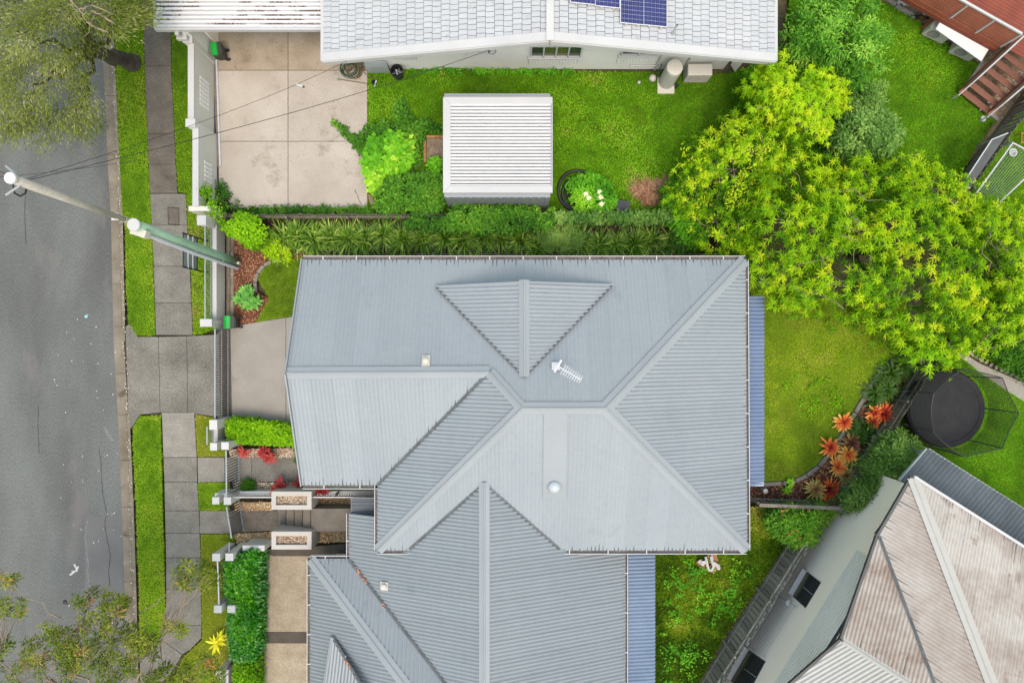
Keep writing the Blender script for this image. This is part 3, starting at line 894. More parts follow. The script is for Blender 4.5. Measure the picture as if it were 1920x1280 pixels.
def valley(p0, p1, w, parent, lift=.05):
    p0, p1 = Vector(p0), Vector(p1)
    d = (p1 - p0).normalized(); s = Vector((-d.y, d.x, 0)).normalized()
    b = MB(); up = Vector((0, 0, 1))
    b.face([p0 - s * w + up * lift, p0 + up * (lift - .012), p1 + up * (lift - .012), p1 - s * w + up * lift])
    b.face([p0 + up * (lift - .012), p0 + s * w + up * lift, p1 + s * w + up * lift, p1 + up * (lift - .012)])
    return b.build('valley_gutter', M['valley'], parent)


def gutter(p0, p1, parent, out, w=.13, mat=None, straps=0, z=-.02):
    """eaves gutter: channel with a lip; out = outward direction"""
    p0, p1, out = Vector(p0), Vector(p1), Vector(out).normalized()
    mat = mat or M['white_trim']
    up = Vector((0, 0, 1))
    b = MB()
    c = lambda p, a, h: p + out * a + up * (h + z)
    d = (p1 - p0).normalized()
    e0, e1 = p0 - d * .0, p1 + d * .0
    for (a0, h0), (a1, h1) in zip([(-.02, .0), (-.02, -.11), (w, -.11), (w, .03), (w + .025, .03), (w + .025, -.13), (-.04, -.13)], [(-.02, -.11), (w, -.11), (w, .03), (w + .025, .03), (w + .025, -.13), (-.04, -.13), (-.02, .0)]):
        b.face([c(e0, a0, h0), c(e0, a1, h1), c(e1, a1, h1), c(e1, a0, h0)])
    g = b.build('gutter', mat, parent)
    lb = MB(); lb.face([c(e0, -.015, -.06), c(e0, w - .003, -.06), c(e1, w - .003, -.06), c(e1, -.015, -.06)])
    lb.build('gutter_debris', M['gutter_in'], g)
    L = (p1 - p0).length
    if straps:
        k = int(L / straps)
        for i in range(k):
            q = p0 + d * (straps * (i + .6))
            MB().bar(c(q, -.03, .015), c(q, w, .015), .03, .008).build('gutter_strap', M['white_metal'], g)
    # fascia board behind the gutter
    fb = MB(); fb.bar(c(p0, -.055, -.14), c(p1, -.055, -.14), .02, .2)
    fb.build('fascia', mat, parent)
    return g


PITCH, AMP = .150, .046
M['dirt'] = mk('roof_dirt', srgb(104, 108, 108), srgb(78, 80, 80), 3, .9, (20, .3))
# ================================================================ main house
ZE, ZR1, ZR2 = 3.4, 5.30, 5.85
A = P(568, 487, ZE); B_ = P(1397, 487, ZE); C_ = P(1400, 1031, ZE); D_ = P(708, 1031, ZE)
E_ = P(708, 909, ZE); F_ = P(567, 909, ZE); G1 = P(538, 699, ZR1)
J = P(918, 697, ZR1 + .01); R0 = P(979, 765, ZR2); R1 = P(1135, 765, ZR2)
hm = thing('main_house', 'large grey steel roofed house with gable, hips and skylight in the middle', 'house', P(980, 750, 0))
rf = MB()
# flat sarking just below the sheets carries the roof edge
for q in ([A, B_, R1, R0, J, G1], [G1, J, E_, F_], [J, R0, D_, E_], [R0, R1, C_, D_], [R1, B_, C_]):
    rf.face([p - Vector((0, 0, .03)) for p in q])
rf = rf.build('roof', M['cap'], hm)
corrugate([A, B_, R1, R0, J, G1], (0, -1, .4), PITCH, AMP * .32, .80, 'roof_sheet', M['roof'], rf, dirt=(.85, .34))
corrugate([G1, J, E_, F_], (0, 1, .4), PITCH, AMP * .32, .80, 'roof_sheet', M['roof'], rf, dirt=(.85, .34))
corrugate([J, R0, D_, E_], (1, 0, .4), PITCH, AMP, .80, 'roof_sheet', M['roof'], rf, dirt=(.4, .2))
corrugate([R0, R1, C_, D_], (0, 1, .4), PITCH, AMP * .32, .80, 'roof_sheet', M['roof'], rf, dirt=(.85, .34))
corrugate([R1, B_, C_], (-1, 0, .4), PITCH, AMP, .80, 'roof_sheet', M['roof'], rf, dirt=(.4, .2))
cap(G1, J, .22, rf); cap(R0, R1, .22, rf); cap(J, R0, .2, rf, 'hip_cap', drop=.25)
cap(R1, B_, .24, rf, 'hip_cap', drop=.28); cap(R1, C_, .24, rf, 'hip_cap', drop=.28); cap(R0, D_, .22, rf, 'hip_cap', drop=.28)
valley(E_, J, .05, rf, .075)
# gablet on the north slope
ga, gb = P(983, 530, 5.37), P(983, 706, 5.37); gl, gr = P(818, 538, 3.93), P(1147, 535, 3.93)
corrugate([ga, gb, gl], (1, 0, .5), PITCH, AMP, .8, 'roof_sheet', M['roof'], rf, lift=.05)
corrugate([ga, gb, gr], (-1, 0, .5), PITCH, AMP, .8, 'roof_sheet', M['roof'], rf, lift=.05)
cap(ga + Vector((0, .1, .06)), gb + Vector((0, 0, .06)), .19, rf, drop=.42)
valley(gl, gb, .045, rf, .10); valley(gr, gb, .045, rf, .10)
gw = MB(); gw.face([gl + Vector((.1, -.08, -.2)), ga + Vector((0, -.08, .02)), gr + Vector((-.1, -.08, -.2))]); gw.build('gable_face', M['render'], hm)
gbar = MB(); gbar.bar(gl + Vector((0, .02, .03)), ga + Vector((0, .02, .05)), .05, .14); gbar.bar(ga + Vector((0, .02, .05)), gr + Vector((0, .02, .03)), .05, .14); gbar.build('barge_board', M['cap'], hm)
# west gable barge, gutters
MB().bar(F_ + Vector((-.03, 0, .02)), G1 + Vector((-.03, 0, .05)), .05, .2).build('barge_board', M['cap'], hm)
MB().bar(G1 + Vector((-.03, 0, .05)), A + Vector((-.03, 0, .02)), .05, .2).build('barge_board', M['cap'], hm)
gutter(A, B_, hm, (0, 1, 0), straps=1.3); gutter(B_, C_, hm, (1, 0, 0), straps=1.3, w=.11)
gutter(C_, D_, hm, (0, -1, 0), straps=1.5); gutter(D_, E_, hm, (-1, 0, 0), w=.1); gutter(F_, E_, hm, (0, -1, 0), straps=1.4)
# walls below the eaves
wl = MB()
wi = [A + Vector((.5, -.6, 0)), B_ + Vector((-.6, -.6, 0)), C_ + Vector((-.6, .6, 0)), D_ + Vector((.5, .6, 0)), E_ + Vector((.5, .5, 0)), F_ + Vector((.5, .5, 0))]
wl.prism([(p.x, p.y) for p in wi], 0, 3.25)
wl = wl.build('wall', M['render'], hm)
gy = MB(); xw = F_.x + .5
gy.face([(xw, A.y - .6, 3.25), (xw, G1.y, 4.95), (xw, F_.y + .5, 3.25)]); gy.build('gable_wall', M['render'], hm)
gd = MB().box((xw - .03, (P(0, 612).y + P(0, 770).y) / 2, 1.15), (.05, 3.4, 2.3)); gd.build('garage_door', M['white_trim'], hm)
# skylight panel and dome on the south slope
def onS(px, py, dz=0.0):
    """point on the south slope of the main roof under a pixel"""
    nrm = (R1 - R0).cross(C_ - R0).normalized()
    d = Vector(((px - 960) / FPX, (640 - py) / FPX, -1)); o = Vector((0, 0, H))
    t = (R0 - o).dot(nrm) / d.dot(nrm)
    return o + d * t + Vector((0, 0, dz))
def onPlane(a, b, c, px, py, dz=0.0):
    nrm = (b - a).cross(c - a).normalized()
    d = Vector(((px - 960) / FPX, (640 - py) / FPX, -1)); o = Vector((0, 0, H))
    t = (a - o).dot(nrm) / d.dot(nrm)
    return o + d * t + Vector((0, 0, dz))
fl = MB(); q = [onS(1019, 775, .055), onS(1064, 775, .055), onS(1061, 932, .055), onS(1018, 932, .055)]
fl.prism([(p.x, p.y) for p in q], [p.z - .04 for p in q], [p.z for p in q]); fl.build('skylight_flashing', M['cap'], hm)
sk = thing('skylight_dome', 'clear round skylight dome on the flat flashing panel', 'skylight', onS(1039, 911, .06))
c = onS(1039, 911, .05)
MB().lathe(c, [(.25, -.05), (.27, .05), (.25, .07)], 28).build('collar', M['cap'], sk)
M['dome'] = mk('acrylic_dome', srgb(176, 184, 190), srgb(160, 168, 174), 2, .12, (4, .1), spec=.6)
MB().lathe(c, [(.235, .06), (.225, .11), (.19, .16), (.13, .195), (.06, .21), (.01, .213)], 28).build('dome', M['dome'], sk, smooth=True)
# small vent on the north slope
def onN(px, py, dz=0.0): return onPlane(A, B_, R1, px, py, dz)
vt = thing('roof_vent', 'small white cowl vent below the front ridge', 'vent', onN(799, 676))
c = onN(799, 676, 0)
MB().box(c + Vector((0, 0, .05)), (.3, .42, .06), rx=math.radians(-23)).build('flashing', M['cream_metal'], vt, bevel=.01)
MB().lathe(c, [(.07, 0), (.07, .16), (.11, .18), (.11, .23), (.04, .26)], 16).build('cowl', M['cream_metal'], vt)
# tv antenna
an = thing('tv_antenna', 'white television antenna with a row of short rods', 'antenna', onN(1047, 687))
c = onN(1047, 687, 0)
M['alu'] = mk('bright_aluminium', srgb(206, 208, 212), srgb(192, 196, 200), 2, .35, spec=.5)
MB().tube([c, c + Vector((0, 0, 1.0))], .022, 8).build('mast', M['alu'], an)
d = (onN(1088, 711) - c); d.z = 0; d.normalize(); s = Vector((-d.y, d.x, 0))
top = c + Vector((0, 0, .95))
MB().bar(top - d * .12, top + d * .85, .025, .025).build('boom', M['alu'], an)
for k in range(9):
    q = top + d * (.12 + k * .088); w = .20 - .008 * k
    MB().bar(q - s * w, q + s * w, .018, .012, dz=.02).build('rod', M['alu'], an)
for sg in (-1, 1):
    for dz in (-.10, .10):
        MB().bar(top - d * .10 + Vector((0, 0, dz)), top - d * .10 + s * sg * .24 + Vector((0, 0, dz * 1.8)), .05, .012).build('reflector', M['alu'], an)
MB().box(c + Vector((-.1, .02, .1)), (.3, .3, .03), rx=math.radians(-23)).build('bracket', M['alu'], an)

# patio awning on the east side of the main house
aw = thing('patio_awning', 'blue polycarbonate awning strip along the main house wall, beside the back lawn', 'awning', P(1415, 730, 0))
a0, a1, a2, a3 = P(1396, 556, 2.9), P(1432, 556, 2.75), P(1432, 911, 2.75), P(1396, 911, 2.9)
corrugate([a0, a1, a2, a3], (1, 0, 0), .155, .075, .9, 'awning_sheet', M['poly'], aw, prof='sine')
MB().bar(a1 + Vector((-.06, 0, -.08)), a2 + Vector((-.06, 0, -.08)), .05, .1).build('beam', M['white_trim'], aw)
for t in (.02, .35, .66, .98):
    q = a1.lerp(a2, t) + Vector((-.08, 0, 0))
    MB().bar((q.x, q.y, 0), (q.x, q.y, 2.66), .09, .09, up=(0, 1, 0)).build('post', M['white_trim'], aw)
MB().face([P(1400, 903, 2.83), P(1432, 903, 2.83), P(1432, 911, 2.83), P(1400, 911, 2.83)][::-1]).build('end_flashing', M['poly_low'], aw)

# ================================================================ lower attached house
hl = thing('lower_house', 'blue-grey steel roofed house attached below the main house', 'house', P(880, 1200, 0))
zr, ze = 4.63, 2.3
xr = P(908, 905, zr).x; xw_ = P(655, 1000, ze).x; xe = P(1172, 1100, ze).x; yb = -15.0
kw = (zr - ze) / (xr - xw_); ke = (zr - ze) / (xe - xr)
def W(x, y): return Vector((x, y, ze + (x - xw_) * kw))
def E(x, y): return Vector((x, y, zr - (x - xr) * ke))
ytop = P(655, 962, ze).y; yn = P(620, 1047, ze).y; xwing = P(582, 1050, ze).x
vb = 4.3 / 1.0
def vpt(t): return Vector((xw_ + t, yn - t * 1.03, ze + t * kw))           # valley
def hpt(t): return Vector((xwing + t, yn - t * 1.03, ze + t * kw))         # hip of the front wing
tv = 5.2; th = 5.2
rl = MB()
west = [Vector((xw_, ytop, ze)), vpt(0), vpt(tv), Vector((xr, yb, zr)), Vector((xr, P(908, 903, zr).y, zr)), W(-3.2, ytop)]
east = [Vector((xr, P(908, 903, zr).y, zr)), Vector((xr, yb, zr)), E(xe, yb), E(xe, P(0, 1028, ze).y), E(2.2, P(0, 1020, 3.4).y)]
wn_ = [hpt(0), vpt(0), vpt(tv), hpt(th)]
ww = [hpt(0), hpt(th), Vector((xwing + th, yb, ze + th * kw)), Vector((xwing, yb, ze))]
for q in (west, east, wn_, ww): rl.face([p - Vector((0, 0, .04)) for p in q])
rl = rl.build('roof', M['cap'], hl)
corrugate(west, (1, 0, .4), PITCH, AMP, .8, 'roof_sheet', M['roof_low'], rl, dirt=(.45, .35))
corrugate(east, (-1, 0, .4), PITCH, AMP, .8, 'roof_sheet', M['roof_low'], rl, dirt=(.45, .35))
corrugate(wn_, (0, -1, .4), PITCH * 1.1, AMP, .8, 'roof_sheet', M['roof_low'], rl, dirt=(.6, .3))
corrugate(ww, (1, 0, .4), PITCH, AMP, .8, 'roof_sheet', M['roof_low'], rl, dirt=(.45, .35))
cap((xr, P(908, 903, zr).y, zr), (xr, yb, zr), .2, rl, drop=.3)
cap(hpt(0), hpt(th), .22, rl, 'hip_cap', drop=.25)
valley(vpt(0), vpt(tv), .055, rl, .08)
# valleys where the gable runs into the main roof
valley(P(768, 1029, 3.42), P(908, 906, zr - .03), .045, rl, .075); valley(P(1049, 1029, 3.42), P(908, 906, zr - .03), .045, rl, .075)
# little gable on the front wing
def onW(px, py, dz=0): return onPlane(hpt(0), hpt(th), Vector((xwing, yb, ze)), px, py, dz)
t0 = onW(625, 1191, .1); t1 = onW(697, 1292, .55); t2 = onW(612, 1292, .35)
corrugate([t0, t1, t2], (0, 1, .1), PITCH * 1.1, AMP, .8, 'roof_sheet', M['roof_low'], rl, dirt=(.6, .3))
cap(t0, t2, .09, rl, 'hip_cap', drop=.2); valley(t0, t1, .06, rl, .04)
gutter(vpt(0), Vector((xw_, ytop, ze)), hl, (-1, 0, 0), w=.1, straps=1.2)
gutter(hpt(0), vpt(0), hl, (0, 1, 0), w=.1, straps=1.0)
gutter(Vector((xwing, yb, ze)), hpt(0), hl, (-1, 0, 0), w=.12, straps=1.2)
gutter(E(xe, P(0, 1030, ze).y), E(xe, yb), hl, (1, 0, 0), w=.09, straps=1.6)
wl = MB()
wl.prism([(xw_ + .5, ytop), (xw_ + .5, yn - .5), (xwing + .5, yn - .5), (xwing + .5, yb), (xe - .5, yb), (xe - .5, ytop)], 0, 2.15)
wl.build('wall', M['render_grey'], hl)
MB().prism(PP([(658, 933), (712, 933), (712, 965), (658, 965)], 2.2), 2.1, 2.2).build('porch_roof', M['roof_low'], hl)
corrugate([P(659, 935, 2.2), P(712, 935, 2.2), P(712, 964, 2.2), P(659, 964, 2.2)], (1, 0, 0), PITCH, .03, .8, 'porch_sheet', M['dark_roof'], hl, lift=.01)
c = onPlane(Vector((xw_, ytop, ze)), vpt(0), Vector((xr, yb, zr)), 721, 1097, 0)
vt2 = thing('roof_vent', 'small pale vent cowl low on the blue-grey roof', 'vent', c)
MB().box(c + Vector((0, 0, .05)), (.34, .34, .06), ry=math.radians(-22)).build('flashing', M['cream_metal'], vt2, bevel=.01)
MB().lathe(c, [(.07, 0), (.07, .16), (.11, .18), (.11, .22), (.04, .25)], 16).build('cowl', M['cream_metal'], vt2)
lm = LM(); rr_ = np.random.default_rng(77)
for (pa, pb_, n_) in ((vpt(.25), vpt(.8), 22), (vpt(1.45), vpt(1.6), 6), (t0.lerp(t1, .35), t0.lerp(t1, .55), 14)):
    k_ = rr_.uniform(0, 1, n_); a_ = rr_.uniform(0, 6.28, n_)
    q_ = np.array(pa)[None] * (1 - k_)[:, None] + np.array(pb_)[None] * k_[:, None] + rr_.normal(0, .04, (n_, 3)) * np.array([1, 1, 0]) + np.array([0, 0, .09])
    lm.leaves(q_, np.stack([np.cos(a_), np.sin(a_), rr_.uniform(0, .4, n_)], 1), .09, .03, rr_.uniform(0, 1, n_), bend=0)
tag(lm.build('leaf_litter', leafmat('orange_litter', [(0, srgb(120, 60, 40)), (.5, srgb(186, 104, 72)), (1, srgb(206, 150, 110))], 0, .9), hl), kind='stuff')
aw2 = thing('patio_awning', 'grey blue polycarbonate awning beside the overgrown yard', 'awning', P(1200, 1160, 0))
a0, a1, a2, a3 = P(1173, 1036, 2.15), P(1228, 1036, 2.0), P(1228, 1310, 2.0), P(1173, 1310, 2.15)
corrugate([a0, a1, a2, a3], (1, 0, 0), .15, .07, .9, 'awning_sheet', M['poly_low'], aw2)
MB().bar(a1 + Vector((-.06, 0, -.08)), a2 + Vector((-.06, 0, -.08)), .05, .1).build('beam', M['white_trim'], aw2)
for t in (.02, .4, .8):
    q = a1.lerp(a2, t) + Vector((-.1, 0, 0))
    MB().bar((q.x, q.y, 0), (q.x, q.y, 1.9), .09, .09, up=(0, 1, 0)).build('post', M['white_trim'], aw2)

# ================================================================ white tiled house, top
hn = thing('tiled_house', 'white tiled gable house with solar panels at the top', 'house', P(1030, 60, 0))
zen, zrn = 3.2, 5.07
yg = P(605, 108, zen).y; xl = P(606, 0, zen).x; xrr = P(1453, 0, zen).x; xm = P(1031, 0, zrn).x; yk = 17.0
kl = (zrn - zen) / (xm - xl); kr = (zrn - zen) / (xrr - xm)
rn = MB()
rn.face([(xl, yg, zen), (xm, yg, zrn), (xm, yk, zrn), (xl, yk, zen)]); rn.face([(xm, yg, zrn), (xrr, yg, zen), (xrr, yk, zen), (xm, yk, zrn)])
rn = rn.build('roof', M['tilebed'], hn)
TL, TW = .345, .205
def tilemesh(sl, sg):
    """interlocking flat tile: slab with a proud lower edge and side lock"""
    b = MB(); L = TL * .965; w = TW - .02
    ca = math.cos(sl); sa = math.sin(sl)
    def pt(x, y, z): return (x * ca * sg, y, z - x * sa)               # x runs down the slope
    P0 = [pt(-L / 2, -w / 2, .02), pt(L / 2, -w / 2, .045), pt(L / 2, w / 2, .045), pt(-L / 2, w / 2, .02)]
    P1 = [pt(-L / 2, -w / 2, 0), pt(L / 2, -w / 2, .012), pt(L / 2, w / 2, .012), pt(-L / 2, w / 2, 0)]
    if sg < 0: P0 = P0[::-1]; P1 = P1[::-1]
    b.face(P0)
    for i in range(4):
        j = (i + 1) % 4
        b.face([P1[i], P1[j], P0[j], P0[i]])
    return b
sites = []
for side, k, x0 in ((-1, kl, xl), (1, kr, xrr)):
    sl = math.atan(k); span = abs(x0 - xm); nc = int(round(span / (TL * math.cos(sl)))); stp = span / nc
    for i in range(nc):
        x = xm + side * (i + .5) * stp; z = zrn - (i + .5) * stp * k
        st = .5 * TW if i % 2 else 0
        y = yg + .18 + st * .5
        while y < 14.6:
            sites.append((y, x, z, side)); y += TW
sites.sort()
tm = {s: tilemesh(math.atan(k), s).mesh('tile') for s, k in ((-1, kl), (1, kr))}
rest = MB()
for i, (y, x, z, s) in enumerate(sites):
    if i < 300:
        o = link('roof_tile', tm[s], M['tile'], rn, Vector((x, y, z + random.uniform(0, .006))))
    else:
        for f in tm[s].polygons:
            rest.face([(tm[s].vertices[v].co.x + x, tm[s].vertices[v].co.y + y, tm[s].vertices[v].co.z + z + (i % 7) * .001) for v in f.vertices])
tag(rest.build('roof_tiles', M['tile'], rn), kind='stuff')
# barge boards, ridge, walls
for a, b in (((xl, zen), (xm, zrn)), ((xm, zrn), (xrr, zen))):
    p0, p1 = Vector((a[0], yg, a[1])), Vector((b[0], yg, b[1]))
    MB().bar(p0 + Vector((0, -.02, .06)), p1 + Vector((0, -.02, .06)), .32, .05).build('barge_cap', M['white_trim'], hn)
    MB().bar(p0 + Vector((0, -.2, -.09)), p1 + Vector((0, -.2, -.09)), .04, .26).build('barge_board', M['white_trim'], hn)
    MB().bar(p0 + Vector((0, .3, -.16)), p1 + Vector((0, .3, -.16)), 1.0, .03).build('soffit', M['white_trim'], hn)
MB().bar((xm, yg - .2, zrn + .1), (xm, yk, zrn + .1), .27, .06).build('ridge_cap', M['white_trim'], hn)
MB().bar((xl - .03, yg - .15, zen - .03), (xl - .03, yk, zen - .03), .13, .12).build('gutter', M['white_trim'], hn)
MB().bar((xrr + .03, yg - .15, zen - .03), (xrr + .03, yk, zen - .03), .13, .12).build('gutter', M['white_trim'], hn)
yw = P(0, 130).y; xwl = P(689, 130).x; xwr = P(1356, 139).x
wb = MB()
def zroof(x): return (zen + (x - xl) * kl if x < xm else zrn - (x - xm) * kr) - .12
wb.face([(xwl, yw, 0), (xwr, yw, 0), (xwr, yw, zroof(xwr)), (xm, yw, zroof(xm)), (xwl, yw, zroof(xwl))])
wb.face([(xwr, yw, 0), (xwr, yk, 0), (xwr, yk, zroof(xwr)), (xwr, yw, zroof(xwr))])
wb.face([(xwl, yk, 0), (xwl, yw, 0), (xwl, yw, zroof(xwl)), (xwl, yk, zroof(xwl))])
wb.build('wall', M['wall_white'], hn)


def zw(py, Y=None): return H - (Y or yw) * FPX / (640 - py)       # height on the south wall under a pixel row
def xwz(px, z): return (px - 960) * (H - z) / FPX


def wall_window(px0, px1, py_top, py_sill, py_ap, panes, apron=True):
    zt, zs = zw(py_top), zw(py_sill)
    x0, x1 = xwz(px0, (zt + zs) / 2), xwz(px1, (zt + zs) / 2)
    fr = MB()
    y = yw - .06
    fr.box(((x0 + x1) / 2, y, zt + .03), (x1 - x0, .1, .06)); fr.box(((x0 + x1) / 2, y, zs), (x1 - x0, .1, .06))
    for k in range(panes + 1):
        fr.box((x0 + (x1 - x0) * k / panes, y, (zt + zs) / 2), (.06, .1, zt - zs - .002))
    w = fr.build('window', M['white_trim'], hn)
    for k in range(panes):
        a, b = x0 + (x1 - x0) * k / panes, x0 + (x1 - x0) * (k + 1) / panes
        MB().box(((a + b) / 2, yw - .03, (zt + zs) / 2), (b - a - .05, .02, zt - zs - .05)).build('pane', M['glass_green' if panes == 4 and k in (1, 2) else 'glass'], w)
    if apron:
        za = zw(py_ap)
        n = max(4, int((x1 - x0 + .1) / .12))
        MB().box(((x0 + x1) / 2, yw - .05, zs - .05), (x1 - x0 + .2, .22, .04)).build('sill', M['white_trim'], w)
        for k in range(n):
            a = x0 - .06 + (x1 - x0 + .12) * (k + .5) / n
            MB().box((a, yw - .04, (zs + za) / 2 - .04), ((x1 - x0 + .12) / n - .012, .06, zs - za)).build('apron_board', M['wall_white'], w)


wall_window(996, 1090, 84, 103.5, 118, 4)
wall_window(1166, 1232, 92, 100, 114.5, 2)
wall_window(874, 921, 78, 93, 104.5, 2)
wall_window(726, 774, 92, 103, 110, 2)
for px, py in ((1242, 100), (1292, 104)):
    q = P(1226 if px == 1242 else 1280, 146, 0)
    MB().tube([(q.x, yw - .06, .1), (q.x, yw - .06, 2.9)], .04, 8).build('downpipe', M['cream_metal'], hn)
MB().tube([(P(1182, 0, .5).x, yw - .05, .52), (P(1238, 0, .5).x, yw - .05, .52)], .04, 8).build('waste_pipe', M['white_trim'], hn)
MB().prism(PP([(1372, 118), (1389, 118), (1381, 132)], .2), 0, 1.6).build('step_block', M['render_grey'], hn)
# vent pipe on the tiles
q = Vector((P(1262, 60, 4.2).x, P(0, 62, 4.2).y, zrn - (P(1262, 60, 4.2).x - xm) * kr))
vp = thing('vent_pipe', 'short white vent pipe rising from the white roof tiles', 'pipe', q)
MB().tube([q, q + Vector((0, 0, .75))], .035, 10).build('pipe', M['white_trim'], vp)
MB().lathe(q, [(.10, .0), (.07, .05), (.04, .09)], 14).build('collar', M['cap'], vp)
MB().lathe(q + Vector((0, 0, .75)), [(.03, 0), (.03, .006)], 10).build('opening', M['black'], vp)


# solar panels
def rooft(x): return zrn - (x - xm) * kr
def solar(px0, px1, py_low, label, rows=10, cols=6):
    x0 = xwz(px0, 4.7); x1 = xwz(px1, 4.5)
    z0, z1 = rooft(x0) + .12, rooft(x1) + .12
    y0 = (640 - py_low) * (H - (z0 + z1) / 2) / FPX; y1 = y0 + 1.68
    ex = Vector((x1 - x0, 0, z1 - z0)); ey = Vector((0, y1 - y0, 0)); o = Vector((x0, y0, z0)); n = ex.cross(ey).normalized()
    t = thing('solar_module', label, 'solar panel', o, 'solar panels on the white tiled roof')
    b = MB()
    for (a, c, e, f) in ((0, 0, 1, .013), (0, .987, 1, 1), (0, .013, .022, .987), (.978, .013, 1, .987)):
        pts = [o + ex * u + ey * v for u, v in ((a, c), (e, c), (e, f), (a, f))]
        b.face([p + n * .04 for p in pts])
        for i in range(4): b.face([pts[i] , pts[(i + 1) % 4], pts[(i + 1) % 4] + n * .04, pts[i] + n * .04])
    b.build('frame', M['white_metal'], t)
    b = MB(); b.face([o + ex * u + ey * v + n * .028 for u, v in ((.02, .012), (.98, .012), (.98, .988), (.02, .988))]); b.build('backing', M['cell_line'], t)
    gu, gv = .96 / cols, .976 / rows
    cm = MB(); cw, ch = ex * gu * .97, ey * gv * .93
    for h0, h1 in ((0.01, .485), (.515, .99)):
        cm.face([cw * h0, cw * h1, cw * h1 + ch, cw * h0 + ch])
    me = cm.mesh('cell')
    for i in range(cols):
        for j in range(rows):
            link('cell', me, M['blue_cell'], t, o + ex * (.02 + gu * (i + .03)) + ey * (.012 + gv * (j + .04)) + n * .034)
    for u in (.25, .75):
        MB().box(o + ex * u + ey * -.012 + n * .0, (.05, .06, .08)).build('clamp', M['white_trim'], t)
solar(1067, 1114, 8, 'left solar panel of the upper pair, mostly out of the picture')
solar(1114.5, 1161, 14.5, 'right solar panel of the upper pair, cut by the picture edge')
solar(1163, 1207.5, 46, 'blue solar panel beside the upper pair, lower edge further down')
solar(1208.5, 1253, 50, 'rightmost blue solar panel on the white roof')

# carport of the tiled house
cpn = thing('carport', 'white ribbed carport roof full of brown leaf litter, top left', 'carport', P(450, 60, 0))
zc = 2.85
c0, c1 = P(295, 54, zc), P(604, 54, zc)
corrugate([c0, c1, Vector((c1.x, 16.5, zc)), Vector((c0.x, 16.5, zc))], (1, 0, 0), .172, .09, 3.0, 'roof_sheet', M['white_metal'], cpn, prof='slot', lap=.0)
MB().bar(c0 + Vector((-.05, -.06, .03)), c1 + Vector((0, -.06, .03)), .09, .2).build('fascia', M['white_trim'], cpn)
MB().bar(c0 + Vector((-.05, -.015, .03)), Vector((c0.x - .05, 16.5, zc + .03)), .09, .2).build('fascia', M['white_trim'], cpn)
MB().box((c0.x + .75, 14.2, zc - .1), (.15, 4, .15)).build('beam', M['white_trim'], cpn)
# carport wall and post
wb = P(405, 110, 0)
MB().box((wb.x - .16, wb.y + 2.2, 1.38), (.26, 4.4, 2.76)).build('wall', M['wall_white'], cpn)
MB().box((wb.x + .06, wb.y + 2.6, 1.35), (.1, 4.0, 2.7)).build('roller_door', M['render_grey'], cpn)
MB().box((wb.x - .75, wb.y + .9, 1.1), (.3, .3, 2.2)).build('pillar', M['wall_white'], cpn)
r = np.random.default_rng(5)
lm = LM()
pr = .172
for k in range(int((16.5 - c0.y) / pr) - 11, int((16.5 - c0.y) / pr) + 1):
    yy = 16.5 - pr * (k + .80)
    for j in range(9):
        xc = r.choice([r.uniform(c0.x, c0.x + .9), r.uniform(c0.x, c1.x), r.uniform(c1.x - 2.5, c1.x), r.uniform(c0.x + 2.5, c1.x)]); ln = r.uniform(.1, .55)
        n = int(ln * 150)
        x = np.clip(xc + r.uniform(-ln, ln, n), c0.x + .03, c1.x - .03); a = r.uniform(0, 6.28, n)
        lm.leaves(np.stack([x, yy + r.normal(0, .026, n), np.full(n, zc + .05) + r.uniform(0, .02, n)], 1), np.stack([np.cos(a), np.sin(a) * .4, r.uniform(-.1, .3, n)], 1), .05, .025, r.uniform(0, .7, n), bend=0)
tag(lm.build('leaf_litter', M['litter'], cpn), kind='stuff')

# ================================================================ pale two-storey house, lower right
hp = thing('pale_house', 'two storey pale house with weathered white corrugated roof, lower right', 'house', P(1700, 1150, 0))
zp = 5.3
def fz(px, py, z): return P(px, py, z)
T = P(1712, 895, zp); K = P(1648, 1005, zp); K2 = P(1579, 1200, zp + .0)
# frame vectors of that house: s along the side wall, e to the right
sdir = (P(1363, 1272) - P(1514, 1029)).normalized()          # along the wall, down-left
edir = Vector((-sdir.y, sdir.x, 0))                          # away from the fence, right-down
if edir.x < 0: edir = -edir
# planes given by three known points each
Hd = P(1853, 1262, 7.6); Vd = P(1747, 1280, 6.9)
right_g = P(1930, 1034, zp)
def ext(a, b, t): return a + (b - a) * t
hip_end = ext(T, Hd, 1.15)
corr = lambda q, vd, m, nm='roof_sheet': corrugate(q, vd, .13, .02, .8, nm, m, rp_, dirt=(.35, .8))
rp_ = MB()
sh_r = [T, hip_end, ext(T, right_g, 1.5) + (hip_end - T) * .6, ext(T, right_g, 1.5)]
mid = [T, K, ext(K, Vd, 1.15), hip_end]
left = [K, K2, P(1706, 1281, 6.7), ext(K, Vd, 1.15)]
low = [K2, P(1470, 1296, zp), P(1600, 1340, 5.9), P(1730, 1296, 6.75)]
for q in (mid, left, low): rp_.face([p - Vector((0, 0, .06)) for p in q])
rp_ = rp_.build('roof', M['cap'], hp)
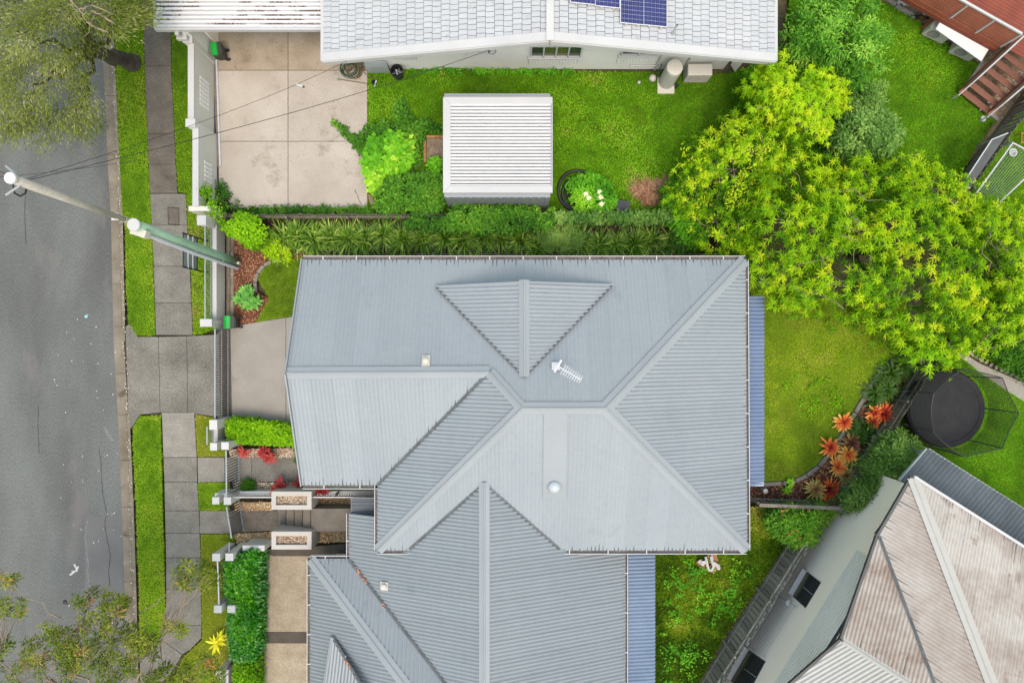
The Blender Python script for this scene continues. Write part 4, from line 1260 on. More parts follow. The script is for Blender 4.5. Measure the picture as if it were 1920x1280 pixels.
# right plane is a ruled sheet: keep it planar through T, hip, gutter
nr = (hip_end - T).cross(right_g - T).normalized()
def planar(p, o, n): 
    return Vector((p.x, p.y, o.z - ((p.x - o.x) * n.x + (p.y - o.y) * n.y) / n.z))
sh_r = [planar(p, T, nr) for p in sh_r]
nm_ = (K - T).cross(hip_end - T).normalized(); mid = [planar(p, T, nm_) for p in mid]
nl_ = (K2 - K).cross(mid[2] - K).normalized(); left = [planar(p, K, nl_) for p in left]
gd_ = (right_g - T).normalized(); perp_r = Vector((gd_.y, -gd_.x, 0)); perp_r = perp_r if perp_r.y < 0 else -perp_r
corr(sh_r, perp_r, M['rust_roof'])
td = (K - T).normalized(); perp_m = Vector((-td.y, td.x, 0)); perp_m = perp_m if perp_m.x > 0 else -perp_m
corr(mid, perp_m, M['rust_pale'])
corr(left, (P(1660, 1060) - P(1625, 1200)), M['rust_roof'])
nw_ = (P(1470, 1296, zp) - K2).cross(left[2] - K2).normalized(); low = [planar(p, K2, nw_) for p in low]
corr(low, (P(1700, 1255) - P(1620, 1300)) , M['white_roof'])
cap(T, hip_end, .2, rp_, 'hip_cap', M['white_roof'], drop=.3); cap(K2, left[2], .17, rp_, 'ridge_cap', M['white_roof'], drop=.2)
valley(K, mid[2], .05, rp_, .05)
for a, b in ((T, K), (K, K2), (K2, P(1470, 1296, zp))):
    o_ = (b - a).normalized(); ov = Vector((o_.y, -o_.x, 0)); ov = ov if (ov.x < 0) else -ov
    MB().bar(a + ov * .06, b + ov * .06, .1, .12, dz=-.04).build('gutter', M['dark_metal'], hp)
gr_ = (right_g - T).normalized()
MB().bar(T - perp_r * .05, ext(T, right_g, 1.5) - perp_r * .05, .1, .1, dz=0).build('gutter', M['white_trim'], hp)
# side wall
w0, w1 = P(1610, 874.4), P(1330, 1325)
wdir = (w1 - w0).normalized()
MB().prism([w0, w1, w1 + edir * .2, w0 + edir * .2], 0, 5.0).build('wall', M['render_grey'], hp)
MB().prism([w0 + edir * .2, w1 + edir * .2, w1 + edir * 7, w0 + edir * 3.5], 0, 4.9).build('wall', M['render_grey'], hp)
MB().bar(w0 + wdir * 3.2 - edir * .003 + Vector((0, 0, 4.1)), w1 - edir * .003 + Vector((0, 0, 4.1)), .01, 1.75).build('gap_shade_panel', M['dark_metal'], hp)  # dark sheet added behind the boards to paint shadow into their gaps
# weatherboards on the upper wall
for k in range(11):
    z = 3.25 + k * .155
    if z > 4.95: break
    MB().bar(w0 + wdir * 3.2 - edir * (.02 + .004 * k) + Vector((0, 0, z)), w1 - edir * (.02 + .004 * k) + Vector((0, 0, z)), .03, .115).build('weatherboard', M['wall_white'], hp)


def onWall(px, py, out=0.0):
    """point of the side wall plane under a pixel"""
    o = Vector((0, 0, H)); d = Vector(((px - 960) / FPX, (640 - py) / FPX, -1))
    a = w0 - edir * out
    t = (a - o).dot(edir) / d.dot(edir)
    return o + d * t


def side_window(c0, c1, c2, c3, sill_w):
    """corners in pixels: lower-near, lower-far, upper-far, upper-near (on the wall)"""
    q = [onWall(*c, .02) for c in (c0, c1, c2, c3)]
    b = MB(); b.face(q)
    for i in range(4): b.face([q[i], q[(i + 1) % 4], q[(i + 1) % 4] + edir * .05, q[i] + edir * .05])
    w = b.build('window', M['dark_metal'], hp)
    def at(u, v): return (q[0].lerp(q[1], u)).lerp(q[3].lerp(q[2], u), v) - edir * .012
    for (u0, u1, v0, v1, m) in ((.04, .96, .05, .26, 'glass_green'), (.04, .48, .32, .95, 'glass'), (.52, .96, .32, .95, 'glass')):
        MB().face([at(u0, v0), at(u1, v0), at(u1, v1), at(u0, v1)]).build('pane', M[m], w)
    MB().bar(at(.5, .3), at(.5, .97), .03, .03, up=edir).build('mullion', M['grey_metal'], w)
    s0, s1 = q[0] - edir * .09, q[1] - edir * .09
    MB().bar(s0 - Vector((0, 0, .12)), s1 - Vector((0, 0, .12)), .2, .1).build('sill', M['white_trim'], w)
side_window((1486, 1117), (1513, 1071), (1539, 1091), (1510, 1139), 1)
side_window((1370, 1276), (1404, 1218), (1435, 1239), (1402, 1300), 1)
# downpipe corner bits
MB().tube([onWall(1672, 958, .1), onWall(1640, 1000, .1)], .03, 8).build('downpipe', M['dark_metal'], hp)

# patio roof of the pale house
pr_ = thing('patio_roof', 'dark grey corrugated patio roof attached to the pale house, above its gutter', 'patio roof', P(1830, 930, 0))
q = [P(1741, 841, 3.0), P(1990, 998, 3.0), P(1990, 1085, 3.3), P(1690, 900, 3.3)]
corrugate(q, (q[3] - q[0]), .17, .04, .85, 'roof_sheet', M['dark_roof'], pr_)
MB().bar(q[0], q[1], .06, .12, dz=-.05).build('fascia', M['grey_metal'], pr_)
MB().bar(q[0] + Vector((-.05, 0, 0)), q[3] + Vector((-.05, 0, 0)), .1, .1, dz=-.05).build('gutter', M['grey_metal'], pr_)
for a in (.05, .9):
    b = q[0].lerp(q[1], a) + (q[3] - q[0]).normalized() * .15
    MB().bar((b.x, b.y, 0), (b.x, b.y, 2.95), .1, .1, up=(0, 1, 0)).build('post', M['grey_metal'], pr_)
# ------------------------------------------------------------------ fences, walls, gates
def paling_fence(name, label, a, b, h, mat, pw=.12, gap=.012, face=1, rails=True, topvar=.02, lean=0.0, capping=False):
    """timber fence: every paling a part, plus posts and rails; palings on the side given by face"""
    a, b = Vector(a), Vector(b); a.z = b.z = 0
    d = (b - a); L = d.length; d.normalize(); s = Vector((-d.y, d.x, 0)) * face
    t = thing(name, label, 'fence', (a + b) / 2)
    n = int(L / (pw + gap))
    var = []
    for k in range(4):
        hh = h + (k - 1.5) * topvar
        var.append(MB().box((0, 0, hh / 2), (pw * (1 - .04 * (k % 2)), .018, hh)).mesh('paling'))
    rz = math.atan2(d.y, d.x)
    for i in range(n):
        p = a + d * ((i + .5) * (pw + gap)) + s * (.045 + random.uniform(-.006, .006))
        o = link('paling', random.choice(var), mat, t, p)
        o.rotation_euler = (random.gauss(0, .012), random.gauss(0, .012) + lean, rz)
    if rails:
        for z in (.3, h - .3):
            MB().bar(a + Vector((0, 0, z)), b + Vector((0, 0, z)), .05, .09).build('rail', mat, t)
        k = max(2, int(L / 2.4) + 1)
        for i in range(k):
            p = a.lerp(b, i / (k - 1)) - s * .075
            MB().box((p.x, p.y, (h - .05) / 2), (.09, .09, h - .05), rz=rz).build('post', mat, t)
    if capping:
        MB().bar(a + Vector((0, 0, h + .02)), b + Vector((0, 0, h + .02)), .14, .035).build('capping', mat, t)
    return t


M['fence_pale'] = mk('silvered_timber', srgb(160, 155, 145), srgb(112, 108, 100), 2.6, .9, (30, .4), (40, .6, .01), objvar=.28, spots=(2, .6, srgb(70, 66, 60), .6), coord='obj', stretch=(1.5, 1.5, .3))
paling_fence('timber_fence', 'weathered grey paling fence between the overgrown yard and the pale house', P(1482, 1003), P(1296, 1300), 1.7, M['fence_pale'], pw=.19, gap=.022, face=1, topvar=.03)
paling_fence('timber_fence', 'short slatted timber fence closing the back garden bed at the bottom', P(1400, 931), P(1550, 937), 1.5, M['fence_wood'], pw=.085, gap=.10, face=-1, capping=True)
paling_fence('timber_fence', 'dark paling fence behind the orange bromeliads', P(1559, 938), P(1736, 656), 1.2, M['fence_dark'], pw=.13, gap=.012, face=-1)
paling_fence('timber_fence', 'dark paling fence below the deck stairs, beside the clothesline', P(1778, 366), P(1960, 118), 1.7, M['fence_dark'], pw=.12, gap=.02, face=1)
paling_fence('timber_fence', 'long timber fence between the two yards, grown over by shrubs', P(436, 411), P(1330, 411), 0.9, M['fence_dark'], pw=.14, gap=.012, face=1)
paling_fence('timber_fence', 'dark timber fence under the big yellow-green tree', P(1345, 409), P(1450, 250), 1.5, M['fence_dark'], pw=.14, gap=.012, face=1)

# tall white front wall of the tiled house
fw = thing('front_wall', 'tall white rendered front wall beside the beige driveway', 'wall', P(395, 240))
xa = P(402, 0).x
def wseg(y0, y1, x, h, th=.2, capw=.05):
    ya, yb_ = P(0, y0).y, P(0, y1).y
    MB().box((x - th / 2, (ya + yb_) / 2, h / 2), (th, abs(ya - yb_), h)).build('wall_panel', M['render'], fw)
    MB().box((x - th / 2, (ya + yb_) / 2, h + .02), (th + capw, abs(ya - yb_) - .002, .04)).build('coping', M['white_trim'], fw)
wseg(116, 258, xa, 1.95); wseg(260, 402, xa + .12, 1.8)
for y, x, h in ((114, xa - .02, 2.15), (259, xa + .05, 2.05)):
    c = P(0, y).y
    MB().box((x - .12, c, h / 2), (.36, .3, h)).build('pier', M['render'], fw)
    MB().box((x - .12, c, h + .02), (.4, .34, .05)).build('pier_cap', M['white_trim'], fw)
bb = MB().box((0, 0, 0), (.03, .13, .13)).mesh('vent_block')
for (y0, x, n, m) in ((168, xa + .01, 7, 5), (318, xa + .13, 5, 4)):
    for i in range(n):
        for j in range(m):
            link('vent_block', bb, M['wall_white'], fw, Vector((x, P(0, y0).y - i * .18, .62 + j * .18)))
gt = thing('gate_track', 'long pale steel gate rail along the beige driveway edge', 'rail', P(410, 210))
MB().bar(P(406, 112, .05), P(413, 312, .05), .07, .06).build('rail', M['conduit'], gt)
MB().bar(P(403.5, 112, .02), P(410.5, 312, .02), .16, .03).build('kerb', M['sleeper'], gt)

# letter box on the wall pier
lb = thing('letterbox', 'white letterbox on the pier of the tall front wall', 'letterbox', P(352, 84, 2.1))
q = Vector((xa - .28, P(0, 114).y, 2.2))
MB().box(q + Vector((0, 0, .12)), (.42, .26, .22)).build('box', M['white_trim'], lb, bevel=.02)
MB().box(q + Vector((.1, .17, .1)), (.3, .05, .16)).build('flap', M['dark_metal'], lb)


def picket_panel(t, a, b, z0, z1, n, mat, railmat=None, pr=.012, mid=None, single=False, toprail=.05):
    """steel panel: top and bottom rails and upright pickets"""
    a, b = Vector(a), Vector(b)
    railmat = railmat or mat
    MB().bar((a.x, a.y, z1), (b.x, b.y, z1), toprail, .04).build('top_rail', railmat, t)
    MB().bar((a.x, a.y, z0), (b.x, b.y, z0), .04, .04).build('bottom_rail', railmat, t)
    if mid: MB().bar((a.x, a.y, mid), (b.x, b.y, mid), .035, .035).build('mid_rail', railmat, t)
    if single:
        me = MB().box((0, 0, (z1 - z0) / 2), (pr * 2, pr * 2, z1 - z0 - .05)).mesh('picket')
        for i in range(n):
            p = a.lerp(b, (i + .5) / n); link('picket', me, mat, t, Vector((p.x, p.y, z0)))
    else:
        mb = MB()
        for i in range(n):
            p = a.lerp(b, (i + .5) / n); mb.box((p.x, p.y, (z0 + z1) / 2), (pr * 2, pr * 2, z1 - z0 - .05))
        tag(mb.build('pickets', mat, t), kind='stuff')


# main house front fence: low wall with railing, gate, pillars
ff = thing('front_fence', 'low cream wall with grey railing in front of the small front lawn', 'fence', P(418, 510))
x0 = P(422, 0).x
MB().box((x0 - .08, (P(0, 428).y + P(0, 608).y) / 2, .43), (.16, P(0, 428).y - P(0, 608).y, .86)).build('wall', M['render'], ff)
MB().box((x0 - .08, (P(0, 428).y + P(0, 608).y) / 2, .875), (.18, P(0, 428).y - P(0, 608).y - .01, .03)).build('coping', M['white_trim'], ff)
xf = x0 - .2
picket_panel(ff, (xf, P(0, 430).y, 0), (xf, P(0, 608).y, 0), .95, 1.5, 42, M['grey_metal'], pr=.01)
MB().box((x0 - .2, P(0, 427).y, .9), (.34, .36, 1.8)).build('pier', M['render'], ff)
MB().box((x0 - .2, P(0, 427).y, 1.82), (.38, .4, .05)).build('pier_cap', M['white_trim'], ff)
MB().box((x0 - .15, P(0, 607).y, .75), (.45, .28, 1.5)).build('pier', M['render'], ff)
MB().box((x0 - .15, P(0, 607).y, 1.52), (.49, .32, .04)).build('pier_cap', M['white_trim'], ff)
MB().box((x0 - .35, P(0, 405).y, .85), (.9, .2, 1.7)).build('return_wall', M['render'], ff)
ed = thing('garden_edging', 'timber edging and narrow sleeper path inside the low front wall', 'edging', P(430, 520))
for a, b, m, z in ((424.5, 427.5, 'fence_dark', .05), (427.8, 430.4, 'sleeper', .12), (430.8, 438, 'fence_wood', .04)):
    for k in range(4):
        ya, yb_ = 428 + 45 * k, 428 + 45 * (k + 1) - .6
        MB().prism(PP([(a, ya), (b, ya), (b, yb_), (a, yb_)], z), -.05, z).build('sleeper', M[m], ed)

dg = thing('driveway_gate', 'dark grey steel sliding driveway gate of the main house', 'gate', P(428, 700))
xg = P(428.5, 0).x
picket_panel(dg, (xg, P(0, 617).y, 0), (xg, P(0, 789).y, 0), .06, 1.36, 40, M['dark_metal'], M['grey_metal'], pr=.014, mid=.72, toprail=.055)
MB().bar(P(421, 614, .015), P(424, 786, .015), .5, .02).build('track', M['band'], dg)
for y in (617, 789):
    MB().box((xg, P(0, y).y, .7), (.06, .06, 1.36)).build('stile', M['grey_metal'], dg)


def pillar(t, px, py, h, w=.3, d=.3, name='pillar'):
    """rendered pillar whose top centre shows at the pixel"""
    c = P(px, py, h)
    MB().box((c.x, c.y, h / 2), (w, d, h)).build(name, M['render'], t)
    MB().box((c.x, c.y, h + .015), (w + .03, d + .03, .035)).build(name + '_cap', M['white_trim'], t)
    return c


def lowwall(t, a, b, h, w=.16):
    a, b = Vector(a), Vector(b); a.z = b.z = 0
    MB().bar(a + Vector((0, 0, h / 2)), b + Vector((0, 0, h / 2)), w, h).build('wall', M['render'], t)
    MB().bar(a + Vector((0, 0, h + .012)), b + Vector((0, 0, h + .012)), w + .02, .03).build('coping', M['white_trim'], t)


pf = thing('entry_fence', 'cream pillars and low wall beside the lime hedge end', 'fence', P(425, 812))
pillar(pf, 400.5, 796, 1.5, .3, .38); pillar(pf, 401, 837, 1.5, .26, .28); pillar(pf, 422.5, 835.5, 1.5, .28, .28)
xa2 = P(424, 0).x
lowwall(pf, (xa2 - .08, P(0, 790).y, 0), (xa2 - .08, P(0, 827).y, 0), .86)
picket_panel(pf, (xa2 - .2, P(0, 792).y, 0), (xa2 - .2, P(0, 824).y, 0), .92, 1.42, 9, M['grey_metal'], pr=.01)
lowwall(pf, P(424, 827), P(448, 827), .9, .2)
pg = thing('pedestrian_gate', 'grey steel pedestrian gate on the entry path of the main house', 'gate', P(449, 880))
ga_, gb_ = P(449, 835), P(450, 922)
picket_panel(pg, ga_, gb_, .08, 1.4, 17, M['dark_metal'], M['grey_metal'], pr=.013, single=True, toprail=.06)
pf2 = thing('entry_fence', 'cream pillars and white railing wall between the two entry paths', 'fence', P(520, 930))
pillar(pf2, 405, 938, 1.4, .26, .26); pillar(pf2, 427, 938.5, 1.4, .28, .28)
a_, b_ = P(452, 916), P(720, 913)
lowwall(pf2, P(420, 921), P(452, 921), .9, .25)
lowwall(pf2, P(452, 920), P(726, 920), .45)
picket_panel(pf2, P(456, 921.5), P(724, 921.5), .5, 1.05, 62, M['white_trim'], pr=.014)
for px in (540, 640): MB().box((P(px, 0).x, P(0, 918).y, .5), (.07, .07, 1.0)).build('post', M['dark_metal'], pf2)
pg2 = thing('pedestrian_gate', 'grey steel gate standing ajar on the lower entry path', 'gate', P(455, 975))
picket_panel(pg2, P(452, 955), P(458, 992), .08, 1.35, 12, M['dark_metal'], M['grey_metal'], pr=.013, single=True, toprail=.06)
picket_panel(pg2, P(449, 936), P(452, 954), .08, 1.35, 4, M['dark_metal'], M['grey_metal'], pr=.013, single=True, toprail=.06)
pf3 = thing('lower_fence', 'white pillars with a grey railing in front of the dark green hedge', 'fence', P(430, 1090))
pillar(pf3, 406, 1044, 1.55, .3, .28); pillar(pf3, 430.5, 1043.5, 1.55, .3, .28)
pillar(pf3, 409, 1141, 1.55, .3, .28); pillar(pf3, 434, 1141, 1.55, .28, .26)
pillar(pf3, 412, 1262, 1.2, .26, .26)
c0_, c1_ = P(408, 1050, 1.5), P(411, 1136, 1.5)
picket_panel(pf3, (c0_.x, c0_.y, 0), (c1_.x, c1_.y, 0), .2, 1.5, 20, M['dark_metal'], M['conduit'], pr=.012, toprail=.05)
c0_, c1_ = P(414, 1262, 1.3), P(414, 1330, 1.3)
picket_panel(pf3, (c0_.x, c0_.y, 0), (c1_.x, c1_.y, 0), .2, 1.3, 18, M['dark_metal'], M['conduit'], pr=.012)
for p_, q_ in ((P(432, 1046, 1.5), P(462, 1028, 1.5)), ):
    pass
lowwall(pf3, P(437, 1238), P(437, 1420), .8, .26)
rails_ = [(P(452, 1012), P(458, 1000))]
MB().bar(P(430, 1016, 1.3), P(430, 1036, 1.5), .05, .05).build('hand_rail', M['grey_metal'], pf3)

# planter boxes, retaining wall and steps of the lower entry
pb = [thing('planter_box', 'white rendered planter box with pebbles, upper side of the concrete steps', 'planter', P(560, 940), 'planter boxes beside the steps'),
      thing('planter_box', 'white rendered planter box with pebbles, lower side of the concrete steps', 'planter', P(560, 1000), 'planter boxes beside the steps')]
for t, y0, y1 in ((pb[0], 921, 955), (pb[1], 996, 1029.5)):
    h = 1.25
    a, b, c, d = P(509, y0, h), P(584, y0, h), P(584, y1, h), P(509, y1, h)
    th = .19
    MB().box(((a.x + b.x) / 2, a.y - th / 2, h / 2), (b.x - a.x, th, h)).build('side', M['planter'], t)
    MB().box(((a.x + b.x) / 2, d.y + th / 2, h / 2), (b.x - a.x, th, h)).build('side', M['planter'], t)
    MB().box((a.x + th / 2, (a.y + d.y) / 2, h / 2), (th, a.y - d.y - 2 * th, h)).build('end', M['planter'], t)
    MB().box((b.x - th / 2, (a.y + d.y) / 2, h / 2), (th, a.y - d.y - 2 * th, h)).build('end', M['planter'], t)
    MB().box(((a.x + b.x) / 2, (a.y + d.y) / 2, h / 2 - .08), (b.x - a.x - 2 * th, a.y - d.y - 2 * th, h - .16)).build('fill', M['pebble_bed'], t)
    n = 700
    x = rng.uniform(a.x + th, b.x - th, n); y = rng.uniform(d.y + th, a.y - th, n); an_ = rng.uniform(0, 6.28, n)
    lm = LM(); lm.leaves(np.stack([x, y, np.full(n, h - .16)], 1), np.stack([np.cos(an_), np.sin(an_), rng.uniform(0, .8, n)], 1), .06, .045, rng.uniform(0, .9, n), bend=0)
    tag(lm.build('pebbles', M['pebble'], t), kind='stuff')
rw = thing('retaining_wall', 'white low wall joining the lower planter to the hedge', 'wall', P(490, 1026))
lowwall(rw, P(472, 1014), P(512, 1014), 1.0, .22)
st = thing('entry_steps', 'four grey concrete steps between the white planters', 'steps', P(553, 975))
for k in range(5):
    z = .17 * (k + 1)
    xa_, xb_ = 523 + k * 15.5, 523 + (k + 1) * 15.5 if k < 4 else 662
    a, b = P(xa_, 955, z), P(xb_, 955, z)
    ya, yb_ = P(0, 953, z).y, P(0, 996, z).y
    MB().box(((a.x + b.x) / 2 - .02, (ya + yb_) / 2, z / 2), (b.x - a.x + .04, ya - yb_, z)).build('step' if k < 4 else 'landing', M['step'], st, bevel=.012)
    if k < 4: MB().box((b.x - .045, (ya + yb_) / 2, z + .003), (.045, ya - yb_ - .02, .008)).build('riser_shade_strip', M['joint'], st)  # dark strip painted on the tread edge in place of a shaded riser
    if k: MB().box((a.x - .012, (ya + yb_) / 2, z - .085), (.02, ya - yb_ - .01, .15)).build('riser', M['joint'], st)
MB().prism(PP([(510, 1030), (660, 1018), (660, 1042), (510, 1042)], .02), -.05, .02).build('side_slab', M['band'], st)
# sleeper wall beside the hedge
sw_ = thing('sleeper_wall', 'timber sleeper retaining wall between the dark hedge and the lower driveway', 'retaining wall', P(482, 1150))
for k, (y0, y1) in enumerate(((1036, 1058), (1060, 1116), (1118, 1178), (1180, 1228), (1230, 1310))):
    MB().prism(PP([(478, y0), (483, y0), (482, y1), (477, y1)], .4), 0, .4).build('sleeper', M['sleeper'], sw_)
for y in (1062, 1120, 1230):
    MB().prism(PP([(481, y), (486, y - 4), (486, y + 3), (481, y + 7)], .45), 0, .45).build('stake', M['fence_dark'], sw_)

# bins
def wheelie_bin(label, px, py, rz):
    b = thing('wheelie_bin', label, 'bin', P(px, py), 'green lidded bins')
    c = P(px, py)
    R = Matrix.Rotation(rz, 3, 'Z')
    def w(x, y): return c + R @ Vector((x, y, 0))
    bot = [w(-.16, -.19), w(.16, -.19), w(.16, .19), w(-.16, .19)]; top = [w(-.22, -.26), w(.22, -.26), w(.22, .26), w(-.22, .26)]
    mb = MB()
    for i in range(4):
        j = (i + 1) % 4
        mb.face([bot[i] + Vector((0, 0, .05)), bot[j] + Vector((0, 0, .05)), top[j] + Vector((0, 0, .78)), top[i] + Vector((0, 0, .78))])
    mb.face([p + Vector((0, 0, .05)) for p in bot[::-1]])
    mb.build('body', M['bin'], b)
    lid = MB()
    n = 6
    for i in range(n):
        u0, u1 = i / n, (i + 1) / n
        z0, z1 = .80 + .06 * math.sin(math.pi * u0), .80 + .06 * math.sin(math.pi * u1)
        l0, r0 = w(-.24 + .3 * u0, -.27), w(-.24 + .3 * u0, .27); l1, r1 = w(-.24 + .3 * u1, -.27), w(-.24 + .3 * u1, .27)
        lid.face([l0 + Vector((0, 0, z0)), l1 + Vector((0, 0, z1)), r1 + Vector((0, 0, z1)), r0 + Vector((0, 0, z0))])
    lid.prism([w(-.24, -.27), w(.06, -.27), w(.06, .27), w(-.24, .27)], .76, .80)
    lid.build('lid', M['green_lid'], b)
    MB().prism([w(.06, -.27), w(.24, -.25), w(.24, .25), w(.06, .27)], .77, .84).build('rear_lid', M['bin'], b)
    MB().tube([w(.27, -.2) + Vector((0, 0, .8)), w(.27, .2) + Vector((0, 0, .8))], .016, 8).build('handle', M['bin'], b)
    for sg in (-1, 1):
        q = w(.2, .2 * sg)
        MB().tube([q + R @ Vector((0, -.03, .1)), q + R @ Vector((0, .03, .1))], .1, 14).build('wheel', M['black'], b)
wheelie_bin('green lidded bin at the carport corner of the beige driveway', 420, 106, .12)
wheelie_bin('green lidded bin behind the front gate pier', 444, 605, 0.0)

# realty style board behind the fence
sg_ = thing('sign_board', 'black framed grey board standing on the verge behind the power pole', 'sign', P(388, 478))
xs_ = P(389, 0).x
ya, yb_ = P(0, 452).y, P(0, 511).y
MB().box((xs_ - .02, (ya + yb_) / 2, 1.62), (.02, abs(ya - yb_) - .06, 1.24)).build('panel', mk('grey_board', srgb(150, 156, 154), srgb(136, 142, 140), 1, .6), sg_)
for z in (1.0, 1.4, 1.82, 2.26): MB().bar((xs_ + .015, ya, z), (xs_ + .015, yb_, z), .03, .045).build('rail', M['black'] if z in (1.0, 2.26) else M['white_metal'], sg_)
for y in (ya, yb_): MB().bar((xs_, y, 0), (xs_, y, 2.28), .05, .05, up=(0, 1, 0)).build('post', M['black'], sg_)

# ------------------------------------------------------------------ power pole, wires
pp_ = thing('power_pole', 'green treated power pole with a white conduit beside the front garden corner', 'power pole', P(440, 490))
b0 = P(443, 492, 0); t0_ = P(250, 421, 8.5)
ax = (t0_ - b0)
MB().tube([b0, b0 + ax * .25, b0 + ax * .6, t0_], [.2, .19, .18, .17], 18).build('lower_shaft', M['pole_green'], pp_, smooth=True)
MB().lathe(t0_ - Vector((0, 0, .06)), [(.20, 0), (.21, .05), (.19, .08)], 20).build('cap', M['white_trim'], pp_)
u0_ = P(232, 411, 8.45); u1_ = P(20, 334, 13.9)
MB().tube([u0_, u0_.lerp(u1_, .5), u1_], [.085, .10, .115], 16).build('upper_shaft', M['pole_grey'], pp_, smooth=True)
MB().lathe(u1_, [(.14, -.04), (.14, .03), (.12, .05)], 18).build('top_cap', M['white_metal'], pp_)
MB().tube([u0_ + Vector((.0, -.0, -.02)), u0_ + Vector((0, 0, -1.6))], .1, 12).build('splice', M['pole_grey'], pp_)
off = Vector((.06, -.26, 0))
MB().tube([b0 + off + Vector((.0, 0, 0)), b0 + ax * .5 + off, t0_ + off + Vector((.0, .05, -.6))], .07, 12).build('conduit', M['conduit'], pp_)
q = P(263, 436, 8.0)
MB().box(q, (.5, .26, .3), rz=math.radians(-18)).build('terminal_box', M['cream_metal'], pp_, bevel=.02)
for k in (.2, .5, .8):
    c = b0 + ax * k + Vector((.03, -.17, 0))
    MB().box(c, (.2, .2, .025)).build('strap', M['grey_metal'], pp_)
MB().box(P(441, 489, .3) + Vector((.15, -.1, 0)), (.12, .1, .2)).build('plate', M['cream_metal'], pp_)
MB().box(P(216, 406, 8.9), (.18, .22, .1)).build('bracket', M['white_metal'], pp_)
lp = [P(24, 344, 13.6), P(27, 362, 12.8), P(38, 368, 12.6), P(48, 362, 12.8), P(51, 345, 13.2), P(60, 344, 13.1)]
MB().tube(lp, .022, 8).build('cable_loop', M['black'], pp_)
MB().tube([P(52, 343, 13.1), P(120, 368, 11.4), P(205, 400, 9.2)], .028, 8).build('riser_cable', M['black'], pp_)
MB().tube([P(20, 326, 13.7), P(70, 352, 12.6), P(140, 376, 11)], .02, 8).build('riser_cable', M['black'], pp_)
for i, y in enumerate((-.35, .35)):
    MB().tube([u1_ + Vector((0, y * .3, -.3)), u1_ + Vector((-.3, y, -.25))], .03, 8).build('bracket_arm', M['grey_metal'], pp_)


def wire(label, a, b, sag, r=.011):
    a, b = Vector(a), Vector(b)
    pts = [a.lerp(b, k / 24) - Vector((0, 0, sag * 4 * (k / 24) * (1 - k / 24))) for k in range(25)]
    return tag(MB().tube(pts, r, 6).build('overhead_wire', M['black']), label, 'wire', 'overhead service wires')


wire('thicker black service wire running to the wall bracket of the tiled house', P(52, 338, 13.2), P(918, 94, 3.9),   .5, .010)
w2 = wire('thin wire with a small white coupling above the beige driveway', P(45, 337, 13.3), P(660, 110, 3.2),   .5, .007)
wire('overhead wire leaving the pole top at the left picture edge', P(22, 333, 13.8), P(-160, 300, 13.6), .3, .009)
wire('second overhead wire leaving the pole top to the upper left', P(22, 331, 13.6), P(-160, 260, 13.4), .4, .008)
wire('overhead wire from the pole top going up across the road', P(30, 329, 13.6), P(260, 300, 13.3), .1, .006)
cw_ = thing('wire_coupling', 'small white coupling hanging on the thin overhead wire', 'coupling', P(562, 160, 4.5))
q0, q1 = P(556, 158, 4.5), P(568, 162, 4.5)
MB().tube([q0, q1], .045, 10).build('sleeve', M['white_trim'], cw_)
MB().box(q1 + Vector((.02, -.02, 0)), (.07, .06, .06)).build('clip', M['dark_metal'], cw_)
bk = thing('wire_bracket', 'dark cable loop bracket under the barge board of the tiled house', 'bracket', P(922, 96, 3.6))
c = P(922, 96, 3.8)
MB().tube([c + Vector((math.cos(a) * .16, math.sin(a) * .12, 0)) for a in np.linspace(-2.6, 2.6, 14)], .012, 6).build('loop', M['black'], bk)
MB().box(c + Vector((-.1, .05, 0)), (.08, .2, .05)).build('hook', M['dark_metal'], bk)

# ------------------------------------------------------------------ garden shed
sh = thing('garden_shed', 'white flat roofed steel garden shed on the neighbour lawn', 'shed', P(935, 300))
zs = 2.45
r0, r1, r2, r3 = P(826, 183, zs), P(1033, 183, zs), P(1035, 362, zs), P(831, 362, zs)
x0s, x1s, y1s, y0s = r3.x, r2.x, r0.y, r2.y
MB().box(((x0s + x1s) / 2, (y0s + y1s) / 2, zs - .06), (x1s - x0s - .02, y1s - y0s - .02, .06)).build('roof_deck', M['white_metal'], sh)
corrugate([Vector((x0s + .3, y0s + .3, zs)), Vector((x1s - .06, y0s + .3, zs)), Vector((x1s - .06, y1s - .27, zs)), Vector((x0s + .3, y1s - .27, zs))], (1, 0, 0), .135, .07, 1.0, 'roof_sheet', M['white_metal'], sh, prof='slot', lap=0.0, lift=-.03)
fr_ = MB()
for poly in ([(x0s, y0s), (x0s + .30, y0s + .28), (x0s + .30, y1s - .27), (x0s, y1s)], [(x0s, y1s), (x0s + .30, y1s - .27), (x1s, y1s - .27), (x1s, y1s)], [(x0s, y0s), (x1s, y0s), (x1s, y0s + .28), (x0s + .30, y0s + .28)]):
    cx_ = sum(p[0] for p in poly) / 4; cy_ = sum(p[1] for p in poly) / 4
    MB().prism([(cx_ + (p[0] - cx_) * .998, cy_ + (p[1] - cy_) * .998) for p in poly], zs - .1, zs + .06).build('flashing', M['white_trim'], sh)
MB().bar((x1s - .03, y0s + .28, zs - .02), (x1s - .03, y1s - .27, zs - .02), .06, .1).build('gutter', mk('pink_grey_gutter', srgb(168, 158, 166), srgb(140, 126, 136), 3, .6, (20, .3)), sh)
MB().bar((x1s + .005, y0s, zs - .04), (x1s + .005, y1s, zs - .04), .03, .16).build('edge_trim', M['white_trim'], sh)
wx0, wx1, wy0, wy1 = P(843, 0).x, P(1026, 0).x, P(0, 391).y, P(0, 212).y
MB().prism([(wx0, wy0), (wx1, wy0), (wx1, wy1), (wx0, wy1)], 0, zs - .1).build('wall', M['cap'], sh)
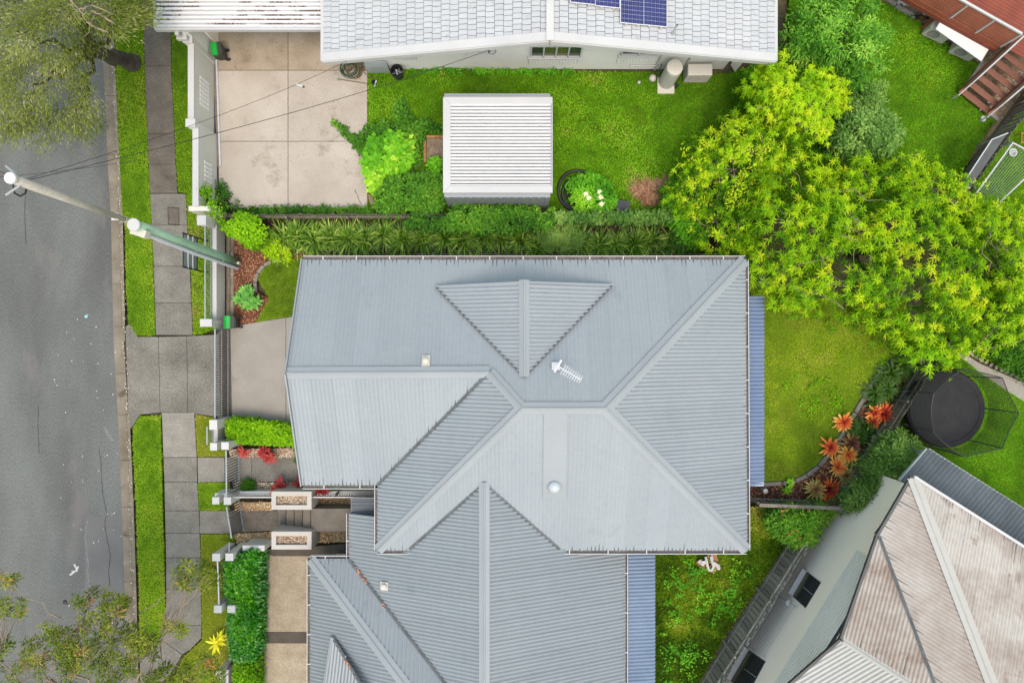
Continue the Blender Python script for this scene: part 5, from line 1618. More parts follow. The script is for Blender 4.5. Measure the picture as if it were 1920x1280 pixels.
for k in range(14):
    MB().box((wx0 + (wx1 - wx0) * (k + .5) / 14, wy0 - .01, 1.15), (.06, .02, 2.3)).build('wall_rib', M['cap'], sh)

# ------------------------------------------------------------------ plant and appliances along the tiled house wall
hw = thing('hot_water_tank', 'round cream hot water tank standing by the tiled house wall', 'water heater', P(1249, 152))
c = P(1249, 154)
MB().lathe(c, [(.33, .06), (.345, .1), (.345, 1.5), (.33, 1.56), (.34, 1.58), (.33, 1.62), (.2, 1.645), (.02, 1.65)], 36).build('tank', M['cream_metal'], hw)
MB().lathe(c + Vector((0, 0, 1.645)), [(.03, 0), (.02, .02)], 12).build('knob', M['grey_metal'], hw)
MB().box(c + Vector((-.02, -.16, .03)), (.74, .74, .06)).build('plinth', M['cream_metal'], hw, bevel=.01)
MB().tube([c + Vector((-.33, .0, .5)), c + Vector((-.45, .0, .5)), c + Vector((-.45, .25, .5)), c + Vector((-.45, .3, 1.2))], .022, 8).build('inlet_pipe', M['dark_metal'], hw)
MB().tube([c + Vector((.3, -.1, .3)), c + Vector((.42, -.05, .3)), c + Vector((.46, .2, .3)), c + Vector((.5, .3, 1.0))], .022, 8).build('outlet_pipe', M['black'], hw)
MB().lathe(c + Vector((.42, -.22, .0)), [(.07, 0), (.07, .3), (.05, .33)], 12).build('valve', M['black'], hw)


def ac_unit(name, label, cx, cy, rz, w, d, h, z0, group=None, fans=1, mat=None):
    c = P(cx, cy)
    t = thing(name, label, 'air conditioner', c, group)
    R = Matrix.Rotation(rz, 3, 'Z'); m = mat or M['cream_metal']
    MB().box(c + Vector((0, 0, z0 + h / 2)), (w, d, h), rz=rz).build('casing', m, t, bevel=.03)
    for i in range(fans):
        q = c + R @ Vector((-w * .13 + i * .3, -d / 2 - .012, z0 + h / 2))
        g_ = MB()
        n_ = R @ Vector((0, -1, 0)); sx = R @ Vector((1, 0, 0))
        for k in range(20):
            a0_, a1_ = 2 * math.pi * k / 20, 2 * math.pi * (k + 1) / 20
            rr = min(h, w * .6) * .43
            g_.face([q, q + sx * math.cos(a0_) * rr + Vector((0, 0, math.sin(a0_) * rr)), q + sx * math.cos(a1_) * rr + Vector((0, 0, math.sin(a1_) * rr))])
        g_.build('fan_grille', M['dark_metal'], t)
        for k in range(6):
            rr = min(h, w * .6) * .43
            zz = -rr + rr * 2 * (k + .5) / 6; hw_ = math.sqrt(max(rr * rr - zz * zz, .0))
            MB().bar(q - sx * hw_ + Vector((0, 0, zz)) + n_ * .012, q + sx * hw_ + Vector((0, 0, zz)) + n_ * .012, .01, .025).build('grille_bar', m, t)
    for sx_ in (-1, 1):
        q = c + R @ Vector((sx_ * w * .33, 0, z0 / 2))
        MB().box(q, (.06, d * .9, z0), rz=rz).build('foot', M['grey_metal'], t)
    lid = c + R @ Vector((0, 0, z0 + h + .008))
    MB().box(lid, (w * .94, d * .86, .02), rz=rz).build('top_panel', m, t, bevel=.006)
    q = c + R @ Vector((w / 2 + .03, d * .1, z0 + h * .35))
    MB().box(q, (.07, d * .5, h * .4), rz=rz).build('valve_cover', m, t, bevel=.01)
    return t
ac_unit('heat_pump', 'square cream heat pump box beside the round hot water tank', 1302, 146, 0.0, 1.05, .5, .85, .08)
bg = thing('cloth_bag', 'pale bundle lying at the foot of the downpipe by the hot water tank', 'bag', P(1223, 148))
MB().lathe(P(1223, 148), [(.12, 0), (.17, .06), (.15, .16), (.07, .22)], 12).build('bundle', M['cream_metal'], bg, smooth=True)
dr = thing('drain_cap', 'small white round drain cap in the lawn before the hot water tank', 'drain cap', P(1198, 155))
MB().lathe(P(1198, 155), [(.06, 0), (.06, .05), (.03, .06)], 16).build('cap', M['white_trim'], dr)
MB().lathe(P(1198, 155), [(.075, 0), (.075, .02)], 16).build('flange', M['grey_metal'], dr)
# grey metal cabinet against the wall
gc = thing('metal_cabinet', 'low grey metal cabinet with curved lid against the tiled house wall', 'cabinet', P(712, 133))
x0c, x1c = P(691, 136).x, P(732, 136).x; y0c, y1c = P(0, 137).y, yw - .02
mb = MB(); n = 8
for i in range(n):
    t0q, t1q = i / n, (i + 1) / n
    ya, yb_ = y1c + (y0c - y1c) * t0q, y1c + (y0c - y1c) * t1q
    za, zb = .95 - .35 * t0q ** 2, .95 - .35 * t1q ** 2
    mb.face([(x0c, ya, za), (x0c, yb_, zb), (x1c, yb_, zb), (x1c, ya, za)])
mb.face([(x0c, y0c, .6), (x0c, y0c, 0), (x1c, y0c, 0), (x1c, y0c, .6)])
mb.build('lid', mk('zinc_sheet', srgb(160, 166, 168), srgb(146, 152, 155), 1, .4, spec=.5), gc)
MB().box(((x0c + x1c) / 2, (y0c + y1c) / 2, .29), (x1c - x0c - .01, abs(y1c - y0c) - .01, .58)).build('body', M['grey_metal'], gc)
for sx_ in (.2, .5, .8): MB().box((x0c + (x1c - x0c) * sx_, y1c - .04, .965), (.05, .05, .02)).build('hinge', M['white_trim'], gc)
bk_ = thing('black_bucket', 'black plastic tub with stuff inside, beside the grey cabinet', 'tub', P(748, 142))
c = P(748, 143)
MB().lathe(c, [(.2, 0), (.27, .55), (.29, .56), (.29, .6), (.26, .6), (.2, .3), (.01, .28)], 24).build('tub', M['black'], bk_)
for k in range(7):
    a = k * 2.4; q = c + Vector((math.cos(a) * .1, math.sin(a) * .1, .4))
    MB().bar(q, q + Vector((math.cos(a * 1.7) * .2, math.sin(a * 1.7) * .2, .12)), .05, .02).build('scrap', M['dark_metal'] if k % 2 else M['grey_metal'], bk_)
bt = thing('black_pot', 'small dark upright pot lying on the lawn by the driveway corner', 'pot', P(703, 157))
MB().lathe(P(703, 158), [(.07, 0), (.1, .22), (.11, .23), (.09, .23), (.06, .1), (.01, .1)], 16).build('pot', M['black'], bt)
MB().bar(P(702, 162, .1), P(706, 151, .28), .05, .03).build('handle', M['conduit'], bt)

# hoses
def hose(label, c, loops, r, mat, name='hose_coil', cat='hose', jit=.06, rad=.014, group=None, z=.02, seed=0):
    rr = np.random.default_rng(seed)
    pts = []
    n = loops * 20
    for i in range(n):
        a = i / 20 * 2 * math.pi
        q = r * (1 + .25 * math.sin(i / 20 * 2.1 + seed)) * (1 - .25 * (i / n))
        pts.append(c + Vector((math.cos(a) * q + jit * math.sin(a * .37 + seed), math.sin(a) * q * .9 + jit * math.cos(a * .29), z + .012 * (i // 20) * .6 + .01)))
    return MB().tube(pts, rad, 6)
hs = thing('garden_hose', 'tangled green and brown garden hose coils at the driveway corner', 'hose', P(658, 131))
M['hose_g'] = mk('green_hose', srgb(54, 88, 66), srgb(44, 70, 54), 3, .5); M['hose_b'] = mk('brown_hose', srgb(120, 96, 58), srgb(98, 78, 48), 3, .6)
hose('', P(657, 131), 7, .42, M['hose_g'], seed=1).build('green_coil', M['hose_g'], hs)
hose('', P(664, 136), 5, .33, M['hose_b'], seed=2).build('brown_coil', M['hose_b'], hs)
hose('', P(655, 128), 3, .22, M['hose_g'], seed=3).build('inner_coil', M['hose_g'], hs)
MB().tube([P(676, 113, .05), P(684, 122, .05), P(681, 130, .06), P(676, 127, .06), P(686, 140, .05), P(700, 147, .05), P(710, 143, .05)], .013, 6).build('loose_end', M['hose_b'], hs)
rk = thing('garden_stake', 'thin brown garden stake lying on the driveway edge', 'stake', P(660, 153))
MB().tube([P(634, 149, .04), P(640, 149.5, .04), P(688, 157, .04)], [.012, .018, .018], 8).build('stake', M['hose_b'], rk)
MB().lathe(P(635, 149, .01), [(.03, 0), (.03, .06), (.01, .07)], 10).build('green_tip', M['green_lid'], rk)
hc = thing('black_pipe_coil', 'thick black pipe coil beside the flowering shrub by the shed', 'pipe', P(1070, 356))
for k, (r_, cx_, cy_, a0_, a1_, z_) in enumerate(((.78, 1082, 357, .95, 5.2, .06), (.62, 1083, 362, 1.5, 5.3, .08), (.46, 1084, 360, 1.0, 5.0, .16), (.3, 1082, 352, .3, 4.6, .2))):
    c = P(cx_, cy_, z_)
    MB().tube([c + Vector((math.cos(a) * r_ * (1.05), math.sin(a) * r_ * 1.12, .02 * math.sin(a * 3))) for a in np.linspace(a0_, a1_, 26)], .07, 10).build('loop', M['black'], hc, smooth=True)
bx = thing('black_tub', 'black plastic lidded crate by the flowering shrub', 'crate', P(1166, 389))
c = P(1166, 389)
MB().box(c + Vector((0, 0, .16)), (.56, .42, .32), rz=-.1).build('body', M['black'], bx, bevel=.03)
MB().box(c + Vector((0, 0, .34)), (.6, .46, .05), rz=-.1).build('lid', mk('slate_plastic', srgb(64, 70, 76), srgb(52, 57, 62), 2, .5), bx, bevel=.015)
for k in range(3): MB().box(c + Vector((-.02, -.1 + .1 * k, .372)), (.5, .03, .015), rz=-.1).build('lid_rib', M['black'], bx)

# bricks and timber in the vegetable patch
be = thing('brick_edging', 'orange brick edging around the small bed beside the shed', 'edging', P(812, 275))
bm = MB().box((0, 0, .05), (.2, .1, .1)).mesh('brick')
for k in range(4): link('brick', bm, M['brick'], be, P(801 + 9.2 * k, 257.5) + Vector((.03, 0, 0)))
for k in range(5):
    o = link('brick', bm, M['brick'], be, P(797, 264 + 9.2 * k)); o.rotation_euler = (0, 0, math.pi / 2 + random.gauss(0, .03))
sheet('small_bed', [(800, 260), (838, 260), (838, 310), (800, 310)], .006, M['pebble_bed'])
for k, (x, y, a) in enumerate(((781, 284, .1), (780, 293, 0), (777, 303, .2), (783, 308, 1.5), (768, 309, .3))):
    b = thing('paving_block', ['square tan block, topmost of those beside the vegetable plants', 'tan block below the topmost block beside the vegetable plants', 'middle tan block beside the vegetable plants', 'turned tan block nearest the shed among the vegetable plants', 'leftmost tan block beside the vegetable plants'][k], 'paver', P(x, y), 'loose tan blocks')
    MB().box(P(x, y) + Vector((0, 0, .06)), (.26, .2, .12), rz=a).build('block', M['brick'], b, bevel=.008)
    MB().box(P(x, y) + Vector((0, 0, .125)), (.2, .14, .012), rz=a).build('worn_top', M['sleeper'], b)
for k, (x0_, y0_, x1_, y1_, lab) in enumerate(((747, 318, 748, 338, 'grey timber sleeper end under the big leaf plant'), (711, 340, 708, 362, 'upright tan sleeper beside the driveway edge'), (694, 366, 700, 384, 'tan stone slab at the driveway corner'))):
    sl_ = thing('garden_sleeper', lab, 'sleeper', P(x0_, y0_))
    MB().bar(P(x0_, y0_, .1), P(x1_, y1_, .1), .2, .12).build('beam', M['sleeper'] if k else M['fence_wood'], sl_)
    MB().box(P(x0_, y0_, .1), (.24, .03, .16)).build('end_plate', M['brick'] if k else M['fence_dark'], sl_)

# ------------------------------------------------------------------ deck house, top right
dk = thing('deck', 'raised red brown deck with white railing and open timber stairs, top right', 'deck', P(1850, 60))
zd = 1.75
# railing line and deck edge (along the lower-left side)
e0, e1 = P(1692, -62, zd + 1.1), P(1916, 64, zd + 1.1)
ed_ = (e1 - e0).normalized(); en = Vector((ed_.y, -ed_.x, 0)); en = en if en.y > 0 else -en     # into the deck
g0, g1 = Vector((e0.x, e0.y, 0)), Vector((e1.x, e1.y, 0))
L_ = (g1 - g0).length
# deck boards
nb = 26
for k in range(nb):
    a = g0 + en * (.07 + k * .145); b = g1 + en * (.07 + k * .145) + ed_ * 2.2
    MB().bar(a + Vector((0, 0, zd)), b + Vector((0, 0, zd)), .135, .03).build('deck_board', M['deck_red'], dk)
MB().bar(g0 + Vector((0, 0, zd - .13)), g1 + Vector((0, 0, zd - .13)), .05, .24).build('edge_beam', M['deck_slat'], dk)
MB().bar(g0 - en * .04 + Vector((0, 0, zd - .38)), g1 - en * .04 + Vector((0, 0, zd - .38)), .05, .24).build('fascia', M['deck_red'], dk)
for k in range(13):
    z = zd + .1 + k * .075
    MB().bar(g0 + Vector((0, 0, z)), g1 + Vector((0, 0, z)), .016, .045).build('slat', M['deck_slat'], dk)
MB().bar(e0, e1, .09, .07).build('top_rail', M['white_trim'], dk)
for px, py in ((1817, 8), (1867, 36.5), (1916, 64)):
    p = P(px, py, zd + 1.1)
    MB().bar((p.x, p.y, zd - .1), (p.x, p.y, zd + 1.08), .07, .07, up=(0, 1, 0)).build('post', M['white_trim'], dk)
for t_ in (.1, .5, .95):
    p = g0.lerp(g1, t_) + en * .2
    MB().bar((p.x, p.y, 0), (p.x, p.y, zd - .3), .1, .1, up=(0, 1, 0)).build('stump', M['deck_slat'], dk)
# stairs: six treads going down towards the lawn
s_top, s_bot = P(1906, 118, 1.45), P(1828, 189, .2)
nt = 6
sdv = Vector((s_bot.x - s_top.x, s_bot.y - s_top.y, 0)); sdn = sdv.normalized(); stn = Vector((-sdn.y, sdn.x, 0))
for k in range(nt):
    c = s_top.lerp(s_bot, k / (nt - 1))
    MB().box(c, (.27, 1.5, .045), rz=math.atan2(sdn.y, sdn.x)).build('tread', M['tread'], dk, bevel=.008)
    MB().box(c + stn * -.45 * (1 if stn.x < 0 else -1) + Vector((0, 0, -.05)) + sdn * .12, (.06, .08, .06), rz=math.atan2(sdn.y, sdn.x)).build('cleat', M['white_trim'], dk)
for sg in (-1, 1):
    a = s_top + stn * sg * .78 - sdn * .3 + Vector((0, 0, .2)); b = s_bot + stn * sg * .78 + sdn * .1 - Vector((0, 0, .05))
    MB().bar(a, b, .05, .26).build('stringer', M['deck_slat'], dk)
    a2 = a + Vector((0, 0, .95)); b2 = b + Vector((0, 0, .95)) - sdn * .25
    MB().bar(a2, b2, .06, .05).build('hand_rail', M['white_trim'], dk)
    MB().bar(b2, Vector((b.x, b.y, .45)) + sdn * .3, .05, .05).build('hand_rail', M['white_trim'], dk)
    MB().bar(Vector((b.x, b.y, 0)) + sdn * .3, Vector((b.x, b.y, .47)) + sdn * .3, .05, .05, up=(0, 1, 0)).build('newel', M['white_trim'], dk)
    pn = MB(); pn.face([a + Vector((0, 0, .1)), b + Vector((0, 0, .1)), b2 - Vector((0, 0, .05)), a2 - Vector((0, 0, .05))]); pn.build('side_panel', mk('pinkish_sheet', srgb(172, 142, 126), srgb(150, 122, 108), 1, .6), dk)
# white awning over the air conditioners
wa = thing('white_awning', 'flat white panel over the two air conditioners below the deck', 'awning', P(1814, 75, 1.2))
q = [P(1768, 33, 1.3), P(1856.5, 88, 1.3), P(1840, 115, 1.18), P(1755, 55, 1.18)]
mb = MB(); mb.prism([(p.x, p.y) for p in q], [p.z - .03 for p in q], [p.z for p in q]); mb.build('panel', M['white_metal'], wa)
for k in (0, 1): MB().bar(q[k] + Vector((0, 0, -.05)), q[3 - k] + Vector((0, 0, -.05)), .04, .06).build('arm', M['grey_metal'], wa)
rz_ = math.atan2((P(1775, 84) - P(1727, 62)).y, (P(1775, 84) - P(1727, 62)).x)
ac_unit('air_conditioner', 'white air conditioner, left of the two below the white panel', 1747, 68, rz_, 1.0, .42, .72, .1, 'air conditioners below the deck')
ac_unit('air_conditioner', 'white air conditioner, right of the two below the white panel', 1797, 101, rz_, 1.0, .42, .72, .1, 'air conditioners below the deck')
# concrete edging round the gravel, pipe
ce = thing('concrete_edging', 'pale concrete edging strip between the lawn and the deck gravel', 'edging', P(1700, 20))
for a, b in ((P(1640, -15), P(1678, 11)), (P(1679, 12), P(1716, 34)), (P(1841, 116), P(1822, 146)), (P(1821, 147), P(1803, 176)), (P(1842, 203), P(1870, 226))):
    MB().bar(a + Vector((0, 0, .05)), b + Vector((0, 0, .05)), .16, .12).build('edging_length', M['drive'], ce, bevel=.01)
wp = thing('waste_pipe', 'thick white bent drain pipe on the gravel at the top edge', 'pipe', P(1690, 4))
MB().tube([P(1683, 6, .12), P(1690, 3, .12), P(1696, 9, .12), P(1701, 8, .12), P(1710, -5, .2)], .07, 12).build('pipe', M['white_trim'], wp, smooth=True)
MB().tube([P(1683, 6, .12), P(1685.5, 5, .12)], .09, 12).build('socket', M['white_trim'], wp)
dp = thing('downpipe', 'blue grey steel post standing beside the cat at the deck', 'post', P(1733, 20))
MB().bar(P(1733, 33, .05), P(1733, 8, .9), .12, .1).build('pipe', M['conduit'], dp)
MB().bar(P(1731, 33, .05), P(1731, 8, .9), .04, .11).build('edge', M['dark_metal'], dp)
# drum lid on the lawn
wl_ = thing('white_disc', 'small white round disc lying on the lawn near the fence', 'disc', P(1843, 223))
MB().lathe(P(1843, 223), [(.11, 0), (.12, .04), (.1, .055), (.02, .06)], 20).build('lid', M['white_trim'], wl_)
MB().lathe(P(1843, 223), [(.14, -.005), (.14, .012)], 20).build('ring', M['grey_metal'], wl_)

# cat
ct = thing('cat', 'dark tortoiseshell cat with curved tail beside the grey post at the deck', 'cat', P(1722, 36))
c = P(1722, 37)
verts = [(-.17, 0, .22), (0, .01, .23), (.14, 0, .24), (.25, -.02, .27), (.32, -.05, .27),
         (.13, .06, .11), (.13, .06, .02), (.13, -.06, .11), (.15, -.06, .02), (-.16, .06, .12), (-.19, .06, .02), (-.16, -.06, .12), (-.15, -.06, .02),
         (-.28, .02, .22), (-.38, .01, .18), (-.47, -.05, .14), (-.53, -.12, .12),
         (.24, .035, .35), (.24, -.065, .35)]
edges = [(0, 1), (1, 2), (2, 3), (3, 4), (2, 5), (5, 6), (2, 7), (7, 8), (0, 9), (9, 10), (0, 11), (11, 12), (0, 13), (13, 14), (14, 15), (15, 16), (3, 17), (3, 18)]
rad = [.085, .085, .08, .055, .03, .03, .02, .03, .02, .038, .02, .038, .02, .025, .022, .02, .014, .014, .014]
me = bpy.data.meshes.new('body')
rzc = math.radians(-12)
me.from_pydata([(x * math.cos(rzc) - y * math.sin(rzc), x * math.sin(rzc) + y * math.cos(rzc), z) for x, y, z in verts], edges, [])
M['cat'] = mk('tortoiseshell_fur', srgb(104, 74, 46), srgb(34, 28, 24), 5.5, .9, (40, .4), contrast=(.42, .55))
co = link('body', me, M['cat'], ct, c)
co.modifiers.new('skin', 'SKIN')
for i, d_ in enumerate(me.skin_vertices[0].data): d_.radius = (rad[i], rad[i]); d_.use_root = (i == 1)
ss = co.modifiers.new('sub', 'SUBSURF'); ss.levels = 2; ss.render_levels = 2

# ------------------------------------------------------------------ clotheslines
cl = thing('clothesline', 'white fold down clothesline frame with a dozen lines beside the dark fence', 'clothesline', P(1880, 320))
zl = 1.7
q = [P(1899, 268, zl), P(1958, 300, zl), P(1865, 388, zl), P(1829, 364, zl)]
for i in range(4): MB().bar(q[i], q[(i + 1) % 4], .05, .05).build('frame_rail', M['white_trim'], cl)
for k in range(12):
    t_ = (k + .7) / 12.6
    MB().tube([q[0].lerp(q[1], t_), q[3].lerp(q[2], t_)], .007, 5).build('line', M['grey_metal'], cl)
for p in (q[0], q[3]): MB().bar((p.x, p.y, 0), (p.x, p.y, zl), .06, .06, up=(0, 1, 0)).build('post', M['white_trim'], cl)
pn = thing('mesh_panel', 'dark mesh panel in a white frame fixed to the fence beside the clothesline', 'panel', P(1845, 300))
q = [P(1859, 262, 2.1), P(1889, 250, 1.9), P(1818, 353, 1.9), P(1802, 349, 2.1)]
mb = MB(); mb.face(q[::-1]); mb.face([p - Vector((0, 0, .03)) for p in q]); mb.build('mesh', mk('grey_mesh', srgb(88, 90, 92), srgb(74, 76, 78), 2, .7, (60, .2)), pn)
for a, b in ((0, 1), (3, 0), (2, 3)): MB().bar(q[a], q[b], .04, .04, dz=.02).build('frame_rail', M['white_trim'], pn)
for p in (q[1], q[2]): MB().bar((p.x, p.y, 0), (p.x, p.y, p.z - .03), .05, .05, up=(0, 1, 0)).build('leg', M['grey_metal'], pn)
rc = thing('rattan_chair', 'orange cane seat by the fence corner above the clothesline', 'chair', P(1912, 262))
c = P(1911, 264)
M['cane'] = mk('cane', srgb(186, 134, 70), srgb(160, 108, 52), 3, .7)
for k in range(5): MB().bar(c + Vector((-.2 + .1 * k, -.2, .42)), c + Vector((-.2 + .1 * k, .2, .42)), .03, .02).build('seat_slat', M['cane'], rc)
for sy in (-.2, .2): MB().bar(c + Vector((-.24, sy, .42)), c + Vector((.24, sy, .42)), .04, .04).build('seat_rail', M['cane'], rc)
for sx_ in (-.2, .2):
    for sy in (-.2, .2): MB().bar(c + Vector((sx_, sy, 0)), c + Vector((sx_, sy, .75 if sx_ > 0 else .4)), .035, .035, up=(0, 1, 0)).build('leg', M['cane'], rc)
MB().bar(c + Vector((.2, -.2, .72)), c + Vector((.2, .2, .72)), .04, .06).build('back_rail', M['cane'], rc)
pk = thing('peg_basket', 'white round peg basket hanging on the clothesline', 'basket', P(1900, 286, zl))
c = P(1900, 286, zl + .05)
MB().lathe(c, [(.08, -.16), (.15, -.02), (.17, .0), (.14, .0), (.08, -.12), (.01, -.13)], 18).build('bowl', M['white_trim'], pk)
MB().tube([c + Vector((-.17, 0, 0)), c + Vector((-.1, 0, .08)), c + Vector((.1, 0, .08)), c + Vector((.17, 0, 0))], .012, 6).build('handle', M['white_trim'], pk)

wc = thing('wall_clothesline', 'folded wall clothesline with pale frame on the pale house wall', 'clothesline', onWall(1440, 1170, .1))
q = [onWall(1448, 1136, .12), onWall(1459, 1116, .12), onWall(1494, 1137, .12), onWall(1435, 1232, .12), onWall(1401, 1208, .12)]
for a, b in ((0, 1), (1, 2), (3, 4), (4, 0)): MB().bar(q[a], q[b], .035, .035, up=edir).build('frame_rail', M['white_trim'], wc)
for k in range(9):
    t_ = (k + .6) / 9.5
    MB().tube([q[1].lerp(q[2], t_), q[4].lerp(q[3], t_)], .009, 5).build('line', M['grey_metal'], wc)
MB().lathe(onWall(1479, 1130, .12), [(.1, -.02), (.13, .0), (.1, .02)], 16).build('reel', M['white_trim'], wc)

# ------------------------------------------------------------------ trampoline
tr = thing('trampoline', 'round black trampoline with dark safety net', 'trampoline', P(1775, 766))
zt, zn = .8, 2.55
c = P(1775, 766, zt); R_ = 1.62
MB().lathe(c, [(R_ - .16, -.03), (R_ - .16, .0)], 48).build('mat', M['black_cloth'], tr)
pd = MB()
for k in range(48):
    a0_, a1_ = 2 * math.pi * k / 48, 2 * math.pi * (k + 1) / 48
    for (ra, za), (rb, zb) in (((R_ - .2, .02), (R_ - .02, .05)), ((R_ - .02, .05), (R_ + .06, -.06)), ((R_ + .06, -.06), (R_ + .06, -.28))):
        pd.face([c + Vector((math.cos(a0_) * ra, math.sin(a0_) * ra, za)), c + Vector((math.cos(a0_) * rb, math.sin(a0_) * rb, zb)), c + Vector((math.cos(a1_) * rb, math.sin(a1_) * rb, zb)), c + Vector((math.cos(a1_) * ra, math.sin(a1_) * ra, za))])
pd.build('pad', M['black_cloth'], tr, smooth=True)
net = bpy.data.materials.new('net'); net.use_nodes = True
nt_ = net.node_tree; bs = nt_.nodes['Principled BSDF']; bs.inputs['Base Color'].default_value = (*srgb(34, 38, 36), 1); bs.inputs['Roughness'].default_value = .9
tb = nt_.nodes.new('ShaderNodeBsdfTransparent'); mx = nt_.nodes.new('ShaderNodeMixShader'); mx.inputs[0].default_value = .46
nt_.links.new(tb.outputs[0], mx.inputs[1]); nt_.links.new(bs.outputs[0], mx.inputs[2]); nt_.links.new(mx.outputs[0], nt_.nodes['Material Output'].inputs[0])
nm = MB(); nseg = 48
def netr(a, z):
    k = (a / (2 * math.pi) * 7) % 1.0
    return R_ + .12 + (z - zt) / (zn - zt) * .06 - .14 * math.sin(math.pi * k) * ((z - zt) / (zn - zt))
def sagz(a): 
    k = (a / (2 * math.pi) * 7) % 1.0
    return zn - .12 * math.sin(math.pi * k)
for k in range(nseg * 2):
    a0_, a1_ = math.pi * k / nseg, math.pi * (k + 1) / nseg
    for j in range(4):
        def v(a, jj):
            z = zt + .05 + (sagz(a) - zt - .05) * jj / 4; r_ = netr(a, z)
            return Vector((c.x + math.cos(a) * r_, c.y + math.sin(a) * r_, z))
        nm.face([v(a0_, j), v(a1_, j), v(a1_, j + 1), v(a0_, j + 1)])
nm.build('net', net, tr, smooth=True)
ring = [Vector((c.x + math.cos(a) * netr(a, zn), c.y + math.sin(a) * netr(a, zn), sagz(a))) for a in np.linspace(0, 2 * math.pi, 113)]
MB().tube(ring, .016, 6).build('net_rope', M['black'], tr)
for k in range(7):
    a = 2 * math.pi * k / 7
    b0_ = Vector((c.x + math.cos(a) * (R_ + .14), c.y + math.sin(a) * (R_ + .14), 0))
    MB().tube([b0_, b0_ + Vector((0, 0, 1.2)), Vector((b0_.x + math.cos(a) * .05, b0_.y + math.sin(a) * .05, zn))], .022, 8).build('net_pole', M['dark_metal'], tr)
    MB().tube([b0_ + Vector((0, 0, .05)), Vector((c.x + math.cos(a) * R_, c.y + math.sin(a) * R_, zt - .1))], .03, 8).build('leg', M['grey_metal'], tr)
n = 150
a = rng.uniform(0, 6.28, n); rr_ = np.sqrt(rng.uniform(0, 1, n)) * (R_ - .2); aa = rng.uniform(0, 6.28, n)
lm = LM(); lm.leaves(np.stack([c.x + np.cos(a) * rr_, c.y + np.sin(a) * rr_, np.full(n, zt + .008)], 1), np.stack([np.cos(aa), np.sin(aa), np.full(n, .1)], 1), .035, .014, rng.uniform(0, .6, n), bend=0)
tag(lm.build('fallen_leaves', M['litter'], tr), kind='stuff')

# garden edging blocks along the back bed
ge = thing('curved_edging', 'curved pale concrete garden edging around the back lawn', 'edging', P(1540, 860))
pts = [(1404, 908), (1430, 907), (1466, 905), (1490, 901), (1512, 890), (1534, 873), (1552, 852), (1570, 826), (1586, 800), (1602, 773), (1618, 746), (1636, 714), (1656, 690), (1680, 672), (1706, 655)]
for a, b in zip(pts[:-1], pts[1:]):
    p, q = P(*a), P(*b); d = (q - p).normalized()
    MB().bar(p + d * .02 + Vector((0, 0, .05)), q - d * .02 + Vector((0, 0, .05)), .17, .13).build('edging_block', M['path'], ge, bevel=.015)
ge2 = thing('front_edging', 'curved pale edging around the small front lawn', 'edging', P(484, 530))
pts = [(530, 487), (510, 490), (495, 498), (484, 512), (479, 530), (480, 548)]
for a, b in zip(pts[:-1], pts[1:]):
    p, q = P(*a), P(*b); d = (q - p).normalized()
    MB().bar(p + d * .02 + Vector((0, 0, .04)), q - d * .02 + Vector((0, 0, .04)), .14, .1).build('edging_block', M['path_pale'], ge2, bevel=.015)
pe = thing('path_edging', 'rough dark brick edging along the curved path on the right', 'edging', P(1860, 690))
pts = [(1806, 655), (1832, 672), (1860, 686), (1890, 700), (1925, 717)]
bm2 = MB().box((0, 0, .06), (.17, .12, .12)).mesh('brick')
for a, b in zip(pts[:-1], pts[1:]):
    p, q = P(*a), P(*b)
    k = int((q - p).length / .2)
    for i in range(k):
        o = link('brick', bm2, M['fence_wood'], pe, p.lerp(q, (i + .5) / k)); o.rotation_euler = (0, 0, random.uniform(0, 3))
sl2 = thing('solar_lamp', 'small white round garden lamp at the end of the blue awning', 'lamp', P(1428, 916))
MB().lathe(P(1428, 916), [(.02, 0), (.02, .4), (.1, .42), (.11, .46), (.08, .49), (.02, .5)], 18).build('cap', M['white_trim'], sl2)
MB().lathe(P(1428, 916), [(.05, 0), (.04, .03)], 12).build('base', M['grey_metal'], sl2)

# broken white chairs in the weeds, by the gutter corner
bc = thing('garden_rubbish', 'broken white plastic pieces on brown cardboard in the weeds below the gutter corner', 'rubbish', P(1328, 1056))
M['card'] = mk('brown_cardboard', srgb(168, 128, 88), srgb(140, 104, 70), 3, .9)
c = P(1328, 1054, .12)
for k, (dx, dy, w, h, a) in enumerate(((-.28, -.12, .3, .5, .5), (.25, -.2, .34, .5, -.6), (.2, .2, .4, .4, .3))):
    MB().box(c + Vector((dx, dy, -.02 + .01 * k)), (w, h, .03), rz=a, rx=.1).build('cardboard', M['card'], bc)
def bent(pts, w):
    mb = MB(); P_ = [c + Vector(p) for p in pts]
    for i in range(len(P_) - 1):
        d = (P_[i + 1] - P_[i]).normalized(); s = Vector((-d.y, d.x, 0)) * w / 2
        mb.face([P_[i] - s, P_[i + 1] - s, P_[i + 1] + s, P_[i] + s]); mb.face([P_[i] + s - Vector((0, 0, .02)), P_[i + 1] + s - Vector((0, 0, .02)), P_[i + 1] - s - Vector((0, 0, .02)), P_[i] - s - Vector((0, 0, .02))])
    return mb
bent([(-.14, .28, .1), (-.1, .05, .16), (-.06, -.12, .12), (0, -.3, .06), (.12, -.34, .08), (.2, -.12, .16), (.12, .05, .2), (.08, .3, .14)], .1).build('curved_strip', M['white_trim'], bc)
bent([(-.42, .12, .08), (-.34, .0, .14), (-.2, -.05, .1), (-.22, .12, .14)], .18).build('shell', M['white_trim'], bc)
bent([(.14, .05, .18), (.3, -.06, .14), (.45, -.16, .1), (.42, -.3, .05)], .15).build('shell', M['white_trim'], bc)
bent([(.12, .36, .1), (.16, .2, .16), (.1, .06, .2)], .07).build('strip', M['white_trim'], bc)

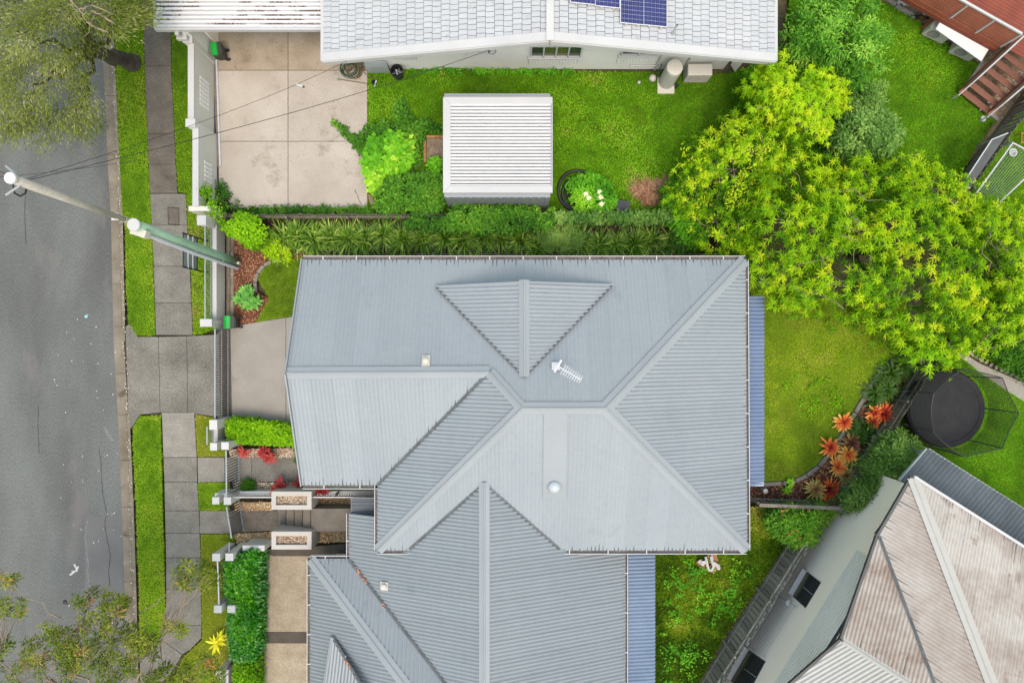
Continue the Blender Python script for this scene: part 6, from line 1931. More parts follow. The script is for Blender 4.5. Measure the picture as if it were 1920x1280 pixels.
# litter on the road
rl_ = thing('torn_paper', 'torn white paper scrap lying on the road', 'paper', P(140, 1070, ZR))
for k, (dx, dy, a) in enumerate(((0, 0, .2), (.12, .1, 1.2), (-.1, -.1, .6), (.05, .2, 2.0))):
    MB().box(P(140, 1070, ZR) + Vector((dx, dy, .012 + .004 * k)), (.26, .07, .004), rz=a, rx=.2).build('scrap', M['white_trim'], rl_)
rb = thing('blue_wrapper', 'small pale blue crumpled wrapper on the road', 'wrapper', P(163, 593, ZR))
MB().lathe(P(163, 593, ZR), [(.05, 0), (.08, .03), (.06, .08), (.01, .09)], 7).build('wrapper', mk('pale_blue_plastic', srgb(150, 204, 214), srgb(130, 190, 204), 4, .5), rb)
MB().box(P(164, 591, ZR) + Vector((0, 0, .03)), (.14, .05, .02), rz=.6).build('flap', M['white_trim'], rb)
bb_ = thing('black_rag', 'small black rag lying on the road near the sparse tree', 'rag', P(122, 1128, ZR))
MB().lathe(P(122, 1128, ZR), [(.1, 0), (.09, .03), (.05, .05), (.01, .05)], 9).build('rag', M['black'], bb_)
MB().box(P(126, 1131, ZR) + Vector((0, 0, .01)), (.1, .04, .012), rz=-.5).build('tail', M['black'], bb_)
# ------------------------------------------------------------------ plants
def limb(mb, a, b, r0, r1, n=6, wob=.06, seed=0):
    r = random.Random(seed)
    a, b = Vector(a), Vector(b)
    L = (b - a).length
    pts = [a.lerp(b, k / n) + Vector((r.uniform(-1, 1), r.uniform(-1, 1), r.uniform(-1, 1))) * L * wob * math.sin(math.pi * k / n) for k in range(n + 1)]
    mb.tube(pts, [r0 + (r1 - r0) * k / n for k in range(n + 1)], 8)
    return pts


def pxpts(poly, n, seed, z, r=None):
    """world points over a pixel outline, z given as a function of (x, y in px, normalised edge distance)"""
    r = r or np.random.default_rng(seed)
    x, y = sample_poly(poly, n, r)
    d = edgedist(x, y, poly)
    zz = z(x, y, d, r)
    s = (H - zz) / FPX
    return np.stack([(x - 960) * s, (640 - y) * s, zz], 1), x, y, d


# --- leaf materials
M['leaf_gum'] = leafmat('leaf_grey_green', [(0, srgb(54, 66, 38)), (.35, srgb(88, 102, 52)), (.65, srgb(120, 132, 66)), (.85, srgb(150, 152, 100)), (1, srgb(184, 172, 138))], .3, .6)
M['leaf_sparse'] = leafmat('leaf_olive_red', [(0, srgb(54, 68, 28)), (.35, srgb(88, 106, 40)), (.65, srgb(122, 134, 54)), (.85, srgb(150, 138, 76)), (1, srgb(176, 108, 76))], .3, .55)
M['leaf_yellow'] = leafmat('leaf_yellow_green', [(0, srgb(40, 80, 12)), (.25, srgb(82, 132, 18)), (.5, srgb(130, 176, 22)), (.75, srgb(166, 198, 34)), (1, srgb(196, 206, 52))], .42, .5, clump=(.9, .1))
M['leaf_olive'] = leafmat('leaf_olive_yellow', [(0, srgb(50, 78, 14)), (.3, srgb(98, 130, 24)), (.6, srgb(136, 166, 30)), (.85, srgb(168, 182, 48)), (1, srgb(184, 164, 80))], .4, .55, clump=(1.2, .12))
M['leaf_lime'] = leafmat('leaf_lime', [(0, srgb(66, 108, 14)), (.4, srgb(112, 164, 20)), (.75, srgb(150, 194, 36)), (1, srgb(190, 214, 70))], .4, .5)
M['leaf_mid'] = leafmat('leaf_mid_green', [(0, srgb(28, 62, 20)), (.35, srgb(56, 104, 34)), (.65, srgb(88, 140, 48)), (1, srgb(140, 176, 74))], .35, .5)
M['leaf_fresh'] = leafmat('leaf_light_green', [(0, srgb(44, 88, 30)), (.35, srgb(80, 136, 48)), (.65, srgb(116, 168, 70)), (1, srgb(166, 200, 110))], .4, .5)
M['leaf_dark'] = leafmat('leaf_dark_green', [(0, srgb(28, 54, 26)), (.35, srgb(56, 94, 46)), (.65, srgb(88, 126, 66)), (1, srgb(136, 166, 104))], .3, .5)
M['leaf_bright'] = leafmat('leaf_fresh_green', [(0, srgb(50, 110, 24)), (.4, srgb(90, 158, 40)), (.75, srgb(128, 188, 56)), (1, srgb(176, 206, 84))], .4, .5)
M['leaf_hedge'] = leafmat('leaf_hedge', [(0, srgb(18, 64, 14)), (.4, srgb(40, 110, 20)), (.75, srgb(78, 146, 30)), (1, srgb(128, 180, 48))], .35, .35, .4)
M['leaf_strap'] = leafmat('leaf_strap', [(0, srgb(34, 62, 14)), (.4, srgb(76, 116, 36)), (.75, srgb(122, 158, 60)), (1, srgb(182, 196, 120))], .35, .45, .3)
M['leaf_agave'] = leafmat('leaf_agave', [(0, srgb(58, 110, 66)), (.5, srgb(98, 154, 88)), (1, srgb(150, 190, 110))], .2, .5)
M['leaf_red'] = leafmat('leaf_red', [(0, srgb(88, 26, 30)), (.5, srgb(142, 48, 48)), (1, srgb(190, 92, 80))], .25, .5)
M['leaf_brom'] = leafmat('leaf_bromeliad', [(0, srgb(120, 34, 36)), (.3, srgb(186, 70, 46)), (.6, srgb(218, 126, 60)), (1, srgb(230, 190, 98))], .3, .5)
M['leaf_brom2'] = leafmat('leaf_bromeliad_dull', [(0, srgb(84, 46, 42)), (.35, srgb(128, 84, 58)), (.65, srgb(150, 130, 74)), (1, srgb(176, 162, 96))], .25, .45)
M['leaf_clivia'] = leafmat('leaf_clivia', [(0, srgb(18, 38, 16)), (.4, srgb(38, 66, 28)), (.75, srgb(66, 98, 44)), (1, srgb(112, 138, 76))], .2, .45, .2)
M['leaf_canary'] = leafmat('leaf_canary', [(0, srgb(150, 160, 20)), (.5, srgb(206, 206, 40)), (1, srgb(232, 220, 70))], .4, .5)
M['straw'] = leafmat('dry_straw', [(0, srgb(92, 62, 48)), (.5, srgb(138, 100, 78)), (1, srgb(180, 146, 116))], .1, .9)
M['flower'] = leafmat('cream_flower', [(0, srgb(220, 210, 120)), (.5, srgb(236, 232, 180)), (1, srgb(244, 242, 226))], .3, .6)


def tree(name, label, base, trunk_top, r0, crown, limbs, cat='tree', group=None, bark='bark', seed=0, twigs=None):
    t = thing(name, label, cat, base, group)
    mb = MB()
    base, trunk_top = Vector(base), Vector(trunk_top)
    mb.tube([base - Vector((0, 0, .1)), base + Vector((0, 0, .05)), base.lerp(trunk_top, .12)], [r0 * 1.25, r0 * 1.12, r0 * .95], 12)
    limb(mb, base - Vector((0, 0, .1)), trunk_top, r0, r0 * .6, 7, .04, seed)
    for i, (e, r1) in enumerate(limbs):
        limb(mb, trunk_top - (trunk_top - base) * .08 * (i % 3), e, r1, r1 * .25, 7, .07, seed + i + 1)
    mb.build('trunk', M[bark], t, smooth=True)
    if twigs:
        tw = MB()
        for i, (a, b, r1) in enumerate(twigs): limb(tw, a, b, r1, r1 * .3, 5, .08, seed + 50 + i)
        tag(tw.build('branches', M['twig'], t, smooth=True), kind='stuff')
    lm, mat = crown
    lm.build('crown', mat, t)
    return t


# ================================================================ street tree, top left (fine grey-green foliage)
r = np.random.default_rng(101)
poly = [(-90, -90), (250, -90), (292, -20), (285, 40), (248, 62), (232, 92), (186, 96), (168, 118), (172, 160), (192, 188), (196, 232), (168, 262), (120, 285), (72, 270), (40, 262), (0, 262), (-90, 250)]
C, x, y, d = pxpts(poly, 1050, 101, lambda x, y, d, r: 4.2 + 3.6 * np.sqrt(np.clip(d / 110, 0, 1)) * r.uniform(.25, 1, len(x)) + .3 * vn(x, y, .03, 3))
keep = (vn(x, y, .045, 8) + vn(x, y, .11, 9) * .7 > -.75 + .35 * (y > 140)) & (d > 6)
C = C[keep]; cx = x[keep]; cy = y[keep]
lm = LM()
n = 50
ci = np.repeat(np.arange(len(C)), n)
out = r.normal(0, 1, (len(ci), 3)); out /= np.linalg.norm(out, axis=1, keepdims=True)
# twig clusters stretch away from the trunk
tb_ = np.array(P(205, 60, 5.0)); dirc = C - tb_; dirc[:, 2] *= .3; dirc /= np.linalg.norm(dirc, axis=1, keepdims=True)
pos = C[ci] + out * r.uniform(.05, .34, len(ci))[:, None] + dirc[ci] * r.normal(0, .3, len(ci))[:, None]
dd = dirc[ci] * .9 + out * .7 + r.normal(0, .35, (len(ci), 3)); dd[:, 2] -= .15
tint = .46 + .22 * vn(cx, cy, .05, 14)[ci] + r.normal(0, .16, len(ci))
lm.leaves(pos, dd, r.uniform(.09, .19, len(ci)), r.uniform(.018, .034, len(ci)), tint, bend=.2)
base = P(249, 119); tt = P(172, 92, 3.3)
lims = [(P(120, 96, 6.0), .16), (P(150, 20, 6.2), .15), (P(60, 160, 6.0), .13), (P(140, 112, 4.4), .14), (P(150, 84, 4.6), .14), (P(220, 20, 5.6), .12), (P(90, -40, 6.6), .13), (P(30, 60, 6.8), .12), (P(140, 210, 5.4), .08)]
tw = []
for k in range(46):
    i = r.integers(0, len(C)); e = C[i]; a = np.array(tt) * .35 + e * .65 + r.normal(0, .25, 3)
    tw.append((a, e, .02))
for a, b in (((131, 0), (148, 18)), ((148, 18), (172, 10)), ((172, 10), (212, 28)), ((148, 18), (163, 42)), ((163, 42), (185, 54)), ((185, 54), (204, 62)), ((172, 20), (196, 32)), ((196, 32), (216, 46))):
    tw.append((P(*a, 8.3), P(*b, 8.2), .03))
tree('street_tree', 'large grey-green street tree with dark trunk leaning over the road, top left', base, tt, .36, (lm, M['leaf_gum']), lims, seed=1, twigs=tw)

# ================================================================ sparse tree, bottom left
r = np.random.default_rng(111)
spots = []
zones = [([(0, 1200), (110, 1190), (240, 1240), (240, 1330), (-60, 1330), (-60, 1200)], 80), ([(60, 1180), (160, 1160), (240, 1170), (290, 1190), (285, 1250), (200, 1270), (60, 1250)], 76),
         ([(140, 1120), (180, 1108), (240, 1110), (240, 1150), (190, 1165), (145, 1150)], 26), ([(0, 1120), (44, 1122), (40, 1150), (0, 1160)], 9), ([(-20, 1075), (30, 1080), (10, 1115), (-20, 1130)], 6),
         ([(330, 1070), (360, 1045), (400, 1070), (408, 1096), (360, 1108), (325, 1095)], 22), ([(228, 1190), (290, 1180), (290, 1215), (250, 1225)], 18), ([(285, 1250), (400, 1225), (420, 1280), (400, 1330), (250, 1330)], 60), ([(330, 1165), (345, 1160), (348, 1185), (332, 1190)], 5), ([(305, 1170), (318, 1172), (312, 1184)], 3)]
Cs = []
for i, (zp_, n) in enumerate(zones):
    Cq, *_ = pxpts(zp_, n, 120 + i, lambda x, y, d, r: 4.6 + r.uniform(0, 1.8, len(x)))
    Cs.append(Cq)
C = np.concatenate(Cs)
lm = LM()
n = 44; ci = np.repeat(np.arange(len(C)), n)
out = r.normal(0, 1, (len(ci), 3)); out /= np.linalg.norm(out, axis=1, keepdims=True); out[:, 2] *= .5
pos = C[ci] + out * (r.uniform(.02, .24, len(ci)))[:, None]
tint = .36 + r.normal(0, .12, len(C))[ci] + r.normal(0, .13, len(ci))
red = r.uniform(0, 1, len(C)) < .09
tint = tint + red[ci] * .4
dd = out + r.normal(0, .5, out.shape); dd[:, 2] -= .2
lm.leaves(pos, dd, r.uniform(.10, .21, len(ci)), r.uniform(.026, .05, len(ci)), tint, bend=.25)
base = P(190, 1420); tt = P(170, 1440, 3.2)
tw = []
lims = [(P(80, 1260, 5.4), .10), (P(210, 1200, 5.6), .09), (P(350, 1290, 5.2), .08), (P(150, 1180, 5.5), .07), (P(0, 1240, 5.6), .08), (P(290, 1220, 5.4), .07)]
ends = [np.array(e) for e, _ in lims]
for c_ in C[::2]:
    e = min(ends, key=lambda q: np.linalg.norm(q - c_)); tw.append((e * .75 + c_ * .25 if np.linalg.norm(e - c_) > .6 else e, c_, .02))
for a, b in (((262, 1150), (312, 1115)), ((312, 1115), (335, 1085)), ((268, 1190), (275, 1150)), ((255, 1238), (300, 1210)), ((300, 1210), (305, 1240)), ((190, 1210), (225, 1185)), ((360, 1260), (378, 1240)), ((378, 1240), (402, 1228)), ((80, 1270), (86, 1255)), ((100, 1275), (125, 1245)), ((225, 1278), (245, 1268)), ((245, 1268), (290, 1262))):
    tw.append((P(*a, 5.0), P(*b, 5.2), .025))
tree('sparse_tree', 'sparse olive and red leaved tree reaching over the road, bottom left', base, tt, .16, (lm, M['leaf_sparse']), lims, bark='twig', seed=3, twigs=tw)


# ================================================================ big yellow-green trees on the right
def rosette_tree(label, poly, n, base_px, zr_, L, W, nl, mat, tintb, seed, gapn=.055, thr=-.9, dmax=90, trunk=.16, tvar=.2, name='rosette_tree', lower=.6, tint_poly=None, feather=0.0):
    r = np.random.default_rng(seed)
    def zf(x, y, d, r):
        q = np.sqrt(np.clip(d / dmax, 0, 1))
        return zr_[0] + (zr_[1] - zr_[0]) * q * r.uniform(.82, 1.0, len(x)) + .45 * vn(x, y, .05, seed + 2) + .25 * vn(x, y, .12, seed + 7)
    C, x, y, d = pxpts(poly, n, seed, zf)
    nz = vn(x, y, gapn, seed + 3) + .7 * vn(x, y, gapn * 2.3, seed + 4)
    keep = nz > thr
    C, x, y, nz = C[keep], x[keep], y[keep], nz[keep]
    C = C + r.normal(0, .2, C.shape) * np.array([1, 1, .3])
    lm = LM()
    tint = tintb + tvar * .6 * vn(x, y, .035, seed + 5) + r.normal(0, tvar * .6, len(C))
    if tint_poly:
        for pl_, amt in tint_poly: tint = tint + amt * inpoly(x, y, pl_)
    lm.rosettes(C, nl, L * r.uniform(.8, 1.2, len(C)), W, tint, elev=(-.25, .75), tilt=.4, bend=.3, r=r)
    Cs_ = C[r.uniform(0, 1, len(C)) < .4] + r.normal(0, .16, (1, 3)) * 0
    Cs_ = Cs_ + r.normal(0, .2, Cs_.shape) * np.array([1, 1, .5]) - np.array([0, 0, .1])
    lm.rosettes(Cs_, 9, L * .6 * r.uniform(.7, 1.3, len(Cs_)), W * .75, tintb - .08 + r.normal(0, tvar * .6, len(Cs_)), elev=(-.3, .8), tilt=.6, bend=.3, r=r)
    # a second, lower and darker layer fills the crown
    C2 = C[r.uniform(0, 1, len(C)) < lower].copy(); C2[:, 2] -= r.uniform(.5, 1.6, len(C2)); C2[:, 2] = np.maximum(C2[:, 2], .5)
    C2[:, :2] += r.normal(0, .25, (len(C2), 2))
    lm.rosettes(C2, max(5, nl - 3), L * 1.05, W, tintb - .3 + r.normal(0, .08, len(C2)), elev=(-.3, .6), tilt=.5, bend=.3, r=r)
    if feather > 0:
        k = (r.uniform(0, 1, len(C)) < feather)
        Cf = C[k] + np.array([0, 0, .12]); m_ = 16; ci = np.repeat(np.arange(len(Cf)), m_); a = r.uniform(0, 6.28, len(Cf))[ci] + r.normal(0, .5, len(ci))
        lm.leaves(Cf[ci] + np.stack([np.cos(a), np.sin(a), np.zeros(len(ci))], 1) * r.uniform(0, .35, len(ci))[:, None], np.stack([np.cos(a + 1.2 * r.choice([-1, 1], len(ci))), np.sin(a + 1.2), r.uniform(-.2, .5, len(ci))], 1), .13, .03, .85 + r.normal(0, .1, len(ci)))
    base = P(*base_px)
    cen = C.mean(0); top = Vector((base.x * .5 + cen[0] * .5, base.y * .5 + cen[1] * .5, max(1.0, zr_[0] * .75)))
    pick = C[r.integers(0, len(C), 16)]
    lims = [((p[0], p[1], p[2] - .25), .07) for p in pick]
    tw = [(np.array(pick[i % 16]) * .6 + np.array(q) * .4 - np.array([0, 0, .3]), q, .02) for i, q in enumerate(C[r.integers(0, len(C), 40)])]
    return tree(name, label, base, top, trunk, (lm, mat), lims, seed=seed, twigs=tw)


big = [(1405, 360), (1440, 300), (1500, 285), (1560, 300), (1640, 300), (1720, 322), (1770, 350), (1800, 410), (1840, 470), (1860, 540), (1840, 590), (1800, 640), (1740, 650), (1690, 645), (1650, 612), (1600, 612), (1540, 590), (1480, 590), (1440, 560), (1405, 535), (1398, 480), (1370, 470), (1385, 410)]
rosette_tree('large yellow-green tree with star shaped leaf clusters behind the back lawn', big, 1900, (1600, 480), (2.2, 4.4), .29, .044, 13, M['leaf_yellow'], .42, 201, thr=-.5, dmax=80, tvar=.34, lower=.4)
left = [(1256, 330), (1290, 285), (1330, 240), (1370, 215), (1420, 200), (1465, 240), (1470, 310), (1440, 380), (1425, 440), (1415, 490), (1370, 490), (1340, 490), (1310, 470), (1320, 430), (1300, 400), (1270, 410), (1250, 380)]
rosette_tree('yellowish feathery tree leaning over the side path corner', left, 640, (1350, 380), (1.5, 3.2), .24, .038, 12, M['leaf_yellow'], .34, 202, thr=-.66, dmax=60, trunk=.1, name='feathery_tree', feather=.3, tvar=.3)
top = [(1405, 160), (1430, 125), (1480, 118), (1530, 122), (1560, 140), (1595, 165), (1592, 195), (1560, 235), (1545, 262), (1500, 250), (1450, 235), (1420, 205)]
rosette_tree('bright yellow topped tree at the neighbour lawn corner', top, 560, (1470, 230), (2.0, 3.8), .22, .05, 12, M['leaf_yellow'], .6, 203, thr=-1.1, dmax=45, trunk=.09, name='yellow_tree')
right = [(1800, 410), (1850, 380), (1900, 372), (1980, 380), (1980, 720), (1920, 640), (1890, 640), (1850, 655), (1800, 668), (1760, 690), (1770, 650), (1800, 640), (1850, 590), (1868, 530), (1850, 470)]
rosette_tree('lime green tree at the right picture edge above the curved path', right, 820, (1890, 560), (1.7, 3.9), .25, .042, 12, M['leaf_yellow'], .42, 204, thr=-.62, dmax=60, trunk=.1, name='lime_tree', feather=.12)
rosette_tree('lime leafed branch tree overhanging the trampoline corner', [(1690, 640), (1740, 642), (1790, 640), (1815, 655), (1800, 672), (1775, 676), (1765, 690), (1745, 678), (1700, 668)], 90, (1740, 640), (1.6, 2.4), .26, .065, 11, M['leaf_lime'], .5, 205, thr=-1.5, dmax=25, trunk=.05, name='lime_sapling')
upper = [(1640, 305), (1690, 300), (1740, 305), (1780, 320), (1815, 350), (1840, 380), (1860, 400), (1830, 440), (1790, 400), (1740, 350), (1690, 330)]
rosette_tree('yellow-green tree beside the mesh panel at the dark fence', upper, 300, (1760, 380), (1.6, 3.0), .23, .042, 12, M['leaf_yellow'], .45, 206, thr=-.9, dmax=40, trunk=.07, name='fence_tree', feather=.2)


def leafy(label, poly, n, zr_, L, W, mat, tintb, seed, base_px=None, name='shrub', cat='shrub', per=16, spread=.2, dmax=50, thr=-1.3, gapn=.08, trunk=.06, group=None, stems=5, zpow=.5, droop=.2, tvar=.15):
    """leafy shrub: leaf clumps over an outline, on stems"""
    r = np.random.default_rng(seed)
    def zf(x, y, d, r):
        return zr_[0] + (zr_[1] - zr_[0]) * np.clip(d / dmax, 0, 1) ** zpow * r.uniform(.7, 1, len(x)) + .08 * vn(x, y, .15, seed)
    C, x, y, d = pxpts(poly, n, seed, zf)
    keep = vn(x, y, gapn, seed + 1) + .6 * vn(x, y, gapn * 2.5, seed + 2) > thr
    C, x, y = C[keep], x[keep], y[keep]
    lm = LM()
    ci = np.repeat(np.arange(len(C)), per)
    out = r.normal(0, 1, (len(ci), 3)); out /= np.linalg.norm(out, axis=1, keepdims=True); out[:, 2] = np.abs(out[:, 2]) * .8
    pos = C[ci] + out * r.uniform(.0, spread, len(ci))[:, None]
    dd = out + r.normal(0, .5, out.shape); dd[:, 2] = dd[:, 2] * .6 + .05
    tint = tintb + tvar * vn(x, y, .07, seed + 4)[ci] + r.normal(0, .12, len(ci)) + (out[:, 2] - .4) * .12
    lm.leaves(pos, dd, L * r.uniform(.7, 1.25, len(ci)), W * r.uniform(.7, 1.25, len(ci)), tint, bend=droop)
    # inner, lower leaves
    C2 = C.copy(); C2[:, 2] = np.maximum(C2[:, 2] - r.uniform(.2, .5, len(C)), .08)
    ci = np.repeat(np.arange(len(C2)), per // 2)
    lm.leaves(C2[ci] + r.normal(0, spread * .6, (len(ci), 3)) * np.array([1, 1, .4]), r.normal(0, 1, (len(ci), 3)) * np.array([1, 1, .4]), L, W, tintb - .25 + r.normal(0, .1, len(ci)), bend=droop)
    if base_px is None:
        base_px = (float(np.mean([p[0] for p in poly])), float(np.mean([p[1] for p in poly])))
    base = P(*base_px)
    t = thing(name, label, cat, base, group)
    mb = MB()
    for k in range(stems):
        q = C[r.integers(0, len(C))]
        limb(mb, base + Vector((random.uniform(-.1, .1), random.uniform(-.1, .1), -.03)), (q[0], q[1], q[2] - .08), trunk, trunk * .4, 4, .06, seed + k)
    if stems: mb.build('stem', M['bark'], t, smooth=True)
    lm.build('foliage', mat, t)
    return t


# trees of the north-east lawn
leafy('loose mid green tree with bare twigs beside the tiled house corner', [(1465, 60), (1490, 25), (1530, -10), (1640, -10), (1660, 40), (1668, 90), (1650, 150), (1610, 175), (1590, 140), (1550, 125), (1500, 118), (1470, 110)], 340, (1.2, 3.6), .2, .06, M['leaf_fresh'], .5, 211, (1560, 110), 'loose_tree', 'tree', per=16, spread=.3, dmax=60, thr=-.45, gapn=.07, trunk=.05, stems=14, droop=.3, tvar=.25)
leafy('dark green dense tree below the yellow topped tree', [(1550, 262), (1565, 235), (1590, 205), (1620, 195), (1655, 205), (1682, 225), (1690, 250), (1680, 280), (1650, 295), (1600, 300), (1565, 292)], 290, (1.0, 2.9), .18, .07, M['leaf_dark'], .68, 212, (1610, 260), 'dark_tree', 'tree', per=14, spread=.22, dmax=40, thr=-.95, trunk=.06, stems=10)
leafy('grey green loose foliage hanging over the lawn beside the loose tree', [(1560, 150), (1620, 140), (1660, 160), (1655, 200), (1620, 205), (1590, 200), (1598, 175)], 120, (1.0, 2.0), .15, .04, M['leaf_dark'], .7, 213, (1610, 180), 'loose_shrub', 'shrub', per=18, spread=.25, dmax=30, thr=-.6)
leafy('small pale sapling standing in the neighbour lawn shade', [(1395, 130), (1425, 122), (1440, 150), (1432, 200), (1400, 190), (1405, 160)], 70, (.5, 1.3), .13, .045, M['leaf_bright'], .5, 214, (1415, 170), 'sapling', 'shrub', per=16, spread=.2, dmax=20)
leafy('round mid green shrub between the dry grass heap and the yellow tree', [(1245, 350), (1265, 335), (1295, 338), (1310, 365), (1315, 395), (1330, 430), (1320, 470), (1285, 460), (1260, 420), (1248, 395)], 180, (.6, 1.9), .16, .07, M['leaf_bright'], .42, 215, None, 'round_shrub', per=13, spread=.2, dmax=35)
# along the fence between the yards
leafy('dense dark green shrub between the beige driveway and the shed', [(706, 358), (720, 345), (760, 330), (800, 325), (835, 340), (838, 395), (790, 404), (720, 404), (704, 385)], 260, (.3, 1.1), .16, .085, M['leaf_mid'], .55, 221, None, 'dense_shrub', per=13, spread=.18, dmax=28)
leafy('low dark hedge along the fence behind the shed', [(845, 392), (870, 384), (960, 384), (1030, 392), (1040, 404), (1040, 412), (840, 412)], 160, (.6, 1.4), .15, .08, M['leaf_mid'], .48, 222, None, 'fence_hedge', 'hedge', per=14, spread=.16, dmax=12)
leafy('clipped dark green hedge on the fence line below the black crate', [(1040, 402), (1130, 400), (1260, 396), (1300, 400), (1300, 414), (1180, 416), (1040, 414)], 200, (.7, 1.5), .15, .07, M['leaf_dark'], .6, 223, None, 'fence_hedge', 'hedge', per=14, spread=.16, dmax=14)
leafy('dark climbing foliage behind the strappy plants', [(760, 404), (1040, 404), (1040, 430), (900, 434), (760, 428)], 230, (.7, 1.35), .15, .08, M['leaf_mid'], .42, 224, None, 'fence_hedge', 'hedge', per=13, spread=.16, dmax=14)
leafy('greyish trailing shrub among the strappy plants', [(1010, 440), (1040, 420), (1085, 422), (1095, 450), (1080, 472), (1055, 474), (1020, 468)], 150, (.4, 1.0), .10, .03, M['leaf_dark'], .8, 225, None, 'trailing_shrub', per=22, spread=.18, dmax=18, droop=.4)
leafy('grey green shrub at the end of the strappy row', [(1262, 430), (1285, 424), (1300, 432), (1300, 470), (1275, 476), (1262, 465)], 60, (.4, 1.0), .11, .035, M['leaf_dark'], .62, 226, None, 'end_shrub', per=20, spread=.2, dmax=18)
leafy('low mixed weeds along the lower edge of the beige driveway', [(440, 392), (520, 388), (690, 388), (712, 392), (712, 408), (440, 408)], 230, (.1, .35), .09, .04, M['leaf_mid'], .42, 227, None, 'weed_strip', 'weeds', per=14, spread=.14, dmax=8)
leafy('bright lime vine over the front fence corner', [(412, 418), (430, 408), (460, 402), (486, 410), (500, 430), (488, 455), (470, 465), (448, 452), (430, 440)], 120, (.9, 1.35), .14, .1, M['leaf_lime'], .42, 228, None, 'lime_vine', 'vine', per=14, spread=.2, dmax=25, thr=-.55, gapn=.12, tvar=.25)
leafy('thin vine hanging down the tall white wall', [(364, 345), (378, 340), (400, 365), (412, 392), (420, 400), (390, 402), (372, 390), (362, 375)], 60, (1.2, 1.7), .10, .07, M['leaf_lime'], .45, 229, (398, 400), 'wall_vine', 'vine', per=9, spread=.2, dmax=15)
leafy('small tangled vine at the inner foot of the tall white wall', [(406, 340), (420, 345), (445, 380), (440, 398), (410, 398)], 45, (.1, .5), .09, .05, M['leaf_mid'], .4, 230, None, 'wall_weeds', 'vine', per=12, spread=.16, dmax=15)
leafy('lime yellow small shrub at the front lawn edge', [(490, 470), (500, 452), (520, 448), (535, 465), (545, 480), (538, 492), (520, 488)], 45, (.2, .7), .15, .05, M['leaf_yellow'], .7, 231, None, 'lime_shrub', per=16, spread=.16, dmax=15)
# vegetable patch
leafy('dark creeping sweet potato vine behind the big leaf plant', [(690, 235), (740, 225), (760, 205), (775, 225), (800, 228), (824, 240), (820, 252), (790, 262), (790, 290), (770, 330), (740, 330), (690, 300), (672, 265)], 430, (.08, .35), .13, .10, M['leaf_mid'], .46, 232, None, 'creeper', 'vine', per=10, spread=.16, dmax=20)
leafy('runner of the creeper crossing the beige driveway', [(622, 226), (635, 232), (660, 248), (690, 262), (690, 300), (672, 282), (640, 248)], 90, (.06, .16), .10, .08, M['leaf_mid'], .5, 233, None, 'creeper_runner', 'vine', per=8, spread=.12, dmax=20)
leafy('upright dark green climbing leaves on the lawn before the creeper', [(738, 200), (745, 190), (757, 186), (764, 205), (760, 230), (740, 226)], 40, (.1, .5), .14, .11, M['leaf_mid'], .6, 234, None, 'bean_plant', 'vine', per=8, spread=.12, dmax=12)
leafy('big light green leaved plant beside the beige driveway', [(684, 280), (700, 262), (740, 252), (765, 262), (772, 290), (765, 315), (740, 322), (715, 330), (712, 350), (694, 352), (690, 320)], 150, (.3, .9), .27, .22, M['leaf_bright'], .62, 235, None, 'big_leaf_plant', 'plant', per=7, spread=.2, dmax=25, droop=.3, tvar=.2)
leafy('light green plants beside the shed wall', [(805, 300), (822, 295), (826, 330), (826, 345), (806, 330)], 45, (.2, .6), .16, .09, M['leaf_bright'], .45, 236, None, 'small_plants', 'plant', per=10, spread=.15, dmax=10)
# flowering shrub
fs = leafy('round shrub with cream yellow flowers beside the black pipe coil', [(1062, 345), (1080, 330), (1110, 326), (1140, 340), (1155, 365), (1155, 385), (1130, 404), (1090, 404), (1070, 380)], 200, (.3, 1.05), .12, .075, M['leaf_bright'], .42, 237, None, 'flowering_shrub', per=13, spread=.15, dmax=25)
for (px, py) in ((1098, 364), (1126, 370), (1124, 360), (1128, 383), (1104, 372)):
    lm = LM(); lm.rosettes(np.array([P(px, py, 1.12)]), 22, .17, .04, .6, elev=(-.1, 1.2), bend=.1)
    lm.build('flower', M['flower'], fs)
# dry straw heap
r = np.random.default_rng(240)
Cx, x, y, d = pxpts([(1182, 352), (1200, 342), (1235, 340), (1255, 335), (1250, 375), (1240, 380), (1205, 380), (1195, 365)], 900, 240, lambda x, y, d, r: .05 + .3 * np.clip(d / 18, 0, 1) * r.uniform(.4, 1, len(x)))
lm = LM(); a = r.uniform(0, 6.28, len(Cx))
lm.straps(Cx, np.stack([np.cos(a), np.sin(a), r.uniform(-.1, .5, len(Cx))], 1), r.uniform(.2, .5, len(Cx)), .018, r.uniform(0, 1, len(Cx)), bend=.3)
tag(lm.build('straw_heap', M['straw']), 'brown heap of dry cut fronds on the lawn', 'garden waste', kind='stuff')

